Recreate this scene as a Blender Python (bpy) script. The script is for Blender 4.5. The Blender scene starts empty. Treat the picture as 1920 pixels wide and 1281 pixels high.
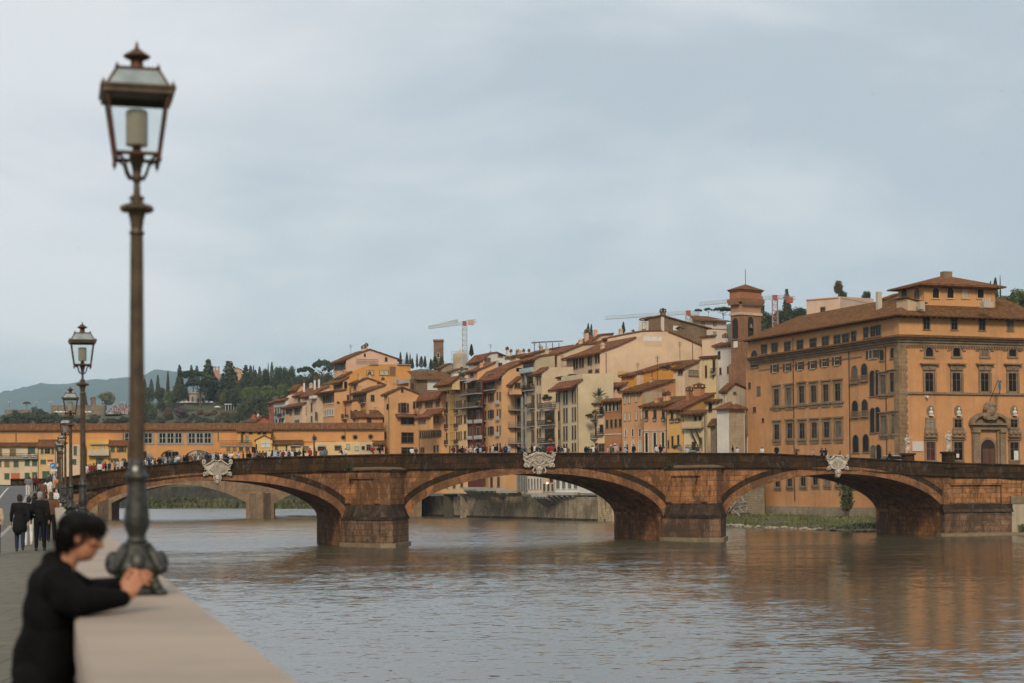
import bpy, bmesh, math, random
from mathutils import Vector, Matrix, noise as mnoise
R = math.radians
rnd = random.Random(11)
V = Vector
S = bpy.context.scene
C = S.collection

# ------------------------------------------------------------------ camera
HC = 6.9                       # eye height above the river surface
F_PX = 3200.0                  # focal length in photograph pixels (1920 wide)
PITCH, ROLL = 1.2, 0.45
CY0 = 911.0 - F_PX * math.tan(R(PITCH))
cam = bpy.data.cameras.new('camera')
camo = bpy.data.objects.new('camera', cam)
C.objects.link(camo)
CM = Matrix.Rotation(R(90 + PITCH), 3, 'X') @ Matrix.Rotation(R(-ROLL), 3, 'Z')
camo.matrix_world = Matrix.Translation((0, 0, HC)) @ CM.to_4x4()
cam.sensor_width = 36.0
cam.lens = F_PX / 1920 * 36
cam.shift_y = (CY0 - 640.5) / 1920
cam.clip_start = 0.3
cam.clip_end = 20000
cam.dof.use_dof = True
cam.dof.focus_distance = 215
cam.dof.aperture_fstop = 2.1
S.camera = camo
CR, CU, CF = CM @ V((1, 0, 0)), CM @ V((0, 1, 0)), CM @ V((0, 0, -1))
CP = V((0, 0, HC))

# ------------------------------------------------------------------ world, sun, exposure
SUN_AZ, SUN_EL = 185.0, 34.0
W = bpy.data.worlds.new('World')
S.world = W
W.use_nodes = True
wn = W.node_tree
for n in list(wn.nodes):
    wn.nodes.remove(n)
wo = wn.nodes.new('ShaderNodeOutputWorld')
sky = wn.nodes.new('ShaderNodeTexSky')
sky.sky_type = 'NISHITA'
sky.sun_disc = False
sky.sun_elevation = R(SUN_EL)
sky.sun_rotation = R(SUN_AZ)
bg1 = wn.nodes.new('ShaderNodeBackground')
bg1.inputs[1].default_value = 0.1
wn.links.new(sky.outputs[0], bg1.inputs[0])
tc = wn.nodes.new('ShaderNodeTexCoord')
mp = wn.nodes.new('ShaderNodeMapping')
mp.inputs['Scale'].default_value = (1.0, 1.0, 2.6)
mp.inputs['Location'].default_value = (0.35, 0.0, 0.2)
mp.inputs['Rotation'].default_value = (0.0, R(-14), 0.0)
wn.links.new(tc.outputs['Generated'], mp.inputs[0])
nz = wn.nodes.new('ShaderNodeTexNoise')
nz.inputs['Scale'].default_value = 3.6
nz.inputs['Detail'].default_value = 5
nz.inputs['Roughness'].default_value = 0.52
nz.inputs['Distortion'].default_value = 0.3
wn.links.new(mp.outputs[0], nz.inputs[0])
cr = wn.nodes.new('ShaderNodeValToRGB')
cr.color_ramp.elements[0].position = 0.22
cr.color_ramp.elements[0].color = (0.40, 0.455, 0.50, 1)
cr.color_ramp.elements[1].position = 0.76
cr.color_ramp.elements[1].color = (0.68, 0.69, 0.695, 1)
e = cr.color_ramp.elements.new(0.5)
e.color = (0.435, 0.485, 0.525, 1)
# the cloud deck is thinner and brighter towards the upper left (north-east)
dt = wn.nodes.new('ShaderNodeVectorMath')
dt.operation = 'DOT_PRODUCT'
dt.inputs[1].default_value = (-0.38, 0.0, 1.0)
wn.links.new(tc.outputs['Generated'], dt.inputs[0])
mr = wn.nodes.new('ShaderNodeMapRange')
for i_, v_ in ((1, -0.12), (2, 0.38), (3, -0.10), (4, 0.26)):
    mr.inputs[i_].default_value = v_
wn.links.new(dt.outputs['Value'], mr.inputs[0])
sm_ = wn.nodes.new('ShaderNodeMath')
wn.links.new(nz.outputs[0], sm_.inputs[0])
wn.links.new(mr.outputs[0], sm_.inputs[1])
wn.links.new(sm_.outputs[0], cr.inputs[0])
bg2 = wn.nodes.new('ShaderNodeBackground')
bg2.inputs[1].default_value = 1.0
wn.links.new(cr.outputs[0], bg2.inputs[0])
mx = wn.nodes.new('ShaderNodeMixShader')
mx.inputs[0].default_value = 0.9
wn.links.new(bg1.outputs[0], mx.inputs[1])
wn.links.new(bg2.outputs[0], mx.inputs[2])
wn.links.new(mx.outputs[0], wo.inputs[0])

sl = bpy.data.lights.new('sun', 'SUN')
sl.energy = 2.1
sl.angle = R(12)
sl.color = (1.0, 0.86, 0.66)
so = bpy.data.objects.new('sun', sl)
C.objects.link(so)
sdir = V((math.sin(R(SUN_AZ)) * math.cos(R(SUN_EL)), math.cos(R(SUN_AZ)) * math.cos(R(SUN_EL)), math.sin(R(SUN_EL))))
so.rotation_euler = sdir.to_track_quat('Z', 'Y').to_euler()
S.view_settings.view_transform = 'Standard'
S.view_settings.look = 'None'
S.view_settings.exposure = 0.30
S.view_settings.gamma = 1.0
S.cycles.use_denoising = True
S.cycles.max_bounces = 6
S.cycles.diffuse_bounces = 3
S.cycles.glossy_bounces = 3
S.cycles.transparent_max_bounces = 12
S.cycles.volume_bounces = 2
S.cycles.caustics_reflective = False
S.cycles.caustics_refractive = False

# ------------------------------------------------------------------ photogrammetry helpers
def ray(px, py):
    return (CF + CR * ((px - 960) / F_PX) + CU * ((CY0 - py) / F_PX))
def atY(px, py, Y):
    d = ray(px, py)
    return CP + d * (Y / d.y)
def atZ(px, py, z):
    d = ray(px, py)
    return CP + d * ((z - HC) / d.z)
def hit(px, py, p0, n):
    d = ray(px, py)
    return CP + d * ((p0 - CP).dot(n) / d.dot(n))
def lerp(a, b, t):
    return a + (b - a) * t
def interp(pts, x):
    if x <= pts[0][0]: return pts[0][1]
    for (a, b), (c, d) in zip(pts, pts[1:]):
        if x <= c: return b + (d - b) * (x - a) / (c - a)
    return pts[-1][1]
def sstep(a, b, x):
    t = max(0, min(1, (x - a) / (b - a)))
    return t * t * (3 - 2 * t)

# ------------------------------------------------------------------ materials
def newmat(name):
    m = bpy.data.materials.new(name)
    m.use_nodes = True
    nt = m.node_tree
    b = nt.nodes['Principled BSDF']
    return m, nt, b
def nd(nt, typ, **kw):
    n = nt.nodes.new(typ)
    for k, v in kw.items():
        if k.startswith('_'):
            setattr(n, k[1:], v)
        else:
            n.inputs[k.replace('__', ' ')].default_value = v
    return n
def lk(nt, a, b):
    nt.links.new(a, b)
def c4(c): return (c[0], c[1], c[2], 1)
def mixc(nt, fac, a, b, mode='MIX'):
    n = nt.nodes.new('ShaderNodeMix')
    n.data_type = 'RGBA'
    n.blend_type = mode
    for sock, v in ((n.inputs[0], fac), (n.inputs[6], a), (n.inputs[7], b)):
        if hasattr(v, 'node'): nt.links.new(v, sock)
        elif isinstance(v, (int, float)): sock.default_value = v
        else: sock.default_value = c4(v)
    return n.outputs[2]
def noise(nt, vec, scale, sc=(1, 1, 1), detail=5, rough=.6, dist=0.0):
    m = nt.nodes.new('ShaderNodeMapping')
    m.inputs['Scale'].default_value = sc
    nt.links.new(vec, m.inputs[0])
    n = nt.nodes.new('ShaderNodeTexNoise')
    n.inputs['Scale'].default_value = scale
    n.inputs['Detail'].default_value = detail
    n.inputs['Roughness'].default_value = rough
    n.inputs['Distortion'].default_value = dist
    nt.links.new(m.outputs[0], n.inputs[0])
    return n.outputs[0]
def ramp(nt, fac, p0, p1, v0=0.0, v1=1.0):
    n = nt.nodes.new('ShaderNodeMapRange')
    n.inputs[1].default_value = p0
    n.inputs[2].default_value = p1
    n.inputs[3].default_value = v0
    n.inputs[4].default_value = v1
    nt.links.new(fac, n.inputs[0])
    return n.outputs[0]
def bump(nt, b, h, strength=.3, dist=.05):
    n = nt.nodes.new('ShaderNodeBump')
    n.inputs['Strength'].default_value = strength
    n.inputs['Distance'].default_value = dist
    nt.links.new(h, n.inputs['Height'])
    nt.links.new(n.outputs[0], b.inputs['Normal'])
def uvout(nt):
    return nt.nodes.new('ShaderNodeUVMap').outputs[0]
def objout(nt, which='Object'):
    return nt.nodes.new('ShaderNodeTexCoord').outputs[which]
MC = {}
def sc(c, k): return tuple(x * k for x in c)

def plaster(c, stain=.5):
    key = ('pl', tuple(round(x, 3) for x in c), stain)
    if key in MC: return MC[key]
    m, nt, b = newmat('plaster')
    uv = uvout(nt)
    g = sum(c) / 3
    dirt = tuple(lerp(x, g, .45) * .5 for x in c)
    pale = tuple(lerp(x, .75, .22) for x in c)
    n1 = ramp(nt, noise(nt, uv, .22, detail=7, rough=.65), .35, .7)
    n2 = ramp(nt, noise(nt, uv, .7, (1.4, .09, 1), detail=5, rough=.7), .5, .8)
    n3 = ramp(nt, noise(nt, uv, .9, detail=8, rough=.75), .52, .75)
    col = mixc(nt, n1, sc(c, 1.06), sc(c, .80))
    col = mixc(nt, ramp(nt, n3, 0, 1, 0, .5 * stain), col, pale)
    col = mixc(nt, ramp(nt, n2, 0, 1, 0, .75 * stain), col, dirt)
    lk(nt, col, b.inputs['Base Color'])
    b.inputs['Roughness'].default_value = .92
    b.inputs['Specular IOR Level'].default_value = .15
    bump(nt, b, noise(nt, uv, 5, detail=6), .25, .04)
    MC[key] = m
    return m

def masonry(name, c1, c2, mort, bw, bh, stain=(.05, .03, .02), samt=.7, ms=.02, streak=True, bmp=.5):
    key = ('ms', name)
    if key in MC: return MC[key]
    m, nt, b = newmat(name)
    uv = uvout(nt)
    mpn = nt.nodes.new('ShaderNodeMapping')
    lk(nt, uv, mpn.inputs[0])
    br = nd(nt, 'ShaderNodeTexBrick', Scale=1.0)
    br.inputs['Color1'].default_value = c4(c1)
    br.inputs['Color2'].default_value = c4(c2)
    br.inputs['Mortar'].default_value = c4(mort)
    br.inputs['Mortar Size'].default_value = ms
    br.inputs['Mortar Smooth'].default_value = .3
    br.inputs['Brick Width'].default_value = bw
    br.inputs['Row Height'].default_value = bh
    br.inputs['Bias'].default_value = -.1
    # wobble the joints a little
    nv = nt.nodes.new('ShaderNodeTexNoise')
    nv.inputs['Scale'].default_value = 1.2
    lk(nt, uv, nv.inputs[0])
    vm = nt.nodes.new('ShaderNodeVectorMath')
    vm.operation = 'SCALE'
    vm.inputs['Scale'].default_value = bh * .35
    lk(nt, nv.outputs[1], vm.inputs[0])
    va = nt.nodes.new('ShaderNodeVectorMath')
    lk(nt, mpn.outputs[0], va.inputs[0])
    lk(nt, vm.outputs[0], va.inputs[1])
    lk(nt, va.outputs[0], br.inputs[0])
    n1 = ramp(nt, noise(nt, uv, .35, detail=8, rough=.72), .38, .68)
    n2 = ramp(nt, noise(nt, uv, .8, (1.15, .30, 1), detail=8, rough=.75, dist=.5), .48, .66)
    n3 = ramp(nt, noise(nt, uv, 1.6, detail=8, rough=.8), .56, .74)
    col = mixc(nt, ramp(nt, n1, 0, 1, 0, .55), br.outputs[0], sc(c1, .55))
    col = mixc(nt, ramp(nt, n3, 0, 1, 0, .4), col, tuple(lerp(x, .5, .3) for x in c1))
    if streak:
        col = mixc(nt, ramp(nt, n2, 0, 1, 0, samt), col, stain)
        n4 = ramp(nt, noise(nt, uv, .30, (.9, .75, 1), detail=10, rough=.74, dist=.5), .47, .57)
        col = mixc(nt, ramp(nt, n4, 0, 1, 0, samt * .95), col, tuple(lerp(a_, b_, .22) for a_, b_ in zip(stain, c1)))
        n5 = ramp(nt, noise(nt, uv, .8, (1.6, .6, 1), detail=9, rough=.8, dist=.5), .54, .62)
        col = mixc(nt, ramp(nt, n5, 0, 1, 0, samt * .3), col, tuple(lerp(x, .42, .35) for x in c1))
    lk(nt, col, b.inputs['Base Color'])
    b.inputs['Roughness'].default_value = .93
    b.inputs['Specular IOR Level'].default_value = .15
    h = nt.nodes.new('ShaderNodeMath')
    h.operation = 'SUBTRACT'
    lk(nt, noise(nt, uv, 3, detail=8, rough=.75), h.inputs[0])
    lk(nt, br.outputs[1], h.inputs[1])
    bump(nt, b, h.outputs[0], bmp, .08)
    MC[key] = m
    return m

def tile(c=(.24, .12, .075), name='roof_tile'):
    key = ('tile', tuple(c))
    if key in MC: return MC[key]
    m, nt, b = newmat(name)
    uv = uvout(nt)
    br = nd(nt, 'ShaderNodeTexBrick', Scale=1.0)
    br.offset = 0.0
    br.inputs['Color1'].default_value = c4(sc(c, 1.25))
    br.inputs['Color2'].default_value = c4(sc(c, .6))
    br.inputs['Mortar'].default_value = c4(sc(c, .25))
    br.inputs['Mortar Size'].default_value = .045
    br.inputs['Mortar Smooth'].default_value = .6
    br.inputs['Brick Width'].default_value = .42
    br.inputs['Row Height'].default_value = .5
    lk(nt, uv, br.inputs[0])
    n1 = ramp(nt, noise(nt, uv, .5, detail=8, rough=.75), .4, .7)
    n2 = ramp(nt, noise(nt, uv, 1.7, detail=8, rough=.8), .5, .75)
    col = mixc(nt, ramp(nt, n1, 0, 1, 0, .55), br.outputs[0], (.10, .058, .032))
    col = mixc(nt, ramp(nt, n2, 0, 1, 0, .45), col, (.30, .20, .115))
    lk(nt, col, b.inputs['Base Color'])
    b.inputs['Roughness'].default_value = .95
    b.inputs['Specular IOR Level'].default_value = .05
    w = nd(nt, 'ShaderNodeTexWave', Scale=2.39)
    w.wave_type = 'BANDS'
    w.bands_direction = 'X'
    lk(nt, uv, w.inputs[0])
    bump(nt, b, w.outputs[1], .8, .12)
    MC[key] = m
    return m

def flat(name, c, rough=.6, metal=0.0, var=.25, scale=3.0, spec=.4, bmp=0.0):
    key = ('fl', name, tuple(c))
    if key in MC: return MC[key]
    m, nt, b = newmat(name)
    o = objout(nt)
    n = ramp(nt, noise(nt, o, scale, detail=6), .3, .7)
    lk(nt, mixc(nt, n, sc(c, 1 + var * .5), sc(c, 1 - var)), b.inputs['Base Color'])
    b.inputs['Roughness'].default_value = rough
    b.inputs['Metallic'].default_value = metal
    b.inputs['Specular IOR Level'].default_value = spec
    if bmp:
        bump(nt, b, noise(nt, o, scale * 4, detail=6), bmp, .02)
    MC[key] = m
    return m

def foliage(name, dark, light):
    key = ('fo', name)
    if key in MC: return MC[key]
    m, nt, b = newmat(name)
    o = objout(nt, 'Generated')
    oi = nt.nodes.new('ShaderNodeObjectInfo')
    n = ramp(nt, noise(nt, o, 5, detail=4, rough=.7), .36, .66)
    col = mixc(nt, n, dark, light)
    hv = nt.nodes.new('ShaderNodeHueSaturation')
    lk(nt, ramp(nt, oi.outputs['Random'], 0, 1, .7, 1.25), hv.inputs['Value'])
    lk(nt, ramp(nt, oi.outputs['Random'], 0, 1, .485, .51), hv.inputs['Hue'])
    lk(nt, col, hv.inputs['Color'])
    lk(nt, hv.outputs[0], b.inputs['Base Color'])
    b.inputs['Roughness'].default_value = .7
    b.inputs['Specular IOR Level'].default_value = .2
    MC[key] = m
    return m

GLASS = flat('window_glass', (.018, .013, .009), .3, var=.8, scale=.35, spec=.12)
PANES = [GLASS] * 7 + [flat('window_glass_brown', (.035, .024, .015), .35, var=.7, scale=.5, spec=.12)] * 3 + [flat('window_curtain', (.15, .12, .08), .5, var=.6, scale=.6, spec=.1)]
STONE = masonry('grey_stone_trim', (.30, .205, .125), (.255, .175, .105), (.17, .12, .075), 1.2, .5, samt=.35, ms=.01, bmp=.3)
WOODF = flat('window_frame', (.16, .11, .07), .7)
SHUT = flat('brown_shutter', (.075, .04, .025), .8)
SHUTG = flat('green_shutter', (.035, .09, .055), .8)
SHUTO = flat('olive_shutter', (.16, .125, .04), .8)
WHITEP = flat('white_paint', (.62, .60, .56), .7)
IRON = flat('black_iron', (.025, .025, .025), .6, .3)
GREYSLAB = flat('grey_slab', (.28, .26, .23), .85, scale=1)
PIPE = flat('copper_pipe', (.06, .04, .03), .6, .2)
TILE = tile((.34, .15, .065))
TILER = tile((.33, .135, .07))
TILED = tile((.27, .125, .05))

# ------------------------------------------------------------------ mesh builder
ORG = {}
class MB:
    def __init__(s):
        s.v, s.f = [], []
    def poly(s, pts):
        i = len(s.v)
        s.v += [V(p) for p in pts]
        s.f.append(list(range(i, i + len(pts))))
    def mesh(s, vs, fs):
        i = len(s.v)
        s.v += [V(p) for p in vs]
        s.f += [[k + i for k in f] for f in fs]
    def prism(s, pts, ext):
        ext = V(ext)
        n = len(pts)
        a = [V(p) for p in pts]
        vs = a + [p + ext for p in a]
        nn = V((0, 0, 0))
        for k in range(n):
            nn += a[k].cross(a[(k + 1) % n])
        fl = nn.dot(ext) > 0
        fs = [list(range(n)), list(range(2 * n - 1, n - 1, -1))]
        for k in range(n):
            k2 = (k + 1) % n
            fs.append([k2, k, n + k, n + k2])
        if fl:
            fs = [f[::-1] for f in fs]
        s.mesh(vs, fs)
    def obox(s, c, ax, ay, az, hx, hy, hz):
        c, ax, ay, az = V(c), V(ax), V(ay), V(az)
        vs = [c + ax * (hx * i) + ay * (hy * j) + az * (hz * k) for i in (-1, 1) for j in (-1, 1) for k in (-1, 1)]
        fs = [[0, 1, 3, 2], [4, 6, 7, 5], [0, 4, 5, 1], [2, 3, 7, 6], [0, 2, 6, 4], [1, 5, 7, 3]]
        if ax.cross(ay).dot(az) < 0: fs = [f[::-1] for f in fs]
        s.mesh(vs, fs)
    def box(s, a, b):
        a, b = V(a), V(b)
        s.obox((a + b) / 2, (1, 0, 0), (0, 1, 0), (0, 0, 1), abs(b.x - a.x) / 2, abs(b.y - a.y) / 2, abs(b.z - a.z) / 2)
    def tube(s, pts, rs, seg=8, caps=True):
        pts = [V(p) for p in pts]
        if not isinstance(rs, (list, tuple)): rs = [rs] * len(pts)
        rings = []
        prev = None
        for i, p in enumerate(pts):
            t = (pts[min(i + 1, len(pts) - 1)] - pts[max(i - 1, 0)])
            if t.length < 1e-9: t = V((0, 0, 1))
            t.normalize()
            if prev is None:
                up = V((0, 0, 1)) if abs(t.z) < .9 else V((1, 0, 0))
                a = t.cross(up).normalized()
            else:
                a = (prev - t * prev.dot(t)).normalized()
            prev = a
            b = t.cross(a)
            rings.append([p + (a * math.cos(6.28318 * k / seg) + b * math.sin(6.28318 * k / seg)) * rs[i] for k in range(seg)])
        vs = [v for r in rings for v in r]
        fs = []
        for i in range(len(pts) - 1):
            for k in range(seg):
                k2 = (k + 1) % seg
                fs.append([i * seg + k, i * seg + k2, (i + 1) * seg + k2, (i + 1) * seg + k])
        if caps:
            fs.append(list(range(seg - 1, -1, -1)))
            fs.append([(len(pts) - 1) * seg + k for k in range(seg)])
        s.mesh(vs, fs)
    def lathe(s, prof, c=(0, 0, 0), seg=16, rot=0.0, axis=None):
        c = V(c)
        vs, fs = [], []
        for r, z in prof:
            for k in range(seg):
                a = rot + 6.283185 * k / seg
                vs.append(c + V((r * math.cos(a), r * math.sin(a), z)))
        for i in range(len(prof) - 1):
            for k in range(seg):
                k2 = (k + 1) % seg
                fs.append([i * seg + k, i * seg + k2, (i + 1) * seg + k2, (i + 1) * seg + k])
        fs.append(list(range(seg - 1, -1, -1)))
        fs.append([(len(prof) - 1) * seg + k for k in range(seg)])
        s.mesh(vs, fs)
    def ball(s, c, r, seg=10, rings=7, rot=None):
        c = V(c)
        if not isinstance(r, (tuple, list)): r = (r, r, r)
        vs, fs = [], []
        for i in range(rings + 1):
            th = math.pi * i / rings
            for k in range(seg):
                a = 6.283185 * k / seg
                p = V((r[0] * math.sin(th) * math.cos(a), r[1] * math.sin(th) * math.sin(a), -r[2] * math.cos(th)))
                if rot is not None: p = rot @ p
                vs.append(c + p)
        for i in range(rings):
            for k in range(seg):
                k2 = (k + 1) % seg
                fs.append([i * seg + k, i * seg + k2, (i + 1) * seg + k2, (i + 1) * seg + k])
        s.mesh(vs, fs)
    def data(s, name, org=V((0, 0, 0)), smooth=False, uv=True):
        me = bpy.data.meshes.new(name)
        me.from_pydata([p - org for p in s.v], [], s.f)
        if uv:
            ul = me.uv_layers.new(name='UVMap')
            buf = [0.0] * (2 * len(me.loops))
            for p in me.polygons:
                n = p.normal
                if abs(n.z) > .96:
                    a, b = V((1, 0, 0)), V((0, 1, 0))
                else:
                    a = V((-n.y, n.x, 0)).normalized()
                    b = n.cross(a)
                for li in p.loop_indices:
                    co = me.vertices[me.loops[li].vertex_index].co + org
                    buf[2 * li] = co.dot(a)
                    buf[2 * li + 1] = co.dot(b)
            ul.data.foreach_set('uv', buf)
        if smooth:
            me.polygons.foreach_set('use_smooth', [True] * len(me.polygons))
        me.update()
        return me
    def build(s, name, mat, parent=None, org=None, smooth=False, uv=True):
        o0 = ORG.get(parent.name, V((0, 0, 0))) if parent else (V(org) if org is not None else V((0, 0, 0)))
        me = s.data(name, o0, smooth, uv)
        if mat: me.materials.append(mat)
        o = bpy.data.objects.new(name, me)
        C.objects.link(o)
        if parent: o.parent = parent
        else: o.location = o0
        ORG[o.name] = o0
        return o

LABELS = {}
def tag(o, label=None, cat=None, group=None, kind=None):
    if label: o['label'] = label
    if cat: o['category'] = cat
    if group: o['group'] = group
    if kind: o['kind'] = kind
    return o
def empty(name, loc, label=None, cat=None, group=None):
    o = bpy.data.objects.new(name, None)
    o.empty_display_size = .3
    C.objects.link(o)
    o.location = loc
    ORG[o.name] = V(loc)
    return tag(o, label, cat, group)
def copy_tree(o, parent=None):
    c = o.copy()
    C.objects.link(c)
    if parent: c.parent = parent
    for ch in o.children:
        copy_tree(ch, c)
    return c
ORD = ['leftmost'] + [x + '-from-left' for x in ('second', 'third', 'fourth', 'fifth', 'sixth', 'seventh', 'eighth', 'ninth', 'tenth', 'eleventh', 'twelfth')]

# ------------------------------------------------------------------ lungarno frame
LS = -0.27                         # slope of the quay direction (dX/dY)
LD = V((LS, 1, 0)).normalized()    # along the quay, away from the camera
LR = V((LD.y, -LD.x, 0))           # towards the river
PT = HC - .64                      # parapet top
ZW = HC - 1.85                     # pavement
def zroad(Y): return ZW + (7.45 - ZW) * sstep(85, 188, Y)
def lq(q, Y, z=0.0):               # q measured across the quay in X
    return V((LS * Y + q, Y, z))

# ================================================================== SETTING
# ground sheet, river, far hills
gm = flat('earth', (.09, .08, .055), .95, scale=.05)
g = MB()
g.poly([(-9000, -2000, -1.6), (9000, -2000, -1.6), (9000, 12000, -1.6), (-9000, 12000, -1.6)])
tag(g.build('ground', gm), kind='structure')

m, nt, b = newmat('river_water')
o = objout(nt)
b.inputs['Base Color'].default_value = (.070, .060, .038, 1)
b.inputs['Roughness'].default_value = .06
b.inputs['IOR'].default_value = 2.3
sx = nt.nodes.new('ShaderNodeSeparateXYZ')
lk(nt, o, sx.inputs[0])
lee = nt.nodes.new('ShaderNodeMath')          # the water in the lee of the right bank is calmer
lee.operation = 'MULTIPLY_ADD'
lk(nt, sx.outputs[1], lee.inputs[0])
lee.inputs[1].default_value = -.1
lk(nt, sx.outputs[0], lee.inputs[2])
calm = ramp(nt, lee.outputs[0], -2, 9, 1.0, .5)
wob = nt.nodes.new('ShaderNodeMath')
wob.operation = 'MULTIPLY_ADD'
lk(nt, noise(nt, o, .022, (.5, 1.6, 1), detail=5, rough=.62, dist=.4), wob.inputs[0])
wob.inputs[1].default_value = 120
lk(nt, sx.outputs[1], wob.inputs[2])
zr = nt.nodes.new('ShaderNodeValToRGB')      # calm and ruffled reaches along the river
zr.color_ramp.elements[0].position = .0
zr.color_ramp.elements[0].color = (.75, .75, .75, 1)
zr.color_ramp.elements[1].position = 1.0
zr.color_ramp.elements[1].color = (1, 1, 1, 1)
for p_, v_ in ((.30, .85), (.36, .5), (.44, .5), (.50, 1.0)):
    e = zr.color_ramp.elements.new(p_)
    e.color = (v_, v_, v_, 1)
lk(nt, ramp(nt, wob.outputs[0], 0, 500), zr.inputs[0])
amt = nt.nodes.new('ShaderNodeMath')
amt.operation = 'MULTIPLY'
lk(nt, calm, amt.inputs[0])
gust = nt.nodes.new('ShaderNodeMath')
gust.operation = 'MULTIPLY'
lk(nt, zr.outputs[0], gust.inputs[0])
lk(nt, ramp(nt, noise(nt, o, .12, (.6, 1.4, 1), detail=9, rough=.72, dist=.3), .34, .60, .45, 1.25), gust.inputs[1])
lk(nt, gust.outputs[0], amt.inputs[1])
far = nt.nodes.new('ShaderNodeMath')          # wind-ruffled reach under and before the bridge
far.operation = 'MULTIPLY'
lk(nt, ramp(nt, sx.outputs[1], 125, 175, 0, 1), far.inputs[0])
lk(nt, amt.outputs[0], far.inputs[1])
lk(nt, ramp(nt, far.outputs[0], .15, .9, .09, .17), b.inputs['Roughness'])
def nvec(scale, sc, detail):
    mm = nt.nodes.new('ShaderNodeMapping')
    mm.inputs['Scale'].default_value = sc
    lk(nt, o, mm.inputs[0])
    q = nt.nodes.new('ShaderNodeTexNoise')
    q.inputs['Scale'].default_value = scale
    q.inputs['Detail'].default_value = detail
    q.inputs['Roughness'].default_value = .6
    q.inputs['Distortion'].default_value = .3
    lk(nt, mm.outputs[0], q.inputs[0])
    v1 = nt.nodes.new('ShaderNodeVectorMath')
    v1.operation = 'SUBTRACT'
    lk(nt, q.outputs[1], v1.inputs[0])
    v1.inputs[1].default_value = (.5, .5, .5)
    return v1.outputs[0]
va = nt.nodes.new('ShaderNodeVectorMath')
lk(nt, nvec(5.5, (.5, 1.0, 1), 3), va.inputs[0])
lk(nt, nvec(1.9, (.45, 1.1, 1), 2), va.inputs[1])
vs_ = nt.nodes.new('ShaderNodeVectorMath')
vs_.operation = 'MULTIPLY'
lk(nt, va.outputs[0], vs_.inputs[0])
vs_.inputs[1].default_value = (.26, .42, 0)
v2 = nt.nodes.new('ShaderNodeVectorMath')
v2.operation = 'SCALE'
lk(nt, vs_.outputs[0], v2.inputs[0])
lk(nt, amt.outputs[0], v2.inputs['Scale'])
v3 = nt.nodes.new('ShaderNodeVectorMath')
lk(nt, v2.outputs[0], v3.inputs[0])
bi = nt.nodes.new('ShaderNodeCombineXYZ')     # wind waves lean: their long faces look down-river
bm = nt.nodes.new('ShaderNodeMath')
bm.operation = 'MULTIPLY'
lk(nt, amt.outputs[0], bm.inputs[0])
bm.inputs[1].default_value = -.078
bf = nt.nodes.new('ShaderNodeMath')
bf.operation = 'MULTIPLY_ADD'
lk(nt, far.outputs[0], bf.inputs[0])
bf.inputs[1].default_value = -.012
lk(nt, bm.outputs[0], bf.inputs[2])
lk(nt, bf.outputs[0], bi.inputs[1])
bi.inputs[2].default_value = 1
lk(nt, bi.outputs[0], v3.inputs[1])
v4 = nt.nodes.new('ShaderNodeVectorMath')
v4.operation = 'NORMALIZE'
lk(nt, v3.outputs[0], v4.inputs[0])
lk(nt, v4.outputs[0], b.inputs['Normal'])
WATER = m
g = MB()
g.poly([(-400, -60, 0), (420, -60, 0), (420, 640, 0), (-400, 640, 0)])
tag(g.build('river', WATER), kind='structure')

# hill behind the city: one height field
crest = [(-150, 785), (0, 778), (110, 768), (235, 768), (280, 752), (330, 738), (430, 722), (520, 722), (600, 716), (680, 705), (760, 690), (900, 690), (1050, 672),
         (1250, 655), (1320, 620), (1400, 600), (1500, 582), (1600, 590), (1750, 590), (1850, 575), (2100, 570)]
def hillz(X, Y):
    px = 960 + F_PX * X / max(Y, 1)
    Yc = interp([(500, 980), (800, 900), (1200, 800), (1600, 720)], px)
    Y0 = interp([(500, 690), (760, 640), (1200, 470), (1700, 420)], px)
    zc = HC + (911 - interp(crest, px)) * Yc / F_PX
    t = (Y - Y0) / (Yc - Y0)
    z = 5.0 + (zc - 5.0) * (max(0, min(1, t)) ** 1.15) if t > 0 else -1.4
    if t > 1: z += (Y - Yc) * .01
    return z + 1.2 * mnoise.noise(V((X * .02, Y * .02, 0)))
vs, fs = [], []
NX, NY = 90, 40
for j in range(NY + 1):
    Y = 420 + (1500 - 420) * (j / NY) ** 1.25
    for i in range(NX + 1):
        px = -350 + 2700 * i / NX
        X = (px - 960) * Y / F_PX
        vs.append((X, Y, hillz(X, Y)))
for j in range(NY):
    for i in range(NX):
        a = j * (NX + 1) + i
        fs.append([a, a + 1, a + NX + 2, a + NX + 1])
m, nt, b = newmat('hill_grass')
o = objout(nt)
n1 = ramp(nt, noise(nt, o, .03, detail=7, rough=.7), .4, .65)
n2 = ramp(nt, noise(nt, o, .12, detail=6, rough=.7), .5, .7)
col = mixc(nt, n1, (.035, .045, .018), (.075, .072, .03))
col = mixc(nt, ramp(nt, n2, 0, 1, 0, .6), col, (.12, .09, .048))
lk(nt, col, b.inputs['Base Color'])
b.inputs['Roughness'].default_value = .95
g = MB()
g.mesh(vs, fs)
tag(g.build('hillside', m, smooth=True, uv=False), kind='structure')

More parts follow.
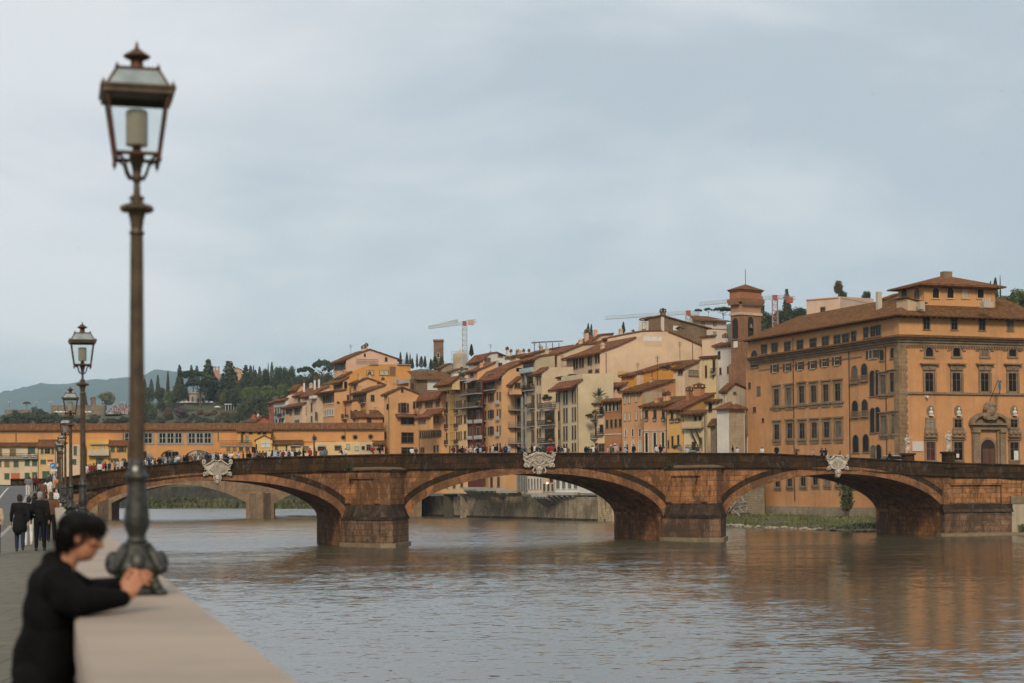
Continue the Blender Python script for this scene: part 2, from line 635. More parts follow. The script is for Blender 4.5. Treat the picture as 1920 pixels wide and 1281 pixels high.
fcrest = [(-700, 775), (-300, 765), (-100, 752), (0, 736), (31, 727), (78, 720), (125, 719), (172, 714), (219, 709), (269, 705), (285, 699), (294, 697), (331, 697), (360, 697), (420, 703), (520, 715), (620, 722), (760, 735), (900, 745), (1100, 750), (1500, 760), (2600, 770)]
vs, fs = [], []
NX, NY = 420, 16
for j in range(NY + 1):
    t = j / NY
    for i in range(NX + 1):
        px = -600 + 2900 * i / NX
        Y = 7000 + 2300 * t
        zc = HC + (915 - interp(fcrest, px)) * 9000 / F_PX
        X = (px - 960) * Y / F_PX
        tt = min(1, (Y - 7000) / 2000)
        z = zc * math.sin(tt * 1.5708) ** .8
        z += (9 + 9 * t) * mnoise.noise(V((X * .008, Y * .004, 1))) + (8 + 11 * t) * max(0, mnoise.noise(V((X * .032, Y * .013, 4))))
        vs.append((X, Y, z - 2))
for j in range(NY):
    for i in range(NX):
        a = j * (NX + 1) + i
        fs.append([a, a + 1, a + NX + 2, a + NX + 1])
g = MB()
g.mesh(vs, fs)
tag(g.build('far_hill', flat('far_forest', (.035, .05, .028), .95, var=.6, scale=.012), smooth=True, uv=False), kind='structure')

# ------------------------------------------------------------------ lungarno: pavement, road, parapet
m, nt, b = newmat('paving')
uv = uvout(nt)
br = nd(nt, 'ShaderNodeTexBrick', Scale=1.0)
br.inputs['Color1'].default_value = (.14, .125, .085, 1)
br.inputs['Color2'].default_value = (.105, .095, .066, 1)
br.inputs['Mortar'].default_value = (.03, .028, .022, 1)
br.inputs['Mortar Size'].default_value = .02
br.inputs['Brick Width'].default_value = 1.1
br.inputs['Row Height'].default_value = .55
lk(nt, uv, br.inputs[0])
lk(nt, mixc(nt, ramp(nt, noise(nt, uv, .9, detail=7, rough=.7), .4, .7, 0, .5), br.outputs[0], (.09, .085, .075)), b.inputs['Base Color'])
b.inputs['Roughness'].default_value = .8
bump(nt, b, noise(nt, uv, 6), .2, .02)
PAVE = m
ASPH = flat('asphalt', (.085, .083, .074), .85, scale=.4, bmp=.1)
YS = [-12, 0, 20, 40, 60, 80] + list(range(90, 191, 6))
def strip(name, mat, q0, q1, dz, Y0=-12, Y1=190, kind='structure', skirt=.0):
    g = MB()
    ys = [Y0] + [y for y in YS if Y0 < y < Y1] + [Y1]
    for a, c in zip(ys, ys[1:]):
        g.poly([lq(q0, a, zroad(a) + dz), lq(q1, a, zroad(a) + dz), lq(q1, c, zroad(c) + dz), lq(q0, c, zroad(c) + dz)])
        if skirt:
            g.poly([lq(q0, a, zroad(a) + dz - skirt), lq(q0, a, zroad(a) + dz), lq(q0, c, zroad(c) + dz), lq(q0, c, zroad(c) + dz - skirt)])
    return tag(g.build(name, mat), kind=kind)
strip('pavement', PAVE, -1.95, .14, 0, skirt=.14)
strip('kerb', flat('kerb_stone', (.26, .25, .23), .85), -2.15, -1.954, .006, skirt=.14)
strip('road', ASPH, -40, -2.0, -.12)
LINEW = flat('road_paint', (.48, .48, .46), .8, var=.3)
strip('lane_line', LINEW, -4.3, -4.15, -.116, 40, 168)
strip('stop_line', LINEW, -12, -2.3, -.115, 66, 66.5)
for k in range(7):
    strip('lane_dash', LINEW, -7.6, -7.45, -.114, 90 + 12 * k, 96 + 12 * k)
# road carried on past the bridge head
g = MB()
g.poly([lq(-60, 190, 7.36), lq(3, 190, 7.36), lq(3, 214, 7.4), lq(-60, 214, 7.4)])
tag(g.build('bridge_approach_road', ASPH), kind='structure')

# retaining quay wall and its parapet
QW = masonry('quay_stone', (.17, .135, .095), (.14, .11, .08), (.09, .075, .055), .9, .4, samt=.6)
g = MB()
for a, c in zip(YS, YS[1:]):
    g.poly([lq(.82, a, -1.6), lq(.82, c, -1.6), lq(.82, c, zroad(c) + .02), lq(.82, a, zroad(a) + .02)])
tag(g.build('quay_wall', QW), 'stone retaining wall of the near river bank below the parapet', 'wall')
m, nt, b = newmat('parapet_stone')
uv = uvout(nt)
n1 = ramp(nt, noise(nt, uv, .8, (.35, 1, 1), detail=7, rough=.65), .35, .7)
n2 = ramp(nt, noise(nt, uv, 3.0, detail=8, rough=.75), .5, .75)
col = mixc(nt, n1, (.335, .262, .20), (.255, .20, .152))
col = mixc(nt, ramp(nt, n2, 0, 1, 0, .35), col, (.19, .155, .12))
lk(nt, col, b.inputs['Base Color'])
b.inputs['Roughness'].default_value = .8
bump(nt, b, noise(nt, uv, 12, detail=6), .12, .01)
PARST = m
root = empty('parapet', lq(.45, 20, zroad(20)), 'long pale stone quay parapet with a broad smooth top running along the pavement', 'parapet')
wallg, cop = MB(), MB()
def prof_sweep(g, prof, ys):
    n = len(prof)
    for a, c in zip(ys, ys[1:]):
        for k in range(n):
            (q0, z0), (q1, z1) = prof[k], prof[(k + 1) % n]
            g.poly([lq(q0, a, zroad(a) + z0), lq(q1, a, zroad(a) + z1), lq(q1, c, zroad(c) + z1), lq(q0, c, zroad(c) + z0)][::-1])
    for a, fl in ((ys[0], 1), (ys[-1], -1)):
        g.poly([lq(q, a, zroad(a) + z) for q, z in prof][::fl])
H = PT - ZW
prof_sweep(wallg, [(.155, 0.0), (.80, 0.0), (.80, H - .2), (.155, H - .2)], YS)
prof_sweep(cop, [(.115, H - .2), (.83, H - .2), (.83, H - .025), (.805, H), (.14, H), (.115, H - .025)], YS)
wallg.build('wall', QW, root)
cop.build('coping', PARST, root)

# ------------------------------------------------------------------ Bridge with three arches
BP = V(((703 - 960) / F_PX * 200, 200, 0))
BQ = V(((1304 - 960) / F_PX * 211, 211, 0))
BD = (BQ - BP).normalized()
BL = V((-BD.y, BD.x, 0))           # through the bridge, away from the camera
BW = 18.0
def bsz(px, py, off=0.0):
    p = hit(px, py, BP - BL * off, BL)
    return ((p - BP).dot(BD), p.z)
def bpt(s, z, d=0.0):
    return BP + BD * s + BL * d + V((0, 0, z))
topl = [bsz(*p) for p in [(110, 897), (160, 888), (218, 880), (272, 873), (384, 862), (509, 857), (655, 852.5), (763, 850.5), (977, 849), (1200, 848.7), (1440, 849.5), (1546, 855), (1698, 863), (1779, 867), (1915, 871), (2200, 876)]]
def ztop(s): return interp(topl, s)
def arch_pts(xl, yl, xr, yr, yc, n=36, ex=.56):
    s0, z0 = bsz(xl, yl)
    s1, z1 = bsz(xr, yr)
    zc = bsz((xl + xr) / 2, yc)[1]
    pts = []
    for i in range(n + 1):
        u = -math.cos(math.pi * i / n)
        zb = lerp(z0, z1, (u + 1) / 2)
        pts.append((lerp(s0, s1, (u + 1) / 2), zb + (zc - zb) * max(0, 1 - u * u) ** ex))
    return pts
ARCH = [arch_pts(166, 966, 641, 972, 900), arch_pts(766, 968, 1242, 968, 887.5), arch_pts(1361, 964, 1768, 962, 888)]
BST = masonry('bridge_stone', (.46, .205, .080), (.23, .115, .050), (.05, .032, .02), 1.5, .62, stain=(.018, .013, .009), samt=.97, ms=.028, bmp=.5)
BSTD = masonry('dark_parapet_stone', (.075, .037, .014), (.028, .016, .008), (.012, .008, .005), 1.9, .75, stain=(.012, .010, .007), samt=.85, ms=.03, bmp=.5)
BRING = masonry('arch_stone', (.34, .155, .065), (.22, .105, .048), (.06, .034, .018), 1.1, 3.0, stain=(.03, .02, .013), samt=.75, ms=.03)
BPIER = masonry('pier_stone', (.25, .145, .085), (.18, .105, .062), (.06, .04, .026), 1.7, .7, stain=(.020, .015, .011), samt=.95, ms=.03)
BTOP = 1.75     # spandrel stops this far below the parapet top
root = empty('bridge', bpt(20, 0, 10), 'brown stone bridge of three flattened arches with white marble shields over the crowns', 'bridge')
BRIDGE = root
# spandrel wall + vaults + piers as one extruded body
sL, sR = -41.0, 108.0
poly = [(sL, -1.6)]
top = [(s, ztop(s) - BTOP) for s in [sR] + [sR - k * (sR - sL) / 60 for k in range(1, 60)] + [sL]]
bot = [(sL, -1.6)]
for a in ARCH:
    bot += [(a[0][0], -1.6)] + a + [(a[-1][0], -1.6)]
bot.append((sR, -1.6))
g = MB()
g.prism([bpt(s, z) for s, z in bot + top], BL * BW)
g.build('vaulted_body', BST, root)
# parapets, string course
for d0 in (0, BW - .5):
    g = MB()
    ss = [sL + k * (sR - sL) / 60 for k in range(61)]
    for a, c in zip(ss, ss[1:]):
        g.prism([bpt(a, ztop(a) - BTOP - .01, d0), bpt(c, ztop(c) - BTOP - .01, d0), bpt(c, ztop(c) - .14, d0), bpt(a, ztop(a) - .14, d0)], BL * .5)
    g.build('parapet', BSTD, root)
    g = MB()
    e0 = -.16 if d0 == 0 else -.1
    for a, c in zip(ss, ss[1:]):
        g.prism([bpt(a, ztop(a) - .15, d0 + e0), bpt(c, ztop(c) - .15, d0 + e0), bpt(c, ztop(c), d0 + e0), bpt(a, ztop(a), d0 + e0)], BL * .78)
    g.build('coping', BSTD, root)
    if d0 == 0:
        g = MB()
        for a, c in zip(ss, ss[1:]):
            g.prism([bpt(a, ztop(a) - BTOP - .1, -.28), bpt(c, ztop(c) - BTOP - .1, -.28), bpt(c, ztop(c) - BTOP + .12, -.28), bpt(a, ztop(a) - BTOP + .12, -.28)], BL * .27)
            g.prism([bpt(a, ztop(a) - BTOP - .28, -.14), bpt(c, ztop(c) - BTOP - .28, -.14), bpt(c, ztop(c) - BTOP - .1, -.14), bpt(a, ztop(a) - BTOP - .1, -.14)], BL * .13)
        g.build('string_course', BSTD, root)
# deck
g = MB()
for a, c in zip(ss, ss[1:]):
    g.poly([bpt(a, ztop(a) - .78, .5), bpt(c, ztop(c) - .78, .5), bpt(c, ztop(c) - .78, BW - .5), bpt(a, ztop(a) - .78, BW - .5)])
g.build('deck', ASPH, root)
# arch rings: two stepped mouldings
def ring(a, t0, t1, proud):
    g = MB()
    nrm = []
    for i in range(len(a)):
        p, q = a[max(i - 1, 0)], a[min(i + 1, len(a) - 1)]
        tx, tz = q[0] - p[0], q[1] - p[1]
        l = math.hypot(tx, tz)
        nrm.append((-tz / l, tx / l))
    for i in range(len(a) - 1):
        P = [(a[k][0] + nrm[k][0] * t, a[k][1] + nrm[k][1] * t) for k, t in ((i, t0), (i + 1, t0), (i + 1, t1), (i, t1))]
        g.prism([bpt(s, z, -proud) for s, z in P], BL * (proud + .0))
    return g
for a in ARCH:
    ar = ring(a, -.03, .42, .30).build('arch_ring', BRING, root)
    ring(a, .425, .86, .19).build('outer_moulding', BRING, ar)
    ring(a, .87, 1.55, .09).build('weathered_band', BSTD, ar)
# piers: pointed cutwaters with recessed panel, ledge and cap
def pier(a0, a1, q=6.6):
    s0, s1 = a0[-1][0], a1[0][0]
    zs = (a0[-1][1] + a1[0][1]) / 2 - .25
    sm = (s0 + s1) / 2
    pr = MB()
    low = [(s0, 0), (s1, 0), (sm + .7, -q), (sm - .7, -q)]
    pr.prism([bpt(s, -1.6, d) for s, d in low], V((0, 0, 1.6 + zs)))
    p = pr.build('pier', BPIER, BRIDGE)
    foot = MB()
    foot.prism([bpt(s, -1.6, d) for s, d in [(s0 - .3, .1), (s1 + .3, .1), (sm + .9, -q - .45), (sm - .9, -q - .45)]], V((0, 0, 2.05)))
    foot.build('footing', masonry('pale_footing', (.27, .21, .13), (.24, .18, .11), (.16, .12, .08), 2.2, .6, samt=.3), p)
    led = MB()
    up = [(s0 + .5, 0), (s1 - .5, 0), (sm + .55, -q + .75), (sm - .55, -q + .75)]
    lo = [bpt(s, zs + .004, d) for s, d in [(s0 - .12, 0), (s1 + .12, 0), (sm + .78, -q - .12), (sm - .78, -q - .12)]]
    l1 = [x + V((0, 0, .35)) for x in lo]
    hi = [bpt(s, zs + 1.75, d) for s, d in up]
    led.mesh(lo + l1 + hi, [[3, 2, 1, 0]] + [[i, (i + 1) % 4, 4 + (i + 1) % 4, 4 + i] for i in range(4)] + [[4 + i, 4 + (i + 1) % 4, 8 + (i + 1) % 4, 8 + i] for i in range(4)] + [[8, 9, 10, 11]])
    led.build('weathered_ledge', masonry('black_ledge', (.08, .047, .026), (.05, .031, .018), (.025, .017, .012), 1.3, .45, stain=(.014, .010, .007), samt=1.0), p)
    zt = ztop(sm) - BTOP - .2
    ub = MB()
    ub.prism([bpt(s, zs + 1.2, d) for s, d in up], V((0, 0, zt - zs - 1.2)))
    u = ub.build('cutwater', BST, p)
    # frame strips round the panel on the left face, pilaster on the nose
    A, B2 = V(bpt(up[0][0], 0, 0)), V(bpt(up[3][0], 0, up[3][1]))
    ax = (B2 - A).normalized()
    L = (B2 - A).length
    nn = V((ax.y, -ax.x, 0))
    if nn.dot(BL) > 0: nn = -nn
    fr = MB()
    zm0, zm1 = zs + 1.9, zt - .25
    for s_, w_ in ((.55, .42), (L - .55, .42)):
        fr.obox(A + ax * s_ + V((0, 0, (zm0 + zm1) / 2)), ax, nn, (0, 0, 1), w_, .24, (zm1 - zm0) / 2)
    for z_ in (zm1 - .35,):
        fr.obox(A + ax * (L / 2) + V((0, 0, z_)), ax, nn, (0, 0, 1), L / 2 - .98, .235, .35)
    fr.build('panel_frame', BST, u)
    cp = MB()
    e_ = [(s0 + .1, 0), (s1 - .1, 0), (sm + .7, -q + .35), (sm - .7, -q + .35)]
    lo = [bpt(s, zt + .003, d) for s, d in e_]
    l1 = [x + V((0, 0, .14)) for x in lo]
    hi = [bpt(s, zt + .40, d) for s, d in [(s0 + .8, 0), (s1 - .8, 0), (sm + .3, -q + 1.6), (sm - .3, -q + 1.6)]]
    cp.mesh(lo + l1 + hi, [[3, 2, 1, 0]] + [[i, (i + 1) % 4, 4 + (i + 1) % 4, 4 + i] for i in range(4)] + [[4 + i, 4 + (i + 1) % 4, 8 + (i + 1) % 4, 8 + i] for i in range(4)] + [[8, 9, 10, 11]])
    cp.build('cap', masonry('mossy_cap', (.16, .10, .055), (.12, .08, .045), (.1, .08, .05), 1.3, .5, samt=.5), p)
pier(ARCH[0], ARCH[1])
pier(ARCH[1], ARCH[2])
# right abutment: pilasters, panel, low block
s3 = ARCH[2][-1][0]
ab = MB()
zz = ARCH[2][-1][1]
ab.prism([bpt(s3 - .3, -1.6, -.9), bpt(s3 + 9.5, -1.6, -.9), bpt(s3 + 9.5, zz + .05, -.9), bpt(s3 - .3, zz + .05, -.9)], BL * .89)
abo = ab.build('abutment', BPIER, BRIDGE)
g = MB()
g.prism([bpt(s3 - .45, zz + .054, -1.1), bpt(s3 + 9.7, zz + .054, -1.1), bpt(s3 + 9.7, zz + 1.2, -.35), bpt(s3 - .45, zz + 1.2, -.35)], BL * .3)
g.prism([bpt(s3 - .45, zz + .054, -.8), bpt(s3 + 9.7, zz + .054, -.8), bpt(s3 + 9.7, zz + 1.1, -.8), bpt(s3 - .45, zz + 1.1, -.8)], BL * .78)
g.build('weathered_ledge', bpy.data.materials['black_ledge'], abo)
g = MB()
for s_ in (s3 + .4, s3 + 8.9):
    zt = ztop(s_) - BTOP - .3
    g.prism([bpt(s_ - .5, zz + .9, -.4), bpt(s_ + .5, zz + .9, -.4), bpt(s_ + .5, zt, -.4), bpt(s_ - .5, zt, -.4)], BL * .38)
zt = ztop(s3 + 4.5) - BTOP - .3
g.prism([bpt(s3 + .91, zt - .8, -.3), bpt(s3 + 8.39, zt - .8, -.3), bpt(s3 + 8.39, zt - .01, -.3), bpt(s3 + .91, zt - .01, -.3)], BL * .28)
g.build('panel_frame', BST, abo)

# marble shields over the three crowns
MARB = masonry('marble', (.56, .49, .40), (.52, .45, .36), (.45, .4, .32), 3, 3, stain=(.13, .10, .07), samt=.8, ms=.002, bmp=.2)
def cartouche(px, py, py2, w, style):
    s0, z0 = bsz(px, py, .3)
    _, z1 = bsz(px, py2, .3)
    h = z0 - z1
    c = w / 2
    f = lambda x, y, d=0: bpt(s0 + x * c, z0 - y * h, d)
    g = MB()
    out = [(-1, .02), (-.92, .16), (-.72, .2), (-.45, .1), (-.2, .0), (0, .05), (.2, .0), (.45, .1), (.72, .2), (.92, .16), (1, .02), (1.02, .2), (.86, .34), (.72, .42), (.8, .54), (.98, .58),
           (.96, .68), (.7, .66), (.45, .6), (.25, .64), (-.25, .64), (-.45, .6), (-.7, .66), (-.96, .68), (-.98, .58), (-.8, .54), (-.72, .42), (-.86, .34), (-1.02, .2)]
    if style == 1:
        out = [(-.95, .08), (-.6, .16), (-.45, .02), (0, -.03), (.45, .02), (.6, .16), (.95, .08), (1.02, .3), (.9, .45), (1.0, .62), (.7, .7), (.4, .64), (-.4, .64), (-.7, .7), (-1.0, .62), (-.9, .45), (-1.02, .3)]
    g.prism([f(x, y, -.55) for x, y in out], BL * .30)
    for sg in (-1, 1):
        for cx, cy, r0 in ((.93, .12, .2), (.88, .62, .17)):
            pts, rs = [], []
            for k in range(15):
                a = k * .5
                r = r0 * (1 - k / 18)
                pts.append(f(sg * (cx - r * math.cos(a) * .55), cy - r * math.sin(a) * .6, -.62))
                rs.append(.12 - .004 * k)
            g.tube(pts, rs, 6)
        g.tube([f(sg * x, y, -.62) for x, y in ((.05, .06), (.25, .02), (.5, .14), (.75, .22), (.95, .12))], [.1, .12, .12, .1, .06], 6)
        g.tube([f(sg * x, y, -.62) for x, y in ((.9, .4), (.7, .42), (.66, .55), (.4, .62), (.1, .62))], [.07, .1, .1, .1, .07], 6)
        if style == 1:
            for k in range(7):
                a = k / 6
                g.ball(f(sg * (.62 + .2 * math.sin(a * 9)), .14 + .5 * a, -.62), .16 + .05 * math.sin(k * 2.3), 8, 6)
    if style == 1:
        for k in range(20):
            a = 6.2832 * k / 20
            g.ball(f(.44 * math.cos(a), .33 + .25 * math.sin(a), -.6), .13, 6, 5)
        for k in range(7):
            a = math.pi * (k + 1) / 8
            g.tube([f(.04 * math.cos(a), .5, -.6), f(.24 * math.cos(a), .42 - .24 * math.sin(a), -.66)], [.05, .13], 6)
    else:
        for k in range(-4, 5):
            g.tube([f(k * .03, .62, -.56), f(k * .13, .2 + .012 * k * k, -.6)], [.05, .1], 6)
    # pendant mask
    g.prism([f(x, y, -.6) for x, y in ((-.24, .62), (.24, .62), (.26, .72), (.19, .8), (.16, .98), (0, 1.04), (-.16, .98), (-.19, .8), (-.26, .72))], BL * .5)
    g.ball(f(0, .76, -.68), (.34, .26, .34), 10, 8)
    g.ball(f(0, .93, -.66), (.24, .22, .26), 10, 8)
    for sg in (-1, 1):
        g.tube([f(sg * x, y, -.6) for x, y in ((.2, .64), (.34, .7), (.42, .84), (.36, .95), (.28, .92))] if style == 1 else [f(sg * x, y, -.6) for x, y in ((.2, .66), (.25, .76), (.16, .9))], .1, 6)
        g.tube([f(sg * x, y, -.68) for x, y in ((.05, .8), (.1, .88), (.05, .99))], .06, 6)
    g.build('marble_shield', MARB, BRIDGE, smooth=False)
cartouche(407, 862, 907, 3.3, 0)
cartouche(1010, 849, 889, 3.9, 1)
cartouche(1569, 853, 895, 3.0, 0)
# plants rooted in the masonry joints

# ================================================================== BUILDINGS
UP = V((0, 0, 1))
def window(parent, c, a, n, w, h, style='p', frame=None, shut=None, rim=None, pane=None):
    """one window: surround + pane (+ shutters) on a wall plane through c with outward normal n"""
    frame = frame or STONE
    pane = pane or rnd.choice(PANES)
    rim = rim if rim is not None else max(.07, min(.18, w * .14))
    g = MB()
    if 'a' in style:
        k = 10
        zs = h / 2 - w / 2
        arc = lambda r: [(-r, -h / 2)] + [(r * -math.cos(math.pi * i / k), zs + r * math.sin(math.pi * i / k)) for i in range(k + 1)] + [(r, -h / 2)]
        o_, i_ = arc(w / 2 + rim), arc(w / 2)
        ring_ = o_ + i_[::-1]
        g.prism([c + a * x + UP * y - n * .02 for x, y in ring_], n * .12)
        g.obox(c - UP * (h / 2 + rim * .6) + n * .06, a, n, UP, w / 2 + rim * 1.4, .1, rim * .6)
        fo = g.build('window', frame, parent)
        g = MB()
        g.prism([c + a * x + UP * y + n * .004 for x, y in i_], n * .03)
        g.build('pane', pane or GLASS, fo)
    elif 'o' in style:
        k = 16
        o_ = [(math.cos(6.2832 * i / k), math.sin(6.2832 * i / k)) for i in range(k)]
        g.prism([c + a * (x * (w / 2 + rim)) + UP * (y * (h / 2 + rim)) - n * .02 for x, y in o_], n * .10)
        fo = g.build('window', frame, parent)
        g = MB()
        g.prism([c + a * (x * w / 2) + UP * (y * h / 2) + n * .082 for x, y in o_], n * .03)
        g.build('pane', pane or GLASS, fo)
    else:
        ex = .18 if 'b' in style else .07
        for s_ in (-1, 1):
            g.obox(c + a * (s_ * (w / 2 + rim / 2)) + n * (ex / 2 - .02), a, n, UP, rim / 2, ex / 2 + .02, h / 2)
        g.obox(c + UP * (h / 2 + rim / 2) + n * (ex / 2 - .02), a, n, UP, w / 2 + rim, ex / 2 + .02, rim / 2)
        g.obox(c - UP * (h / 2 + rim / 2) + n * (ex / 2 + .03), a, n, UP, w / 2 + rim * 1.25, ex / 2 + .07, rim / 2)
        if 'b' in style:      # moulded cornice above and sill block below
            g.obox(c + UP * (h / 2 + rim * 1.6) + n * .14, a, n, UP, w / 2 + rim * 1.5, .2, rim * .3)
            g.obox(c - UP * (h / 2 + rim * 1.6) + n * .06, a, n, UP, w / 2 + rim, .09, rim * .55)
        fo = g.build('window', frame, parent)
        g = MB()
        g.obox(c + n * .012, a, n, UP, w / 2, .012, h / 2)
        g.build('pane', (shut if 'c' in style else pane) or GLASS, fo)
        if 'm' in style or (w > .8 and 'c' not in style):
            g = MB()
            g.obox(c + n * .035, a, n, UP, .035, .012, h / 2)
            g.obox(c + n * .033 + UP * h * .12, a, n, UP, w / 2, .01, .03)
            g.build('sash', WOODF, fo)
        if 's' in style:
            for s_ in (-1, 1):
                g = MB()
                g.obox(c + a * (s_ * (w * .5 + rim + w * .24)) + n * .09, a, n, UP, w * .24, .03, h / 2)
                for k in range(5):
                    g.obox(c + a * (s_ * (w * .5 + rim + w * .24)) + n * .125 + UP * (h * (-.4 + .2 * k)), a, n, UP, w * .2, .006, h * .03)
                g.build('shutter', shut or SHUT, fo)
    return fo

def balcony(parent, c, a, n, w, dep, hgt=1.0, slab=GREYSLAB, rail=IRON, solid=False):
    g = MB()
    g.obox(c + n * dep / 2, a, n, UP, w / 2, dep / 2, .11)
    bo = g.build('balcony', slab, parent)
    g = MB()
    if solid:
        g.obox(c + n * (dep - .04) + UP * (hgt / 2 + .12), a, n, UP, w / 2, .04, hgt / 2)
        for s_ in (-1, 1):
            g.obox(c + a * (s_ * (w / 2 - .04)) + n * (dep / 2 - .05) + UP * (hgt / 2 + .12), a, n, UP, .04, dep / 2 - .04, hgt / 2)
    else:
        k = max(3, int(w / .3))
        for i in range(k + 1):
            g.obox(c + a * (-w / 2 + w * i / k) + n * (dep - .05) + UP * (hgt / 2 + .11), a, n, UP, .03, .03, hgt / 2)
        for z_ in (.15, .5, 1.0):
            g.obox(c + n * (dep - .05) + UP * (hgt * z_ + .11), a, n, UP, w / 2, .035, .035)
            for s_ in (-1, 1):
                g.obox(c + a * (s_ * (w / 2 - .035)) + n * (dep / 2 - .05) + UP * (hgt * z_ + .11), a, n, UP, .03, dep / 2 - .04, .03)
    g.build('railing', rail, bo)
    return bo

HS = []
class House:
    def __init__(s, label, xc, xl, ye, Y, wall, side=(), slope=-.45, zb=5.3, roof=TILE, eave=.7, ovh=.35, name='house', cat='house', group=None,
                 roofs=None, fl=None, stain=.6, thick=.22, rise0=0.0):
        s.D = V((slope, 1, 0)).normalized()
        s.N = V((s.D.y, -s.D.x, 0))
        e = atY(xc, ye, Y)
        s.O = V((e.x, e.y, 0))
        s.ze, s.zb, s.Y = e.z, zb, Y
        s.t = s.fac(xl, ye)[0] if xl is not None else fl
        s.root = empty(name, (e.x, e.y, zb), label, cat, group)
        HS.append(s)
        prof = [(0.0, s.ze)] + [s.sid(*p) for p in side]
        s.prof = prof
        pts = [(0.0, zb)] + prof + [(prof[-1][0], zb)]
        P = lambda u, z, t=0.0: s.O + s.N * u + s.D * t + UP * z
        s.P = P
        if callable(wall): wall = wall
        s.wm = wall if not isinstance(wall, tuple) else plaster(wall, stain)
        g = MB()
        g.prism([P(u, z) for u, z in pts], s.D * s.t)
        s.wall = g.build('wall', s.wm, s.root)
        segs = roofs if roofs is not None else range(len(prof) - 1)
        for k in segs:
            (u0, z0), (u1, z1) = prof[k], prof[k + 1]
            L = math.hypot(u1 - u0, z1 - z0)
            if u1 - u0 < .15 or L < .3: continue
            tx, tz = (u1 - u0) / L, (z1 - z0) / L
            a0 = eave if (k == 0 and tz >= 0) else (.0 if tz > 0 else .02)
            a1 = eave if (tz < -.02 and k == len(prof) - 2) else .02
            b0, b1 = (u0 - tx * a0, z0 - tz * a0), (u1 + tx * a1, z1 + tz * a1)
            nx, nz_ = -tz, tx
            q = [(b0[0] - nx * .05, b0[1] - nz_ * .05), (b1[0] - nx * .05, b1[1] - nz_ * .05), (b1[0] + nx * thick, b1[1] + nz_ * thick), (b0[0] + nx * thick, b0[1] + nz_ * thick)]
            g = MB()
            g.prism([P(u, z, -ovh) for u, z in q], s.D * (s.t + ovh + .3))
            # rafters and tile noses under the eave
            if a0 > .4 and s.t > 1:
                n_ = max(2, int(s.t / .8))
                for i in range(n_ + 1):
                    g.obox(P(b0[0] + .35 * tx, b0[1] - .16, s.t * i / n_), s.D, s.N, UP, .07, .36, .08)
                n_ = max(2, int((s.t + ovh) / .45))
                for i in range(n_ + 1):
                    c0 = P(q[3][0] - .03, q[3][1] + .0, -ovh + (s.t + ovh) * i / n_)
                    g.tube([c0, c0 + s.N * (L * .6 * tx) + UP * (L * .6 * tz)], .09, 5)
            g.build('roof', roof, s.root)
    def fac(s, px, py, dy=None):
        p = hit(px, py, s.O, s.N)
        return (p - s.O).dot(s.D), p.z
    def sid(s, px, py):
        p = hit(px, py, s.O, s.D)
        return (p - s.O).dot(s.N), p.z
    def fw(s, x0, y0, x1, y1, n, w, h, style='p', **k):
        for i in range(n):
            t_ = i / (n - 1) if n > 1 else 0
            x, y = lerp(x0, x1, t_), lerp(y0, y1, t_)
            c = hit(x, y, s.O, s.N)
            wm = abs(s.fac(x + w / 2, y)[0] - s.fac(x - w / 2, y)[0])
            window(s.root, c, s.D, -s.N, max(wm, .25), h * c.y / F_PX, style, **k)
        return s
    def sw(s, x0, y0, x1, y1, n, w, h, style='p', **k):
        for i in range(n):
            t_ = i / (n - 1) if n > 1 else 0
            x, y = lerp(x0, x1, t_), lerp(y0, y1, t_)
            c = hit(x, y, s.O, s.D)
            wm = abs(s.sid(x + w / 2, y)[0] - s.sid(x - w / 2, y)[0])
            window(s.root, c, s.N, -s.D, max(wm, .25), h * c.y / F_PX, style, **k)
        return s
    def fb(s, x0, x1, y, dep=1.1, **k):   # balcony on the river front
        t0, z = s.fac(x0, y)
        t1, _ = s.fac(x1, y)
        z = s.fac((x0 + x1) / 2, y)[1]
        balcony(s.root, s.O + s.D * ((t0 + t1) / 2) + UP * z, s.D, -s.N, abs(t1 - t0), dep, **k)
        return s
    def sb(s, x0, x1, y, dep=1.1, **k):
        t0, z = s.sid(x0, y)
        t1, _ = s.sid(x1, y)
        z = s.sid((x0 + x1) / 2, y)[1]
        balcony(s.root, s.O + s.N * ((t0 + t1) / 2) + UP * z, s.N, -s.D, abs(t1 - t0), dep, **k)
        return s
    def pipe(s, px, y0, y1, side=False):
        f = (lambda x, y: hit(x, y, s.O, s.D) - s.D * .1) if side else (lambda x, y: hit(x, y, s.O, s.N) - s.N * .1)
        g = MB()
        p = f(px, y0)
        q = f(px, y1)
        g.tube([p, V((p.x, p.y, max(q.z, s.zb)))], .07, 6)
        g.build('drainpipe', PIPE, s.root)
        return s
    def band(s, x0, y0, x1, y1, hpx, mat=None, proud=.15, side=False, name='string_course'):
        o, d, nn = (s.O, s.N, -s.D) if side else (s.O, s.D, -s.N)
        p = hit(x0, y0, o, nn)
        q = hit(x1, y1, o, nn)
        z = (p.z + q.z) / 2
        hm = hpx * p.y / F_PX
        c = (p + q) / 2
        c.z = z
        g = MB()
        g.obox(c + nn * (proud / 2 - .01), (q - p).normalized() if False else d, nn, UP, abs((q - p).dot(d)) / 2, proud / 2 + .01, hm / 2)
        g.build(name, mat or STONE, s.root)
        return s
    def panel(s, x0, y0, x1, y1, mat, proud=.03, side=False, name='panel'):
        o, d, nn = (s.O, s.N, -s.D) if side else (s.O, s.D, -s.N)
        p = hit(x0, y0, o, nn)
        q = hit(x1, y1, o, nn)
        c = (p + q) / 2
        g = MB()
        g.obox(c + nn * (proud / 2 - .01), d, nn, UP, abs((q - p).dot(d)) / 2, proud / 2 + .01, abs(q.z - p.z) / 2)
        return g.build(name, mat, s.root)
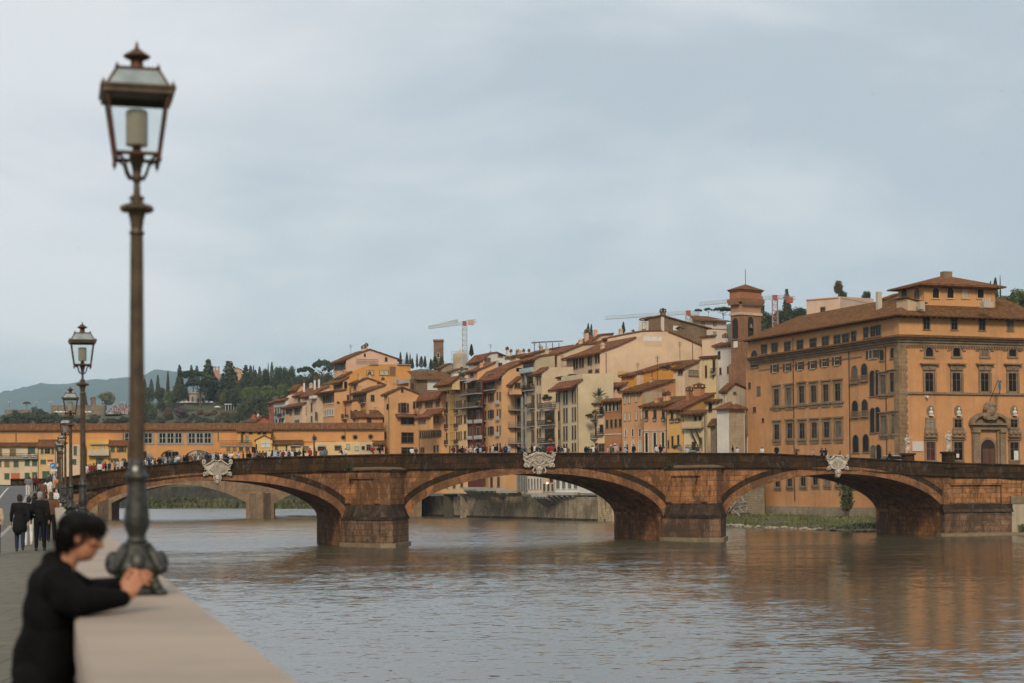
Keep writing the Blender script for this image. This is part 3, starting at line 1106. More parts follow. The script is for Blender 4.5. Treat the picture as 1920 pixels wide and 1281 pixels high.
    def roof_bits(s):
        segs = [k for k in range(len(s.prof) - 1) if s.prof[k + 1][0] - s.prof[k][0] > 2.0]
        if not segs or s.t < 2: return
        for kind in range(2):
            if rnd.random() < .4: continue
            (u0, z0), (u1, z1) = s.prof[segs[0]], s.prof[segs[0] + 1]
            f = rnd.uniform(.3, .8)
            p = s.P(lerp(u0, u1, f), lerp(z0, z1, f), s.t * rnd.uniform(.15, .85))
            g = MB()
            if kind == 0:
                hh = rnd.uniform(.5, .9)
                g.obox(p + UP * hh * .5, s.D, s.N, UP, .3, .35, hh)
                g.obox(p + UP * (hh * 1.5 + .05), s.D, s.N, UP, .42, .47, .06)
                g.obox(p + UP * (hh * 1.5 + .25), s.D, s.N, UP, .22, .27, .14)
                g.build('chimney', s.wm, s.root)
            else:
                hh = rnd.uniform(1.8, 3.4)
                g.tube([p - UP * .2, p + UP * hh], .035, 5)
                for k in range(5):
                    g.obox(p + UP * (hh - .15 - .2 * k), V((.95, .3, 0)), V((-.3, .95, 0)), UP, .5 - .06 * k, .025, .02)
                g.build('aerial', IRON, s.root)
    def chim(s, px, py, w, hpx, Yo=None, mat=None, du=3.0):
        Y = Yo or (s.Y + du)
        c = atY(px, py, Y)
        k = Y / F_PX
        g = MB()
        g.obox(c + UP * (-.6), s.D, s.N, UP, w * k / 2, w * k / 2, hpx * k / 2 + .6)
        ch = g.build('chimney', mat or s.wm, s.root)
        g = MB()
        top = c + UP * (hpx * k / 2)
        hw = w * k / 2 * 1.3
        g.obox(top + UP * .04, s.D, s.N, UP, hw, hw, .08)
        for i in (-1, 1):
            for j in (-1, 1):
                g.obox(top + s.D * (i * hw * .7) + s.N * (j * hw * .7) + UP * .3, s.D, s.N, UP, .1, .1, .2)
        b_ = [top + s.D * (i * hw) + s.N * (j * hw) + UP * .5 for i, j in ((-1, -1), (1, -1), (1, 1), (-1, 1))]
        g.mesh(b_ + [top + UP * .95], [[3, 2, 1, 0], [0, 1, 4], [1, 2, 4], [2, 3, 4], [3, 0, 4]])
        g.build('chimney_cap', TILED, ch)
        return s
    def aerial(s, px, py0, py1, Y=None):
        Y = Y or s.Y + 2
        p, q = atY(px, py0, Y), atY(px, py1, Y)
        g = MB()
        g.tube([q, V((q.x, q.y, p.z))], .05, 5)
        for k in range(4):
            g.obox(V((q.x, q.y, p.z - .3 - .28 * k)), V((1, .3, 0)).normalized(), V((-.3, 1, 0)).normalized(), UP, .55 - .08 * k, .03, .03)
        g.build('aerial', IRON, s.root)
        return s
CREAM = (.62, .45, .30)
BEIGE = (.56, .425, .28)
PEACH = (.60, .345, .17)
ORNG = (.58, .31, .138)
YELL = (.66, .44, .225)
SALM = (.50, .265, .135)
BRWN = (.36, .165, .07)
REDD = (.12, .035, .024)
PINK = (.62, .40, .27)
WHT = (.56, .52, .46)

# ---------------- houses along the far bank, from the palace leftwards
h = House('white plastered house with two small rows of windows beside the brick bell tower', 1376, 1340, 646, 334, WHT, [(1392, 640)], slope=-1.0, zb=5.3)
h.fw(1348.5, 666, 1348.5, 666, 1, 4, 14).fw(1366, 694, 1366, 694, 1, 4, 13).fw(1351, 696, 1351, 696, 1, 3, 12)
h.chim(1360, 638, 7, 10, 338)
h = House('narrow pale yellow house squeezed between cream gable wall and white house', 1342, 1315, 669, 330, (.60, .47, .26), [(1346, 668)], slope=-1.1, zb=5.3, roof=TILED, eave=.5)
h.fw(1324, 697, 1324, 697, 1, 3, 22).fb(1336, 1343, 702, .8)
h.fw(1339, 685, 1339, 685, 1, 4, 22)
h.pipe(1337, 672, 712)

h = House('huge blank cream party wall house with long red tiled roof slope', 1125, 1062, 661, 345, CREAM, [(1160, 648), (1192, 633), (1204, 629), (1205, 623), (1252, 622), (1280, 633), (1314, 648), (1350, 660)], slope=-.42, roofs=[0, 1, 5, 6, 7], roof=TILER, stain=.25, eave=1.2)
h.fw(1077, 683, 1077, 683, 1, 3, 17).fw(1082, 682, 1082, 682, 1, 3, 17).fw(1088, 680, 1088, 680, 1, 3, 17).fw(1093, 679, 1093, 679, 1, 3, 17).fw(1104, 676, 1108, 675, 2, 3, 17).fw(1118, 673, 1123, 672, 2, 3, 16)
h.panel(1206, 631, 1241, 640, WHITEP, side=True, name='banner')
h.panel(1210, 641, 1241, 650, plaster((.56, .41, .25), .3), side=True, name='patch')
h.pipe(1136, 662, 760, side=True).pipe(1298, 642, 690, side=True)
h.panel(1158, 696, 1178, 704, plaster((.52, .35, .17), .3), side=True, name='patch')
h.fw(1107, 697, 1120, 696, 2, 6, 5)
h.aerial(1275, 640, 676, 338)

h = House('set-back pale upper storey with projecting shade on the long red roof', 1160, 1128, 632, 368, BEIGE, [(1200, 622), (1240, 620)], slope=-.5, zb=5.3, roof=TILER)
h.fw(1147, 641, 1147, 641, 1, 12, 12, 'm')
h = House('little pink and cream rooftop house with sloping red roof left of the cream wall', 1110, 1085, 640, 372, PINK, [(1126, 628), (1150, 626)], slope=-.5, zb=5.3, roof=TILER)
h.chim(1100, 628, 6, 8, 374)
h = House('low stepped rooftop annex with air unit above the set-back red roof', 1092, 1070, 652, 366, CREAM, [(1110, 644), (1128, 640)], slope=-.5, zb=5.3, roof=TILER)
h.panel(1088, 646, 1096, 651, WHITEP, .5, side=True, name='air_unit')

h = House('tall cream house with pairs of slit windows and small red roof', 1082, 1042, 719, 333, (.56, .45, .29), [(1092, 712), (1092.6, 701), (1150, 700)], slope=-.42, roofs=[0], roof=TILER, stain=.2, eave=1.9)
for y0, hh in ((745, 26), (779, 26), (813, 26), (841, 16)):
    h.fw(1058, y0, 1063, y0 - .5, 2, 2.4, hh).fw(1074, y0 - 2, 1079, y0 - 2.6, 2, 2.4, hh * .95)
    h.fw(1044, y0 + 1, 1048, y0 + .5, 2, 2, hh * .6)
h.fw(1058, 905, 1076, 904, 3, 4, 18)
h.pipe(1050, 724, 850).pipe(1082.5, 722, 850, side=True)
h = House('recessed loggia front with dark balcony railings and big plants', 1041, 1017, 768, 340, BEIGE, [(1046, 768)], slope=-.42, roofs=[], stain=.2)
for y in (766, 798, 832):
    h.fb(1015, 1042, y, 1.0)
for y in (783, 816, 846):
    h.fw(1031, y, 1031, y, 1, 17, 22, 'm')
h.fw(1030, 905, 1030, 905, 1, 14, 16, 'm')
h = House('tall beige house with stacked slit windows and staggered red roofs', 1016, 1003, 698, 346, BEIGE, [(1028, 689), (1075, 688)], slope=-.42, roofs=[0], roof=TILER, stain=.25, eave=.9)
for y in (713, 747, 780, 812, 842):
    h.fw(1008, y, 1013, y - .4, 2, 2, 16)
h = House('set-back beige attic with red roof and wide casement windows', 1045, 1006, 665, 362, BEIGE, [(1070, 655), (1092, 646), (1120, 644)], slope=-.42, zb=5.3, roofs=[0, 1, 2], roof=TILER, stain=.25, eave=.9)
h.fw(1022, 681, 1029, 680, 2, 6, 14).fw(1038, 679.5, 1042, 679, 2, 4, 13)
h = House('grey framed glazed stair bay with loggia and pale blue balcony', 1003, 980, 673, 352, (.42, .34, .22), [(1012, 668), (1040, 664)], slope=-.42, roof=TILER, stain=.25, eave=.8)
h.fw(991, 685, 991, 685, 1, 18, 13, 'm').fb(980, 1002, 699, .8, solid=True, rail=flat('pale_blue_panel', (.36, .43, .42), .4), hgt=.8)
h.fw(991, 716, 991, 716, 1, 17, 20, 'm').fb(981, 1002, 733, .8)
for y in (752, 785, 818, 845):
    h.fw(998, y, 1001, y, 2, 2, 22).fw(984, y, 984, y, 1, 4, 26, pane=GLASS)
h.fb(993, 1003, 767, .7).fb(993, 1003, 800, .7)
for x in (981, 988.5):
    h.panel(x - 1.2, 700, x + 1.2, 850, GREYSLAB, .5, name='steel_column')

h = House('peach house with brown shuttered windows, balcony under a deep eave and sloping gable', 941, 903, 703, 360, PEACH, [(952, 692), (979, 681), (1000, 672)], slope=-.42, roof=TILER, stain=.35, eave=1.6)
h.fw(921, 712, 921, 712, 1, 13, 20, 'c', shut=SHUT).fw(910, 714, 910, 714, 1, 4, 16, pane=flat('pale_glass', (.2, .25, .25), .2)).fw(937, 711, 937, 711, 1, 6, 16, pane=flat('pale_glass', (.2, .25, .25), .2))
h.fb(912, 931, 732, .9)
for y, sh in ((746, .7), (778, .7), (809, .7), (842, .8)):
    h.fw(907.5, y + .8, 911, y + .3, 2, 2, 15, shut=SHUT).fw(933, y - 2.5, 938, y - 3, 2, 2.2, 15)
    if y < 840: h.fw(921, y - 1, 921, y - 1, 1, 5, 15, 's')
for y in (757, 790, 820):
    h.fb(908, 912, y, .5, solid=True, rail=SHUT, hgt=.7)
for y in (758, 788, 818):
    h.fb(931, 937, y, .4, solid=True, rail=flat('air_unit_grey', (.42, .4, .36), .6), hgt=.7)
h.fw(922, 905, 935, 904, 2, 4, 18)
for y in (738, 769.5, 801.5, 832):
    h.sb(952, 982, y, 1.3, rail=flat('grey_rail', (.2, .19, .17), .6))
for y in (728, 758, 790, 822):
    h.sw(974, y, 974, y, 1, 8, 22, 'm')
h.panel(968, 690, 979, 697, GLASS, .04, side=True, name='skylight')
h.pipe(966, 745, 850, side=True)
h.sw(975, 895, 985, 895, 2, 5, 18)
h = House('small balcony pavilion with red roof on the peach gable', 962, 955, 720, 356, PEACH, [(978, 706)], slope=-.42, zb=26, roof=TILER)
h.sw(970, 723, 970, 723, 1, 10, 9, 'm')

h = House('narrow dark red house with stacked loggias and wide balconies', 904, 874, 712, 367, REDD, [(906, 711)], slope=-.5, roofs=[], stain=.5)
h.fb(871, 904, 740, 1.6, rail=flat('brown_rail', (.09, .06, .045), .7)).fb(869, 905, 765, 2.0, rail=flat('brown_rail', (.09, .06, .045), .7))
h.fw(893, 727, 893, 727, 1, 18, 20, 'm').fw(891, 752, 891, 752, 1, 16, 18, 'm')
for y in (779, 810, 842):
    h.fw(897, y, 897, y, 1, 6, 18, 'm').fw(878, y + 1, 885, y, 2, 3, 16)
for y in (793, 823):
    h.fb(892, 904, y, .5, solid=True, rail=flat('air_unit_grey', (.42, .4, .36), .6), hgt=.6).fb(876, 886, y + 1, .5, solid=True, rail=flat('air_unit_grey', (.42, .4, .36), .6), hgt=.6)
g = MB()
a_, b_ = h.fac(886, 719), h.fac(904, 713)
g.prism([h.P(-.1, a_[1] + 1.0, h.fac(884, 715)[0]), h.P(-2.0, a_[1], h.fac(884, 715)[0]), h.P(-2.0, a_[1] + .08, h.fac(884, 715)[0]), h.P(-.1, a_[1] + 1.1, h.fac(884, 715)[0])], -h.D * 3.0)
g.build('awning', flat('grey_awning', (.22, .2, .18), .8), h.root)

h = House('bright yellow house with rows of slender windows and potted roof terrace', 873, 826, 713, 373, YELL, [(876, 713)], slope=-.5, roofs=[], stain=.45)
h.fw(828.5, 732, 841, 730, 4, 2.1, 15).fw(856, 729, 871, 726, 4, 2.1, 15).fw(846.5, 731, 851, 730.5, 2, 2.4, 15)
for y in (762, 790, 820):
    h.fw(830, y + 1, 830, y + 1, 1, 2.2, 14).fw(838, y, 838, y, 1, 2.2, 16).fw(847, y - 1, 851.5, y - 1.5, 2, 2.4, 14).fw(857, y - 2, 865, y - 3, 3, 2.2, 15).fw(872, y - 4, 872, y - 4, 1, 3, 14)
    h.fb(836, 840, y + 14, .5, solid=True, rail=SHUT, hgt=.9).fb(854, 859, y + 13, .5, solid=True, rail=SHUT, hgt=.9)
h.fw(832, 845, 858, 843, 3, 4, 14)
h.panel(844, 721, 853, 850, plaster((.64, .37, .10), .4), .06, name='ochre_pilaster')
h.fb(848, 878, 712, 1.0, solid=True, rail=plaster((.6, .47, .33)), hgt=.55)
h.fw(838, 907, 866, 905, 3, 4, 15)
h2 = House('small tiled lean-to roof over the yellow house beside its terrace', 848, 820, 717, 372, YELL, [(862, 706)], slope=-.5, zb=28, roof=TILED, eave=1.1)

h = House('low ochre house with loggia, projecting bay and a row of square windows', 826, 785, 742, 382, ORNG, [(830, 735), (850, 730)], slope=-.5, roof=TILER, eave=1.1)
h.fw(799, 757, 810, 756, 4, 2.6, 14).fw(821, 754, 821, 754, 1, 7, 14, 'c', shut=SHUT).fw(777, 760, 789, 758, 3, 4, 12)
h.fw(789, 815, 809, 814, 6, 2.6, 13).fw(813, 813.5, 824, 813, 3, 3.4, 12, 's').fw(815, 787, 821, 786, 2, 2.8, 13, shut=SHUT)
h.fw(790, 844, 794, 844, 2, 2.6, 9).fw(815, 842, 821, 841, 2, 3.4, 12)
h.pipe(786, 760, 850)
b2 = House('ochre projecting bay window box under a brown tiled lean-to', 806, 781, 781, 377, ORNG, [(812, 776)], slope=-.5, zb=atY(800, 805, 377).z, roof=TILER, eave=.5)
b2.fw(786, 789, 797, 788, 4, 2.4, 10)
b2 = House('brown tiled canopy roof above the ochre loggia', 826, 797, 772, 379, ORNG, [(832, 766)], slope=-.5, zb=atY(800, 775, 379).z, roof=TILER, eave=1.0)

h = House('tall orange gabled house with one shuttered window under the gable', 727, 720, 739, 395, ORNG, [(753, 726.5), (781, 737), (788, 741)], slope=-.5, stain=.3, eave=.8, roof=TILED)
h.sw(756.5, 765, 756.5, 765, 1, 9, 18, 's').sw(754, 732, 754, 732, 1, 4, 6)
h.sw(764, 790, 764, 790, 1, 24, 11, 'm').sw(764, 821, 764, 821, 1, 22, 19, 'm', pane=GLASS).sw(764, 845, 764, 845, 1, 22, 11)
h.sw(726.5, 763, 726.5, 763, 1, 3, 10, shut=SHUT).fw(723.5, 815, 723.5, 815, 1, 2.4, 10)
h.pipe(728.5, 745, 850, side=True)
g = MB()
p0, p1 = h.sid(741, 779), h.sid(781, 779)
g.prism([h.P(p0[0], p0[1], -.02), h.P(p0[0], p0[1] - .45, -1.2), h.P(p0[0], p0[1] - .25, -1.2), h.P(p0[0], p0[1] + .4, -.02)], h.N * (p1[0] - p0[0]))
g.build('canopy_roof', TILER, h.root)
h.panel(740, 781, 784, 850, plaster((.55, .285, .12), .35), .02, side=True, name='projecting_bay')

h = House('low ochre house with dark tiled roof and single square window', 673, 665, 781, 402, ORNG, [(721, 780.5)], slope=-.45, roofs=[], stain=.3, zb=5.3)
h.sw(692, 789, 692, 789, 1, 7, 9, shut=SHUT).sw(719, 787, 719, 787, 1, 3, 9)
g = MB()
g.poly([h.P(-.6, h.ze - .2, -.8), h.P(h.prof[-1][0], h.ze - .2, -.8), h.P(h.prof[-1][0], h.ze + 1.8, 4.5), h.P(-.6, h.ze + 1.8, 4.5)])
g.poly([h.P(-.6, h.ze + 1.8, 4.5), h.P(-.6, h.ze - .2, -.8), h.P(-.6, h.ze - .4, -.8), h.P(-.6, h.ze - .4, 4.5)])
g.build('roof', TILED, h.root)

# upper orange cluster
h = House('pink gabled house at the top of the cluster with row of dark windows', 649, 626, 674, 455, PINK, [(670, 664), (693, 655.5), (720, 664.5), (745, 673)], slope=-.45, zb=5.3, roof=TILED, stain=.3, eave=1.5)
h.fw(630, 688, 637, 687, 3, 3, 11).fw(640, 686.5, 646, 686, 3, 3, 12)
h.sw(684, 666, 684, 666, 1, 3, 5).sw(724, 674, 724, 674, 1, 4, 7)
h.chim(682, 656, 7, 6, 458).chim(687, 652, 5, 6, 460)
h = House('deep orange terraced house with flat roof and wide pale windows', 644, 632, 707, 432, (.58, .27, .075), [(660, 697), (688, 686), (703, 682.5), (704, 683.5), (770, 683)], slope=-.45, zb=5.3, roofs=[0], roof=TILED, stain=.4)
h.sw(694, 699, 694, 699, 1, 12, 7, pane=flat('pale_pane', (.45, .42, .3), .3)).sw(720, 699, 720, 699, 1, 15, 8, pane=flat('pale_pane', (.45, .42, .3), .3)).sw(736, 696, 736, 696, 1, 9, 15, 'm', pane=flat('brown_door', (.2, .09, .04), .6))
h.sb(668, 708, 683, .4, hgt=1.1)
h.sb(745, 770, 684, .4, hgt=1.1)
h = House('dark tiled roof with open loggia below on the left of the orange house', 643, 611, 714, 428, ORNG, [(655, 707)], slope=-.45, zb=5.3, roof=TILED, eave=1.4)
h.fw(613, 724, 640, 720, 6, 4, 13, 'm')
h.sw(648, 722, 648, 722, 1, 5, 12)
h = House('peach gabled house with little window in the middle of the cluster', 671, 658, 717, 420, PEACH, [(688, 709), (708, 716), (722, 722)], slope=-.45, zb=5.3, roof=TILED)
h.fw(666, 725, 666, 725, 1, 4, 10)
h.chim(693, 705, 4, 5, 424)
h = House('peach loggia house with slatted gallery and brown pent roof', 688, 661, 735, 411, PEACH, [(706, 728), (724, 722)], slope=-.5, zb=5.3, roof=TILED)
h.fw(664, 748, 685, 744, 7, 2.6, 14, 'm').sw(698.5, 746.5, 698.5, 746.5, 1, 6, 11).fb(660, 686, 757, .8)
h = House('orange house with glazed loggia gallery and white framed veranda', 627, 597, 734, 408, ORNG, [(650, 731), (651, 737)], slope=-.5, zb=5.3, roof=TILER, stain=.45, eave=1.8)
h.fw(600, 750, 625, 747, 7, 3, 13).fw(601, 775.5, 624, 772.5, 6, 3.6, 12, frame=WHITEP, pane=flat('veranda_glass', (.3, .27, .22), .3))
h.sw(634, 755, 634, 755, 1, 4, 3).band(597, 759, 627, 757, 1.6, WHITEP)
h = House('narrow orange stair tower with small pent roofs and balcony plants', 660, 649, 752, 405, ORNG, [(668, 750), (676, 758)], slope=-.5, zb=5.3, roof=TILED)
h.fw(653, 747.5, 653, 747.5, 1, 4, 12).fb(636, 652, 786, 1.0).sw(667, 775, 667, 775, 1, 5, 12)
h.fw(645, 772, 645, 772, 1, 6, 12)
h = House('peach roof garden house with clutter of pots right of the gable', 710, 700, 730, 418, PEACH, [(735, 722), (766, 718)], slope=-.45, zb=5.3, roofs=[], stain=.4)
h.chim(710, 724, 4, 7, 420).chim(718, 716, 4, 6, 424)
h.sw(718, 736, 718, 736, 1, 4, 8)
h.band(737, 718, 766, 712, 7, flat('grey_skylight', (.36, .36, .35), .5), 1.0, side=True, name='skylight')

# beige houses at the left end of the cluster
h = House('tall beige house with scattered dark windows beside the orange loggia', 593, 567, 739, 414, BEIGE, [(600, 732), (625, 722)], slope=-.5, zb=5.3, roof=TILER, stain=.4)
h.fw(573.5, 743, 577.5, 742, 2, 2.6, 12).fw(572, 771, 572, 771, 1, 5, 12).fw(584.5, 764, 584.5, 764, 1, 2.6, 15).fw(584.5, 786, 584.5, 786, 1, 2.6, 10).fw(593, 780, 593, 780, 1, 3, 13)
h.chim(590, 717, 3, 9, 418, WHITEP).chim(598, 715, 3, 8, 420, WHITEP).chim(570, 722, 3, 8, 424, WHITEP)
h.fb(586, 594, 748, .9, solid=True, rail=WHITEP, hgt=.6)
h = House('lower beige house with grey-brown pent roof and small square windows', 567, 535, 759, 420, (.54, .41, .28), [(575, 755)], slope=-.5, zb=5.3, roof=TILED, stain=.4, eave=1.2)
h.fw(538, 774, 542, 773.5, 3, 2, 10).fw(545.5, 772, 545.5, 772, 1, 2.4, 12).fw(554, 771, 561, 770, 3, 2.4, 12).fw(554, 791, 560, 790, 3, 2.2, 5)
h.panel(537, 778, 543, 792, plaster(ORNG), .3, name='orange_bay')
h = House('upper beige house with tall window under its own red roof', 567, 552, 740, 432, BEIGE, [(580, 732), (600, 724)], slope=-.5, zb=5.3, roof=TILER, stain=.4)
h.fw(561, 747, 561, 747, 1, 4, 11)
h = House('pink stepped wall house below the tiled turret', 553, 535, 745, 438, PINK, [(560, 738)], slope=-.5, zb=5.3, roofs=[], stain=.2)
h = House('square tiled rooftop turret above the pink wall', 557, 545, 730, 440, PEACH, [(564, 721), (572, 726)], slope=-.5, zb=5.3, roof=TILED)
h = House('white house with grey framed arcade windows at the far end of the row', 535, 511, 750, 432, (.55, .54, .50), [(541, 747)], slope=-.5, zb=5.3, roof=TILED, stain=.3)
h.fw(513, 772, 532, 770, 5, 2.4, 12, 'b', frame=GREYSLAB).fw(513, 790, 530, 789, 4, 2.2, 6)
h.fb(526, 534, 784, .9)
h = House('thin brick red wall house at the very left end of the row', 511, 504, 755, 434, (.30, .10, .055), [(513, 754)], slope=-.8, zb=5.3, roof=TILED, stain=.3)
h.fw(507, 770, 507, 770, 1, 2, 4)
h = House('low red roofed houses peeping above the corridor roof', 480, 464, 790, 445, (.45, .17, .09), [(492, 780), (506, 786)], slope=-1.2, zb=5.3, roof=TILER)
h.chim(484, 778, 3, 5, 447, WHITEP)

# background roofs in the middle
SB = masonry('brown_rubble', (.25, .165, .095), (.19, .125, .075), (.13, .095, .06), .7, .35, samt=.4)
h = House('brown stone barn with broad tiled roof and white panelled opening', 780, 768, 709, 415, SB, [(846, 709)], slope=-.4, zb=5.3, roofs=[], stain=.3)
g = MB()
g.poly([h.P(-.5, h.ze - .25, -1), h.P(h.prof[-1][0] + .5, h.ze - .25, -1), h.P(h.prof[-1][0] + .5, h.ze + 2.1, 6), h.P(-.5, h.ze + 2.1, 6)])
g.poly([h.P(-.5, h.ze - .5, -1), h.P(h.prof[-1][0] + .5, h.ze - .5, -1), h.P(h.prof[-1][0] + .5, h.ze - .25, -1), h.P(-.5, h.ze - .25, -1)])
g.build('roof', TILED, h.root)
h.panel(801, 712, 834, 732, flat('white_panel', (.55, .53, .48), .7), .12, side=True, name='white_panel')
h.fw(774, 725, 774, 725, 1, 5, 14)
h = House('white house with shallow red gable and square windows behind the yellow house', 905, 878, 676, 430, WHT, [(918, 663), (930, 661), (950, 669)], slope=-.45, zb=5.3, roof=TILER, stain=.25)
h.fw(894, 680, 894, 680, 1, 9, 8, 'm').sw(914, 676, 914, 676, 1, 10, 8, 'm').sw(938, 667, 938, 667, 1, 8, 4)
h.chim(951, 660, 4, 8, 434)
h = House('white flat topped house with red flue beside the peach roof', 932, 918, 682, 415, WHT, [(945, 681), (972, 675)], slope=-.45, zb=5.3, roofs=[], stain=.25)
h.chim(952, 677, 7, 6, 417).sw(938, 684, 938, 684, 1, 6, 6)
h = House('peach gable with red roof edge behind the red house', 895, 874, 695, 400, PEACH, [(912, 688), (930, 679)], slope=-.45, zb=5.3, roof=TILER)
h.fw(885, 702, 885, 702, 1, 5, 8)
h = House('white low house front with roof terrace pots behind the yellow house', 877, 848, 700, 405, WHT, [(882, 697)], slope=-.45, zb=5.3, roofs=[], stain=.3)
h.fw(866, 692, 866, 692, 1, 4, 6)
h = House('roof terrace deck with thin dark pergola left of the long red roof', 1000, 975, 665, 395, BEIGE, [(1030, 655), (1075, 648)], slope=-.45, zb=5.3, roof=TILER)
for x in (1002, 1012, 1024, 1036, 1048):
    p, q = atY(x, 643, 392), atY(x, 661, 392)
    g = MB()
    g.tube([V((p.x, p.y, q.z)), p], .09, 6)
    g.build('pergola_post', IRON, h.root)
g = MB()
for k in range(9):
    p, q = atY(1000 + k * 6, 642 - .2 * k, 389), atY(1003 + k * 6, 642 - .2 * k, 396)
    g.tube([p, q], .07, 5)
g.tube([atY(996, 643, 391), atY(1054, 640, 391)], .12, 5)
g.tube([atY(998, 642, 395), atY(1056, 639.5, 395)], .12, 5)
g.build('pergola_roof', flat('grey_canvas', (.16, .16, .15), .8), h.root)
h = House('cluster of low pale rooftops with chimneys before the cypresses', 968, 940, 668, 470, PINK, [(985, 664), (1004, 668)], slope=-.6, zb=5.3, roof=TILED)
h.chim(958, 663, 3, 5, 472).chim(972, 663, 3, 5, 474).chim(982, 662, 3, 5, 474).chim(992, 662, 3, 5, 474)
h = House('stone villa with long shallow gable behind roof terrace pots', 1215, 1208, 597, 378, SB, [(1240, 592), (1290, 606), (1325, 615)], slope=-.5, zb=5.3, roof=TILED, eave=1.2)
h.panel(1239, 594, 1245, 621, plaster((.6, .5, .42)), .12, side=True, name='pale_strip')
h.panel(1262, 611, 1272, 620, WHITEP, .1, side=True, name='white_shutter')
h.chim(1243, 588, 8, 6, 381)
h = House('white dormer cabin on the roof terrace left of the stone villa', 1214, 1197, 602, 372, WHT, [(1216, 602)], slope=-1.2, zb=5.3, roofs=[], stain=.2)
h.fw(1208, 611, 1208, 611, 1, 6, 12, 'm', pane=WHITEP)
h = House('pale pink apartment block with grey shutters behind the stone villa', 1300, 1272, 600, 400, (.60, .47, .38), [(1362, 599)], slope=-.5, zb=5.3, roofs=[], stain=.2)
h.sw(1340, 607, 1340, 607, 1, 5, 7, 'c', shut=GREYSLAB).sw(1318, 609, 1318, 609, 1, 5, 7, 'c', shut=GREYSLAB).sw(1340, 626, 1340, 626, 1, 5, 7, 'c', shut=GREYSLAB).band(1300, 617, 1362, 616, 1, STONE, side=True)
g = MB()
g.poly([h.P(-1, h.ze, -1), h.P(h.prof[-1][0] + .8, h.ze, -1), h.P(h.prof[-1][0] - 2, h.ze + 1.6, 5), h.P(2, h.ze + 1.6, 5)])
g.poly([h.P(-1, h.ze - .25, -1), h.P(h.prof[-1][0] + .8, h.ze - .25, -1), h.P(h.prof[-1][0] + .8, h.ze, -1), h.P(-1, h.ze, -1)])
g.build('roof', TILED, h.root)
h = House('cream roof terrace storey with low red tiled edge behind the great wall', 1340, 1316, 630, 350, CREAM, [(1342, 630)], slope=-1.0, zb=5.3, roof=TILER, eave=.5)

# right hand low houses
SL = -1.2
h = House('orange house with long slanting red roof behind the salmon house', 1190, 1165, 703, 338, (.58, .27, .05), [(1225, 694), (1262, 682), (1300, 676)], slope=-.8, zb=5.3, roof=TILER, stain=.35)
h.chim(1200, 707, 9, 9, 334, plaster(PINK)).pipe(1222, 696, 718, side=True).aerial(1233, 667, 716, 336)
h = House('small peach rooftop pavilion with dark overhanging roof and planted balcony', 1283, 1262, 690, 328, CREAM, [(1312, 676)], slope=-1.0, zb=5.3, roof=TILED)
h.fw(1276, 697, 1276, 697, 1, 7, 11, 'm').sw(1300, 700, 1300, 700, 1, 16, 9, 'm', pane=flat('pale_glass2', (.3, .26, .2), .3))
h = House('pink rooftop annex with red lean-to beside the great cream wall', 1167, 1140, 723, 336, PINK, [(1176, 718)], slope=SL, zb=5.3, roof=TILER)
h.fw(1150, 731, 1160, 730, 2, 4, 8)
h = House('salmon house with pale blind windows and stained side gable', 1204, 1166, 733, 321, SALM, [(1264, 713), (1266, 720), (1344, 719)], slope=SL, roofs=[0], roof=TILED, stain=.6, eave=1.0)
side_st = plaster((.50, .38, .25), .9)
h.panel(1205, 733, 1263, 760, side_st, .03, side=True, name='stained_render')
h.fw(1172, 747, 1180, 746, 2, 3, 20, 'c', shut=flat('pale_blind', (.42, .40, .32), .8)).fw(1193, 745, 1193, 745, 1, 3, 18, 'c', shut=flat('pale_blind', (.42, .40, .32), .8))
h.fw(1172, 782, 1180, 781, 2, 3, 15, 'c', shut=flat('pale_blind', (.42, .40, .32), .8)).fw(1193, 780, 1203, 779, 2, 3, 15, 'c', shut=flat('pale_blind', (.42, .40, .32), .8))
h.fw(1173.5, 812, 1200, 811, 3, 3, 14, frame=WHITEP).fw(1173.5, 838, 1200, 837, 3, 4, 20, frame=WHITEP, pane=flat('pale_pane3', (.32, .33, .3), .4))
h = House('brick brown house with two rows of shuttered windows', 1165, 1134, 750, 328, BRWN, [(1168, 748)], slope=SL, roof=TILED, stain=.5, eave=.9)
h.fw(1137, 764, 1158, 762, 4, 4, 16, frame=flat('white_rim', (.4, .36, .3), .7)).fw(1138.5, 795, 1163, 793, 4, 4, 15).band(1135, 815, 1166, 813.5, 1.2, WHITEP)
h = House('narrow house with stacked balconies and hanging plants beside the cream wall', 1133, 1097, 757, 333, CREAM, [(1135, 757)], slope=SL, roof=TILED, stain=.4, eave=.7)
h.fb(1097, 1121, 787, 1.0).fb(1096, 1121, 823, 1.0).fb(1123, 1133, 778, .7).fb(1123, 1133, 815, .7)
h.fw(1110, 777, 1110, 777, 1, 14, 16, 'm').fw(1110, 806, 1110, 806, 1, 16, 24, 'm').fw(1128, 769, 1128, 769, 1, 6, 12).fw(1128, 804, 1128, 804, 1, 6, 14).fw(1112, 840, 1112, 840, 1, 16, 16)
h.fw(1128, 840, 1128, 840, 1, 10, 14)
h = House('rooftop planter terrace with slatted grey wall and palm', 1138, 1113, 742, 335, GREYSLAB, [(1141, 742)], slope=SL, zb=atY(1120, 753, 335).z, roofs=[])
h = House('coral house with large framed windows and small flower boxes', 1250, 1204, 760, 313, SALM, [(1275, 752), (1292, 744)], slope=SL, roof=TILED, stain=.4, eave=.9)
h.fw(1212.5, 778, 1244, 776.5, 3, 5, 17, frame=STONE).fw(1213, 830, 1244, 829, 3, 5, 36, 'b', frame=flat('pale_stone_rim', (.5, .42, .32), .8), rim=.25)
for x in (1212.5, 1228, 1244):
    h.fb(x - 3, x + 3, 788, .35, solid=True, rail=SHUT, hgt=.35)
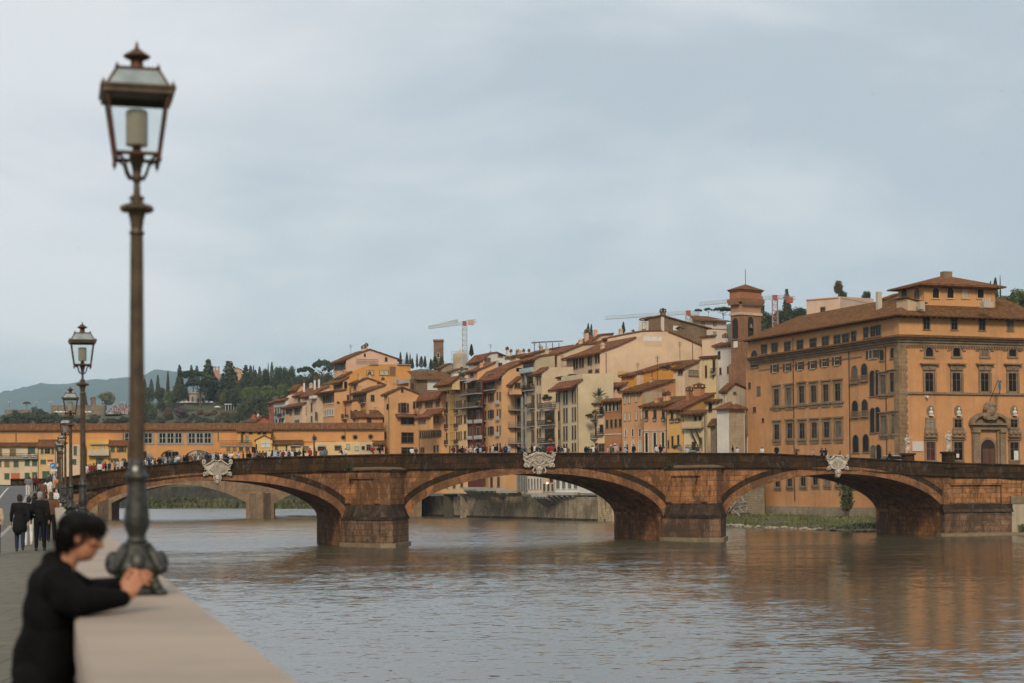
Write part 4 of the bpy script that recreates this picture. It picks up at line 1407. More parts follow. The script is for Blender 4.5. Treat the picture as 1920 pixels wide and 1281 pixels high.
h.pipe(1206, 764, 850).pipe(1250, 764, 850).chim(1246, 746, 5, 7, 318, plaster(PEACH)).chim(1253, 745, 6, 8, 318, plaster(PEACH))
h = House('ochre yellow house with window boxes and long brown tiled roof', 1281, 1250, 766, 308, (.52, .29, .10), [(1310, 751), (1340, 738)], slope=SL, roof=TILER, stain=.4, eave=.9)
h.fw(1260, 779, 1271, 778, 2, 4, 17).fw(1279, 777, 1279, 777, 1, 2, 8).fw(1261, 828, 1272, 826, 2, 3, 20).fw(1253.5, 833, 1253.5, 833, 1, 2, 14)
h.fb(1257, 1264, 791, .4, solid=True, rail=SHUT, hgt=.4).fb(1267, 1274, 790, .4, solid=True, rail=SHUT, hgt=.4)
h.chim(1293, 740, 9, 14, 313, plaster(BRWN)).chim(1311, 735, 15, 16, 316, plaster((.42, .2, .1)))

h = House('cream house with bracketed wooden balcony and dark overhanging roof', 1320, 1282, 773, 305, (.54, .42, .25), [(1326, 770)], slope=SL, roof=TILED, stain=.5, eave=1.4)
h.fw(1304, 782, 1313, 781, 2, 4, 13).fb(1284, 1320, 803, 1.0, solid=True, rail=plaster((.52, .36, .2)), hgt=1.0)
g = MB()
for x in (1300, 1310):
    p, q = hit(x, 806, h.O, h.N) - h.N * .95, hit(x + 6, 832, h.O, h.N) - h.N * .05
    g.tube([p, q], .16, 6)
g.build('bracket', flat('dark_timber', (.04, .028, .02), .8), h.root)
h.fw(1314, 833, 1314, 833, 1, 5, 24).fw(1301, 838, 1301, 838, 1, 6, 18).pipe(1322, 778, 850).fb(1290, 1312, 846, .8)
h = House('pale house behind with one dark square window and mossy roof', 1347, 1320, 752, 312, (.56, .46, .32), [(1352, 750)], slope=SL, roof=TILED, stain=.5)
h.fw(1332, 764, 1332, 764, 1, 6, 16)
RUB = masonry('rubble_stone', (.34, .26, .165), (.25, .19, .12), (.17, .13, .085), .55, .3, samt=.5, ms=.04)
h = House('plastered gable with slit openings behind the small white chapel', 1362, 1352, 733, 312, (.52, .43, .3), [(1377, 719), (1398, 728)], slope=-.8, zb=5.3, roof=TILED, eave=.5, stain=.7)
h.sw(1376, 737, 1379, 737, 2, 1.2, 4)
h = House('white and stone house with low hipped red tile roof by the ruined arch', 1366, 1344, 768, 298, (.60, .55, .47), [(1396, 767)], slope=-.75, roofs=[], stain=.4)
z_ = h.ze
w_ = h.prof[-1][0]
g = MB()
q = [h.P(-.7, z_, -.7), h.P(w_ + .5, z_, -.7), h.P(w_ + .5, z_, h.t + .5), h.P(-.7, z_, h.t + .5)]
q2 = [p + UP * .22 for p in q]
ap = [h.P(w_ * .5, z_ + 1.5, h.t * .4), h.P(w_ * .5, z_ + 1.5, h.t * .6)]
g.mesh(q + q2 + ap, [[3, 2, 1, 0], [0, 1, 5, 4], [1, 2, 6, 5], [2, 3, 7, 6], [3, 0, 4, 7], [4, 5, 8], [5, 6, 9, 8], [6, 7, 9], [7, 4, 8, 9]])
g.build('roof', TILER, h.root)
h.panel(1366.5, 770, 1395, 860, masonry('worn_ashlar', (.46, .38, .26), (.42, .34, .23), (.3, .24, .16), .8, .4, stain=(.2, .15, .09), samt=.5), .04, side=True, name='stone_face')
h = House('ruined rubble wall with pale arched recess below the palace', 1402, 1394, 778, 300, RUB, [(1412, 778), (1436, 795)], slope=-.6, roofs=[], stain=.8)
h.sw(1414, 838, 1414, 838, 1, 24, 52, 'a', frame=plaster((.5, .42, .3)), pane=plaster((.36, .29, .2), .8))
h = House('low rubble lean-to with blind arch left of the white chapel house', 1340, 1332, 795, 303, RUB, [(1346, 786)], slope=-.7, roof=TILED, stain=.8)


# ------------------------------------------------------------------ palace at the bridge head
PO = plaster((.525, .258, .108), .9)
h = House('large orange palace with rows of stone framed windows and an arcaded roof loggia', 1685, 1398, 632, 256, PO, [(1960, 632)], slope=-.38, zb=-1.0, roofs=[], name='palace', cat='palace')
PAL = h
th = .14
# upper storey, roof and cornices
wr = h.prof[-1][0]
zc_ = h.ze
ztop_ = h.sid(1690, 589)[1]
g = MB()
g.prism([h.P(.35, zc_ - .2, .4), h.P(wr, zc_ - .2, .4), h.P(wr, zc_ - .2, h.t), h.P(.35, zc_ - .2, h.t)], UP * (ztop_ - zc_ + .2))
att = g.build('attic_storey', plaster((.54, .28, .115), .5), h.root)
g = MB()      # main cornice with its little tile roof, both fronts
for (z0, z1, e_) in ((zc_ - 1.15, zc_ - .75, .25), (zc_ - .745, zc_ - .35, .5), (zc_ - .345, zc_ - .05, .85)):
    g.prism([h.P(-e_, z0, -e_), h.P(wr, z0, -e_), h.P(wr, z0, -.003), h.P(-.003, z0, -.003), h.P(-.003, z0, h.t - 2), h.P(-e_, z0, h.t - 2)], UP * (z1 - z0))
g.build('cornice', STONE, h.root)
g = MB()
g.mesh([h.P(-1.2, zc_ - .05, -1.2), h.P(wr, zc_ - .05, -1.2), h.P(wr, zc_ + .45, .3), h.P(.3, zc_ + .45, .3)], [[0, 1, 2, 3]])
g.mesh([h.P(-1.2, zc_ - .05, -1.2), h.P(.3, zc_ + .45, .3), h.P(.3, zc_ + .45, h.t), h.P(-1.2, zc_ - .05, h.t - 2)], [[0, 1, 2, 3]])
g.build('cornice_roof', TILED, h.root)
g = MB()      # dentils on the right front
n_ = 56
for i in range(n_):
    g.obox(h.P(.4 + (wr - .6) * i / n_, zc_ - 1.32, -.16), h.N, h.D, UP, .1, .16, .16)
g.build('dentils', STONE, h.root)
ea = 1.3
g = MB()
E = [h.P(-ea + .3, ztop_ - .1, -ea + .3), h.P(wr, ztop_ - .1, -ea + .3), h.P(wr, ztop_ + 4.2, 10), h.P(9, ztop_ + 4.2, 10), h.P(9, ztop_ + 4.2, h.t - 3), h.P(-ea + .3, ztop_ - .1, h.t + .5)]
g.mesh(E + [p - UP * .22 for p in E], [[0, 1, 2, 3], [0, 3, 4, 5], [6, 7, 1, 0], [11, 6, 0, 5], [9, 8, 7, 6], [11, 10, 9, 6]])
g.prism([h.P(9, ztop_ - .3, 10), h.P(9, ztop_ + 4.19, 10), h.P(9, ztop_ - .3, h.t - 3)], h.N * .1)
for i in range(40):
    g.obox(h.P(-.4, ztop_ - .36, i * h.t / 40), h.D, h.N, UP, .08, .6, .1)
for i in range(26):
    g.obox(h.P(i * wr / 26, ztop_ - .36, -.4), h.N, h.D, UP, .08, .6, .1)
g.build('roof', TILED, h.root)
# arcaded loggia on the roof
zl0, zl1 = ztop_ + .5, atY(1700, 536.5, 264).z
lo = atY(1733, 541, 263)
lo.z = 0
l_t = (hit(1684, 541, lo, h.N) - lo).dot(h.D)
l_u = (atY(1863, 541, 268) - lo).dot(h.N)
g = MB()
g.prism([lo + UP * zl0, lo + h.N * l_u + UP * zl0, lo + h.N * l_u + h.D * l_t + UP * zl0, lo + h.D * l_t + UP * zl0], UP * (zl1 - zl0))
log = g.build('roof_loggia', plaster((.54, .28, .115), .4), h.root)
def onlog(px, py):
    return hit(px, py, lo, h.D)
for i, x in enumerate((1754, 1781.5, 1810, 1838)):
    window(log, onlog(x, 549.5), h.N, -h.D, 14 * 264 / F_PX, 19 * 264 / F_PX, 'a', pane=[GLASS, GLASS, flat('lit_pane', (.42, .36, .25), .4), GLASS][i], frame=plaster((.55, .33, .15)))
for x in (1696, 1720):
    c = hit(x, 551, lo, h.N)
    window(log, c, h.D, -h.N, 1.5, 1.75, 'a', frame=plaster((.55, .33, .15)))
g = MB()
q = [lo - h.N * 1.3 - h.D * 1.3, lo + h.N * (l_u + 1.2) - h.D * 1.3, lo + h.N * (l_u + 1.2) + h.D * (l_t + 1.2), lo - h.N * 1.3 + h.D * (l_t + 1.2)]
q = [p + UP * (zl1 - .1) for p in q]
ap = [lo + h.N * (l_u * .42) + h.D * l_t * .5 + UP * (zl1 + 2.0), lo + h.N * (l_u * .58) + h.D * l_t * .5 + UP * (zl1 + 2.0)]
q2 = [p + UP * .25 for p in q]
g.mesh(q + q2 + ap, [[3, 2, 1, 0], [0, 1, 5, 4], [1, 2, 6, 5], [2, 3, 7, 6], [3, 0, 4, 7], [4, 5, 9, 8], [5, 6, 9], [6, 7, 8, 9], [7, 4, 8]])
for i in range(20):
    g.obox(lo + h.N * (l_u * i / 19) - h.D * .6 + UP * (zl1 - .22), h.N, h.D, UP, .08, .6, .1)
g.build('loggia_roof', TILE, log)
g = MB()
g.obox(lo + h.N * (l_u * .5) + h.D * l_t * .5 + UP * (zl1 + 2.2), h.D, h.N, UP, .55, .75, .55)
g.build('chimney', STONE, log)
# gabled dormer on the slope
g = MB()
c = atY(1722, 573, 258.5)
g.prism([c + h.N * -1.9 + UP * -.9, c + h.N * 1.2 + UP * -.9, c + h.N * 1.2 + UP * .3, c + h.N * -1.9 + UP * 1.0], h.D * 3)
d_ = g.build('dormer', plaster((.5, .36, .23)), h.root)
g = MB()
g.prism([c + h.N * -2.2 + UP * 1.12 - h.D * .3, c + h.N * 1.5 + UP * .28 - h.D * .3, c + h.N * 1.5 + UP * .5 - h.D * .3, c + h.N * -2.2 + UP * 1.34 - h.D * .3], h.D * 3.3)
g.build('dormer_roof', TILER, d_)
g = MB()
g.obox(atY(1727, 573, 257.2), h.D, h.N, UP, .4, .4, .6)
g.obox(atY(1850, 572, 259), h.D, h.N, UP, .5, .85, .45)
for k in range(4):
    g.obox(atY(1843 + 4 * k, 563, 259), h.D, h.N, UP, .14, .14, .35)
g.build('chimney', plaster((.44, .36, .27), .9), h.root)
g = MB()
g.obox(atY(1648, 570, 268), h.D, h.N, UP, .34, .36, 1.9)
h_ = g.build('chimney', plaster((.5, .42, .33)), h.root)
bk = House('little orange rooftop cabin with lean-to tile roof beside the arcaded loggia', 1656, 1649, 562, 275, (.54, .28, .115), [(1684, 552)], slope=-.38, zb=ztop_ - 1, roof=TILE, eave=.4)
bk.sw(1658, 575, 1658, 575, 1, 3, 9).sw(1677, 572, 1677, 572, 1, 4, 14)

# ---- right-hand front
for x, y in ((1737, 606), (1789, 607), (1841, 608), (1894, 609)):
    c = hit(x, y, h.P(0, 0, .4), h.D)
    window(h.root, c, h.N, -h.D, 1.05, 1.85, 'm')
for x in (1742, 1793, 1846, 1898):
    c = hit(x, 660, h.O, h.D)
    f_ = window(h.root, c, h.N, -h.D, 1.25, 1.35, 'a', rim=.28)
    g = MB()      # eyebrow moulding
    arc = [c + h.N * (1.15 * -math.cos(math.pi * i / 10)) + UP * (.2 + .95 * math.sin(math.pi * i / 10)) - h.D * .1 for i in range(11)]
    g.tube([arc[0] - h.N * .5] + arc + [arc[-1] + h.N * .5], .1, 6)
    g.build('eyebrow', STONE, f_)
for x in (1742, 1793, 1846, 1898):
    c = hit(x, 717, h.O, h.D)
    f_ = window(h.root, c, h.N, -h.D, 1.35, 2.8, 'm', rim=.4)
    g = MB()
    g.obox(c + UP * 2.25 - h.D * .12, h.N, h.D, UP, 1.15, .14, .42)
    g.obox(c + UP * 2.78 - h.D * .3, h.N, h.D, UP, 1.6, .32, .1)
    g.obox(c + UP * 2.35 - h.D * .3, h.N, h.D, UP, .2, .06, .3)
    for s_ in (-1, 1):
        g.obox(c + h.N * (s_ * 1.0) - h.D * .2, h.N, h.D, UP, .16, .08, 1.5)
    g.build('window_cornice', STONE, f_)
h.band(1684, 738.5, 1960, 738.5, 4, STONE, .3, side=True)

BUST = flat('bust_marble', (.6, .55, .48), .6)
for x in (1744, 1796, 1901):
    c = hit(x, 771, h.O, h.D)
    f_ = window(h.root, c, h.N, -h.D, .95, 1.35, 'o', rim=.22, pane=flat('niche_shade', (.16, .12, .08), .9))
    g = MB()
    g.ball(c - h.D * .3 + UP * .32, (.19, .19, .25), 8, 6)
    g.ball(c - h.D * .26 - UP * .2, (.36, .2, .32), 8, 6)
    g.tube([c - h.D * .28 + UP * .2, c - h.D * .26 - UP * .1], .1, 6)
    g.obox(c - h.D * .3 - UP * .62, h.N, h.D, UP, .3, .2, .12)
    g.build('bust', BUST, f_)
    c = hit(x, 794, h.O, h.D)
    f_ = window(h.root, c, h.N, -h.D, 1.25, 1.2, 'm', rim=.28, pane=flat('pale_pane4', (.25, .22, .16), .3) if x < 1750 else GLASS)
    c = hit(x, 812, h.O, h.D)
    g = MB()
    g.obox(c - h.D * .15, h.N, h.D, UP, 1.05, .18, .55)
    g.obox(c - h.D * .3 - UP * .55, h.N, h.D, UP, 1.15, .35, .12)
    for s_ in (-1, 1):
        g.ball(c + h.N * (s_ * .85) - h.D * .35, (.32, .3, .35), 8, 6)
    g.ball(c - h.D * .35, (.4, .3, .3), 8, 6)
    g.build('carved_block', STONE, h.root)
    c = hit(x, 846, h.O, h.D)
    f_ = window(h.root, c, h.N, -h.D, 1.5, 2.7, 'b', rim=.25, pane=flat('poster_pane', (.07, .02, .02), .5, var=.9, scale=2.4) if x < 1760 else GLASS)
    if x > 1750:
        g = MB()
        g.obox(c + h.N * (-.1 if x < 1800 else .4) - UP * .7 - h.D * .1, h.N, h.D, UP, .25 if x < 1800 else .45, .01, .3 if x < 1800 else .75)
        g.build('notice', WHITEP, f_)
# portal
c = hit(1852, 850, h.O, h.D)
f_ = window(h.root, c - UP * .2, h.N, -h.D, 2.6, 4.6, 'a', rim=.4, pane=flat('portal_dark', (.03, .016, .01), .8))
_o = ORG[f_.name]
f_.name = 'portal'
ORG[f_.name] = _o
g = MB()
for s_ in (-1, 1):
    g.obox(c + h.N * (s_ * 2.45) - h.D * .3 + UP * .4, h.N, h.D, UP, .5, .34, 3.3)
    g.obox(c + h.N * (s_ * 2.45) - h.D * .45 + UP * 3.45, h.N, h.D, UP, .62, .45, .3)
    g.obox(c + h.N * (s_ * 1.75) - h.D * .15 + UP * .3, h.N, h.D, UP, .19, .18, 3.2)
g.obox(c - h.D * .3 + UP * 3.95, h.N, h.D, UP, 3.1, .34, .35)
g.obox(c - h.D * .55 + UP * 4.42, h.N, h.D, UP, 3.5, .6, .12)
arc = [(3.5 * -math.cos(math.pi * i / 12), 4.55 + 1.75 * math.sin(math.pi * i / 12)) for i in range(13)]
arci = [(2.9 * -math.cos(math.pi * i / 12), 4.55 + 1.3 * math.sin(math.pi * i / 12)) for i in range(13)]
g.prism([c + h.N * x + UP * y for x, y in arc + arci[::-1]], -h.D * .9)
g.prism([c + h.N * x + UP * y - h.D * .02 for x, y in arci], -h.D * .25)
g.build('pediment', STONE, f_)
g = MB()
g.obox(c - h.D * .7 + UP * 6.3, h.N, h.D, UP, .8, .4, 1.2)
g.ball(c - h.D * .9 + UP * 7.4, (.95, .5, .5), 10, 7)
g.ball(c - h.D * 1.1 + UP * 6.5, (.6, .35, .8), 10, 7)
for s_ in (-1, 1):
    g.ball(c + h.N * s_ * .9 - h.D * .8 + UP * 5.6, (.5, .4, .5), 8, 6)
    g.ball(c + h.N * s_ * .85 - h.D * .8 + UP * 6.9, (.35, .4, .5), 8, 6)
g.build('coat_of_arms', STONE, f_)
g = MB()
dc = c + h.N * .2 - UP * .9 - h.D * .05
for s_ in (-1, 1):
    g.obox(dc + h.N * (s_ * .6) , h.N, h.D, UP, .56, .05, 1.6)
    for k in range(3):
        g.obox(dc + h.N * (s_ * .6) - h.D * .07 + UP * (-1 + k), h.N, h.D, UP, .38, .03, .36)
g.build('door', flat('brown_door2', (.11, .045, .022), .6), f_)
g = MB()
g.obox(hit(1720, 837, h.O, h.D) - h.D * .12, h.N, h.D, UP, .97, .02, .75)
g.build('banner', flat('pale_banner', (.55, .47, .42), .7, var=.08), h.root)
g = MB()
fc = hit(1850, 735, h.O, h.D) - h.D * 1.6
g.tube([hit(1849, 752, h.O, h.D) - h.D * .9, fc - h.D * 1.3 + UP * 1.7], .05, 6)
fl = g.build('flagpole', IRON, h.root)
g = MB()
vs = []
for i in range(7):
    for j in range(4):
        vs.append(fc - h.D * (1.2 - .1 * j) + UP * (1.6 - .38 * i) + h.N * (.12 + .28 * j * (1 - .09 * i) + .06 * math.sin(i * 1.7 + j)) + h.D * .12 * math.sin(j * 2 + i))
g.mesh(vs, [[i * 4 + j, i * 4 + j + 1, i * 4 + j + 5, i * 4 + j + 4] for i in range(6) for j in range(3)])
g.build('flag', flat('blue_flag', (.05, .11, .16), .8, var=.4, scale=1.5), fl)
g = MB()
cc = hit(1735, 744, h.O, h.D)
g.obox(cc - h.D * .3, h.N, h.D, UP, .14, .3, .12)
g.ball(cc - h.D * .6 - UP * .1, .17, 8, 6)
g.obox(cc - h.D * .02, h.N, h.D, UP, .12, .04, .2)
g.build('security_camera', WHITEP, h.root)
# quoin strip at the corner
g = MB()
z0 = 7.0
k = 0
zz = 7.0
while zz < zc_ - 1.3:
    hh = .62
    wq = 1.35 if k % 2 else 1.15
    g.obox(h.P(wq / 2 - .1, zz + hh / 2, -.1), h.N, h.D, UP, wq / 2 + .1, .13, hh / 2 - .012)
    g.obox(h.P(-.1, zz + hh / 2, .55 + .031), h.D, h.N, UP, .5, .12, hh / 2 - .012)
    zz += hh
    k += 1
g.build('quoins', masonry('quoin_stone', (.33, .215, .12), (.27, .175, .10), (.17, .115, .07), 2, 5, samt=.5), h.root)
# ---- river front
rows = [((1433, 655), (1452.6, 652), (1476.7, 650), (1500.4, 647), (1524.8, 644), (1548, 640.5), (1570, 638), (1586, 635.6), (1601, 631), (1624, 624), (1637, 622), (1647, 620))]
fo = h.P(.35, 0, 0)
for x, y in rows[0]:
    c = hit(x, y, fo, h.N)
    window(h.root, c, h.D, -h.N, 2.0 if x < 1590 else 1.3, 1.55, 'm', rim=.16)
h.band(1684, 738.5, 1660, 742, 3, STONE, .25)
for x, y in ((1453, 691), (1476.7, 688.6), (1500, 686), (1524, 684), (1546, 680), (1569.6, 677), (1634, 665), (1640.5, 664)):
    c = hit(x, y, h.O, h.N)
    window(h.root, c, h.D, -h.N, 1.3, 1.25, 's', shut=SHUT, frame=flat('pale_stone_rim', (.5, .42, .32), .8), rim=.12)
for x, y in ((1456.9, 745), (1480, 743), (1504, 740), (1526.6, 739), (1549.5, 737), (1571.7, 735.5)):
    c = hit(x, y, h.O, h.N)
    window(h.root, c, h.D, -h.N, 1.7, 2.75, 'bm', rim=.42)
for x, y in ((1457.5, 810), (1482, 808), (1505, 808), (1528, 807), (1551, 806), (1573, 805)):
    c = hit(x, y, h.O, h.N)
    window(h.root, c, h.D, -h.N, 1.7, 2.5, 'bm', rim=.42)
for x, y in ((1459, 900), (1482, 899), (1507, 898), (1530, 896), (1552, 896), (1574, 896), (1602, 897)):
    c = hit(x, y, h.O, h.N)
    window(h.root, c, h.D, -h.N, 1.6, 2.3, 'b', rim=.3)
t0, _ = h.fac(1582, 754)
g = MB()
a_, b_ = h.fac(1445, 766), h.fac(1583, 753)
g.obox(h.P(-.1, (a_[1] + b_[1]) / 2, (a_[0] + b_[0]) / 2), h.D, h.N, UP, abs(a_[0] - b_[0]) / 2, .14, .14)
a_, b_ = h.fac(1424, 692), h.fac(1617, 671)
g.obox(h.P(-.04, (a_[1] + b_[1]) / 2, (a_[0] + b_[0]) / 2), h.D, h.N, UP, abs(a_[0] - b_[0]) / 2, .06, .11)
g.build('string_course', STONE, h.root)
for x, y, w, hh in ((1602.8, 703, 1.7, 2.8), (1621, 699, 1.7, 2.8), (1603.7, 768, 1.7, 2.7), (1622, 766, 1.7, 2.7), (1605, 832, 1.7, 2.7), (1624, 831, 1.7, 2.7),
                    (1636.5, 719, 1.5, 3.9), (1645.5, 718, 1.5, 3.9), (1637, 788.5, 1.5, 3.8), (1646, 787, 1.5, 3.8), (1638, 850, 1.5, 2.4), (1648, 849, 1.5, 2.4), (1654, 666, 1.1, 1.6), (1674, 662, 1.1, 1.5)):
    c = hit(x, y, h.O, h.N)
    window(h.root, c, h.D, -h.N, w, hh, 'a', rim=.14)
    if 1600 < x < 1626 and y < 800:
        balcony(h.root, c - UP * (hh / 2 - .1), h.D, -h.N, 2.2, .35, hgt=.8, rail=STONE, slab=STONE)
for x, y in ((1656, 721), (1675.5, 717), (1658, 797), (1678, 795)):
    c = hit(x, y, h.O, h.N)
    window(h.root, c, h.D, -h.N, 1.7, 2.9, 'bm', rim=.3)
c = hit(1415, 673, h.O, h.N)
window(h.root, c, h.D, -h.N, 2.4, 2.9, 'a', rim=.2)
for x, y, w, hh in ((1405.7, 723, .8, 1), (1422.7, 733, 1.2, 1.5), (1415, 768, 1, .8), (1431, 788, .7, .6)):
    c = hit(x, y, h.O, h.N)
    window(h.root, c, h.D, -h.N, w, hh, 'p', rim=.06)
for x, y0 in ((1487.5, 634), (1592, 625), (1661, 640)):
    h.pipe(x, y0, 940)
# rusticated stone base on the river side
g = MB()
g.prism([h.P(-.35, -1.0, -.2), h.P(-.002, -1.0, -.2), h.P(-.002, -1.0, h.t), h.P(-.35, -1.0, h.t)], UP * 4.1)
g.build('stone_base', masonry('pale_river_wall', (.36, .29, .2), (.31, .25, .17), (.2, .16, .11), 1.0, .42, samt=.5, stain=(.12, .09, .06)), h.root)

# roof block behind the palace
h = House('pale pink rooftop block with brick parapet behind the palace roof', 1575, 1512, 556, 330, (.58, .41, .30), [(1638, 560)], slope=-1.3, zb=5.3, roofs=[], stain=.5)
h.fw(1543, 584, 1543, 584, 1, 8, 15).sw(1605, 581, 1605, 581, 1, 6, 11)
h.panel(1577, 559, 1638, 570, plaster((.42, .16, .08), .9), .08, side=True, name='brick_parapet')
h.band(1512, 562, 1572, 560, 1.5, plaster((.42, .2, .1)))
h.chim(1612, 586, 8, 8, 328)

# bell tower
BRK = masonry('tower_brick', (.33, .165, .085), (.26, .13, .07), (.2, .12, .075), .6, .22, stain=(.12, .065, .04), samt=.6)
tb = atY(1389, 640, 322)
a1 = V((-1.0, 1.35, 0)).normalized()
t_u = atY(1389, 600, 322)
u2 = V((a1.y, -a1.x, 0))
def onplane(px, py, n):
    return hit(px, py, V((tb.x, tb.y, 0)), n)
wR = (onplane(1427, 600, a1) - tb).dot(u2)
wL = (onplane(1370, 600, u2) - tb).dot(a1)
root = empty('bell_tower', (tb.x, tb.y, 5.3), 'brick bell tower with open arched belfry and tiled pyramid cap', 'tower')
def tz(py): return atY(1389, py, 322).z
T = lambda u, t, z: V((tb.x, tb.y, 0)) + u2 * u + a1 * t + UP * z
def slab(e, z0, z1, nm, mat):
    g = MB()
    g.prism([T(-e, -e, z0), T(wR + e, -e, z0), T(wR + e, wL + e, z0), T(-e, wL + e, z0)], UP * (z1 - z0))
    return g.build(nm, mat, root)
slab(.35, 5.3, tz(682), 'base', BRK)
slab(0, tz(682) + .003, tz(588), 'shaft', BRK)
slab(.2, tz(590), tz(585), 'string_course', plaster((.5, .38, .28)))
slab(-.003, tz(585) + .003, tz(571), 'frieze', plaster((.40, .21, .11), .6))
g = MB()
for i in range(12):
    for (u, t) in ((wR * (i + .5) / 12, -.35), ):
        g.obox(T(u, t, tz(568)), u2, a1, UP, .09, .35, .3)
    g.obox(T(-.35, wL * (i + .5) / 12, tz(568)), a1, u2, UP, .09, .35, .3)
g.build('corbels', BRK, root)
slab(.5, tz(566), tz(559), 'cornice', BRK)
slab(.12, tz(559) + .003, tz(545), 'drum', plaster((.36, .15, .075), .6))
slab(.35, tz(545) + .003, tz(542), 'eave', BRK)
g = MB()
q = [T(-.6, -.6, tz(542)), T(wR + .6, -.6, tz(542)), T(wR + .6, wL + .6, tz(542)), T(-.6, wL + .6, tz(542))]
g.mesh(q + [T(wR / 2, wL / 2, tz(530))], [[3, 2, 1, 0], [0, 1, 4], [1, 2, 4], [2, 3, 4], [3, 0, 4]])
g.build('roof', TILE, root)
g = MB()
g.tube([T(wR / 2, wL / 2, tz(533)), T(wR / 2, wL / 2, tz(502))], .06, 5)
g.build('mast', IRON, root)
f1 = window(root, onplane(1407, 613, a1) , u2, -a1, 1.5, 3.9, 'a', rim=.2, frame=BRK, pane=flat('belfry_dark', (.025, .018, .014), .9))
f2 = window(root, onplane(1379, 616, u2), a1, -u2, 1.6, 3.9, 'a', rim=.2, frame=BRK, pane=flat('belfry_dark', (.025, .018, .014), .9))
g = MB()
bc = onplane(1407, 613, a1) - a1 * .15
g.lathe([(.1, .6), (.25, .5), (.32, .2), (.42, -.1), (.55, -.3)], bc, 10)
g.build('bell', flat('bronze', (.10, .09, .06), .5, .6), f1)
g = MB()
sc_ = onplane(1380, 646, u2)
g.obox(sc_ - u2 * .1, a1, u2, UP, .55, .03, .6)
g.build('sign', WHITEP, root)

for h_ in HS:
    h_.roof_bits()
# ------------------------------------------------------------------ old bridge with covered corridor (background)
VD = V((.992, .125, 0))
VP0 = atY(470, 900, 388)
VP0.z = 0
VL = V((-VD.y, VD.x, 0))
def v_at(px, py, off=0.0):
    p = hit(px, py, VP0 - VL * off, VL)
    return (p - VP0).dot(VD), p.z
def vpt(s, z, d=0.0): return VP0 + VD * s + VL * d + UP * z
VB = empty('covered_bridge', VP0, 'old stone bridge topped by a long orange covered corridor with tile roof', 'bridge')
VST = masonry('old_bridge_stone', (.30, .20, .12), (.25, .165, .10), (.17, .12, .08), 1.4, .55, stain=(.08, .055, .035), samt=.65)
sA, sB = v_at(-120, 850)[0], v_at(722, 850)[0]
zd = v_at(335, 868)[1]
bot = [(sA, -1.6)]
def seg_arch(x0, x1, ysp, ycr, n=20):
    a, z0 = v_at(x0, ysp)
    c, z1 = v_at(x1, ysp)
    zc = v_at((x0 + x1) / 2, ycr)[1]
    return [(lerp(a, c, i / n), lerp(z0, zc, 1 - (2 * i / n - 1) ** 2)) for i in range(n + 1)]
VA = [seg_arch(-60, 150, 946, 911), seg_arch(209, 461, 944, 909), seg_arch(514, 735, 944, 910)]
for a in VA:
    bot += [(a[0][0], -1.6)] + a + [(a[-1][0], -1.6)]
bot += [(v_at(790, 850)[0], -1.6)]
sB2 = bot[-1][0]
g = MB()
g.prism([vpt(s, z) for s, z in bot + [(sB2, zd), (sA, zd)]], VL * 17)
g.build('vaulted_body', VST, VB)
g = MB()
for x0, x1 in ((156, 203), (467, 508)):
    a, c = v_at(x0, 950)[0], v_at(x1, 950)[0]
    z = v_at(x0, 925)[1]
    g.prism([vpt(a, -1.6, -.001), vpt(c, -1.6, -.001), vpt((a + c) / 2 + .8, -1.6, -3.2), vpt((a + c) / 2 - .8, -1.6, -3.2)], UP * (1.6 + z))
g.build('pier', VST, VB)
# corridor with window openings cut as panels and three open arches
CO = plaster((.54, .26, .095), .35)
z0, z1 = v_at(300, 870)[1], v_at(300, 806)[1]
xs = [250, 289, 299, 341, 344, 396]
low = [(sA, z0)]
for x0, x1 in ((236, 288), (298, 342), (344, 397)):
    a, c = v_at(x0, 870)[0], v_at(x1, 870)[0]
    zt = v_at(x0, 844)[1]
    low += [(a, z0)] + [(lerp(a, c, i / 14), zt - 2.1 + 2.1 * math.sqrt(max(0, 1 - (2 * i / 14 - 1) ** 2))) for i in range(15)] + [(c, z0)]
s_end = v_at(721, 850)[0]
low += [(s_end, z0)]
g = MB()
g.prism([vpt(s, z, 1.5) for s, z in low + [(s_end, z1), (sA, z1)]], VL * 5)
g.build('corridor', CO, VB)
zr = v_at(300, 793)[1]
g = MB()
def vroof(s0, s1, ze, zr, d0, d1, dm, e_=.7):
    q = [(d0 - e_, ze), (dm, zr), (d1 + e_, ze)]
    for (a, za), (b_, zb_) in zip(q, q[1:]):
        g.prism([vpt(s0, za, a), vpt(s0, zb_, b_), vpt(s0, zb_ + .22, b_), vpt(s0, za + .22, a)], VD * (s1 - s0))
vroof(sA, s_end, z1 - .05, zr - .2, 1.5, 6.5, 4.0)
k = 0
s_ = sA
while s_ < s_end:
    p = vpt(s_, z1 + .2, .8)
    g.tube([p, p + VL * 3.1 + UP * (zr - z1 - .15)], .11, 5)
    s_ += .62
g.build('roof', TILE, VB)
g = MB()
g.obox(vpt((sA + s_end) / 2, z1 - .35, 1.4), VD, VL, UP, (s_end - sA) / 2, .12, .14)
g.build('cornice', plaster((.3, .19, .1)), VB)
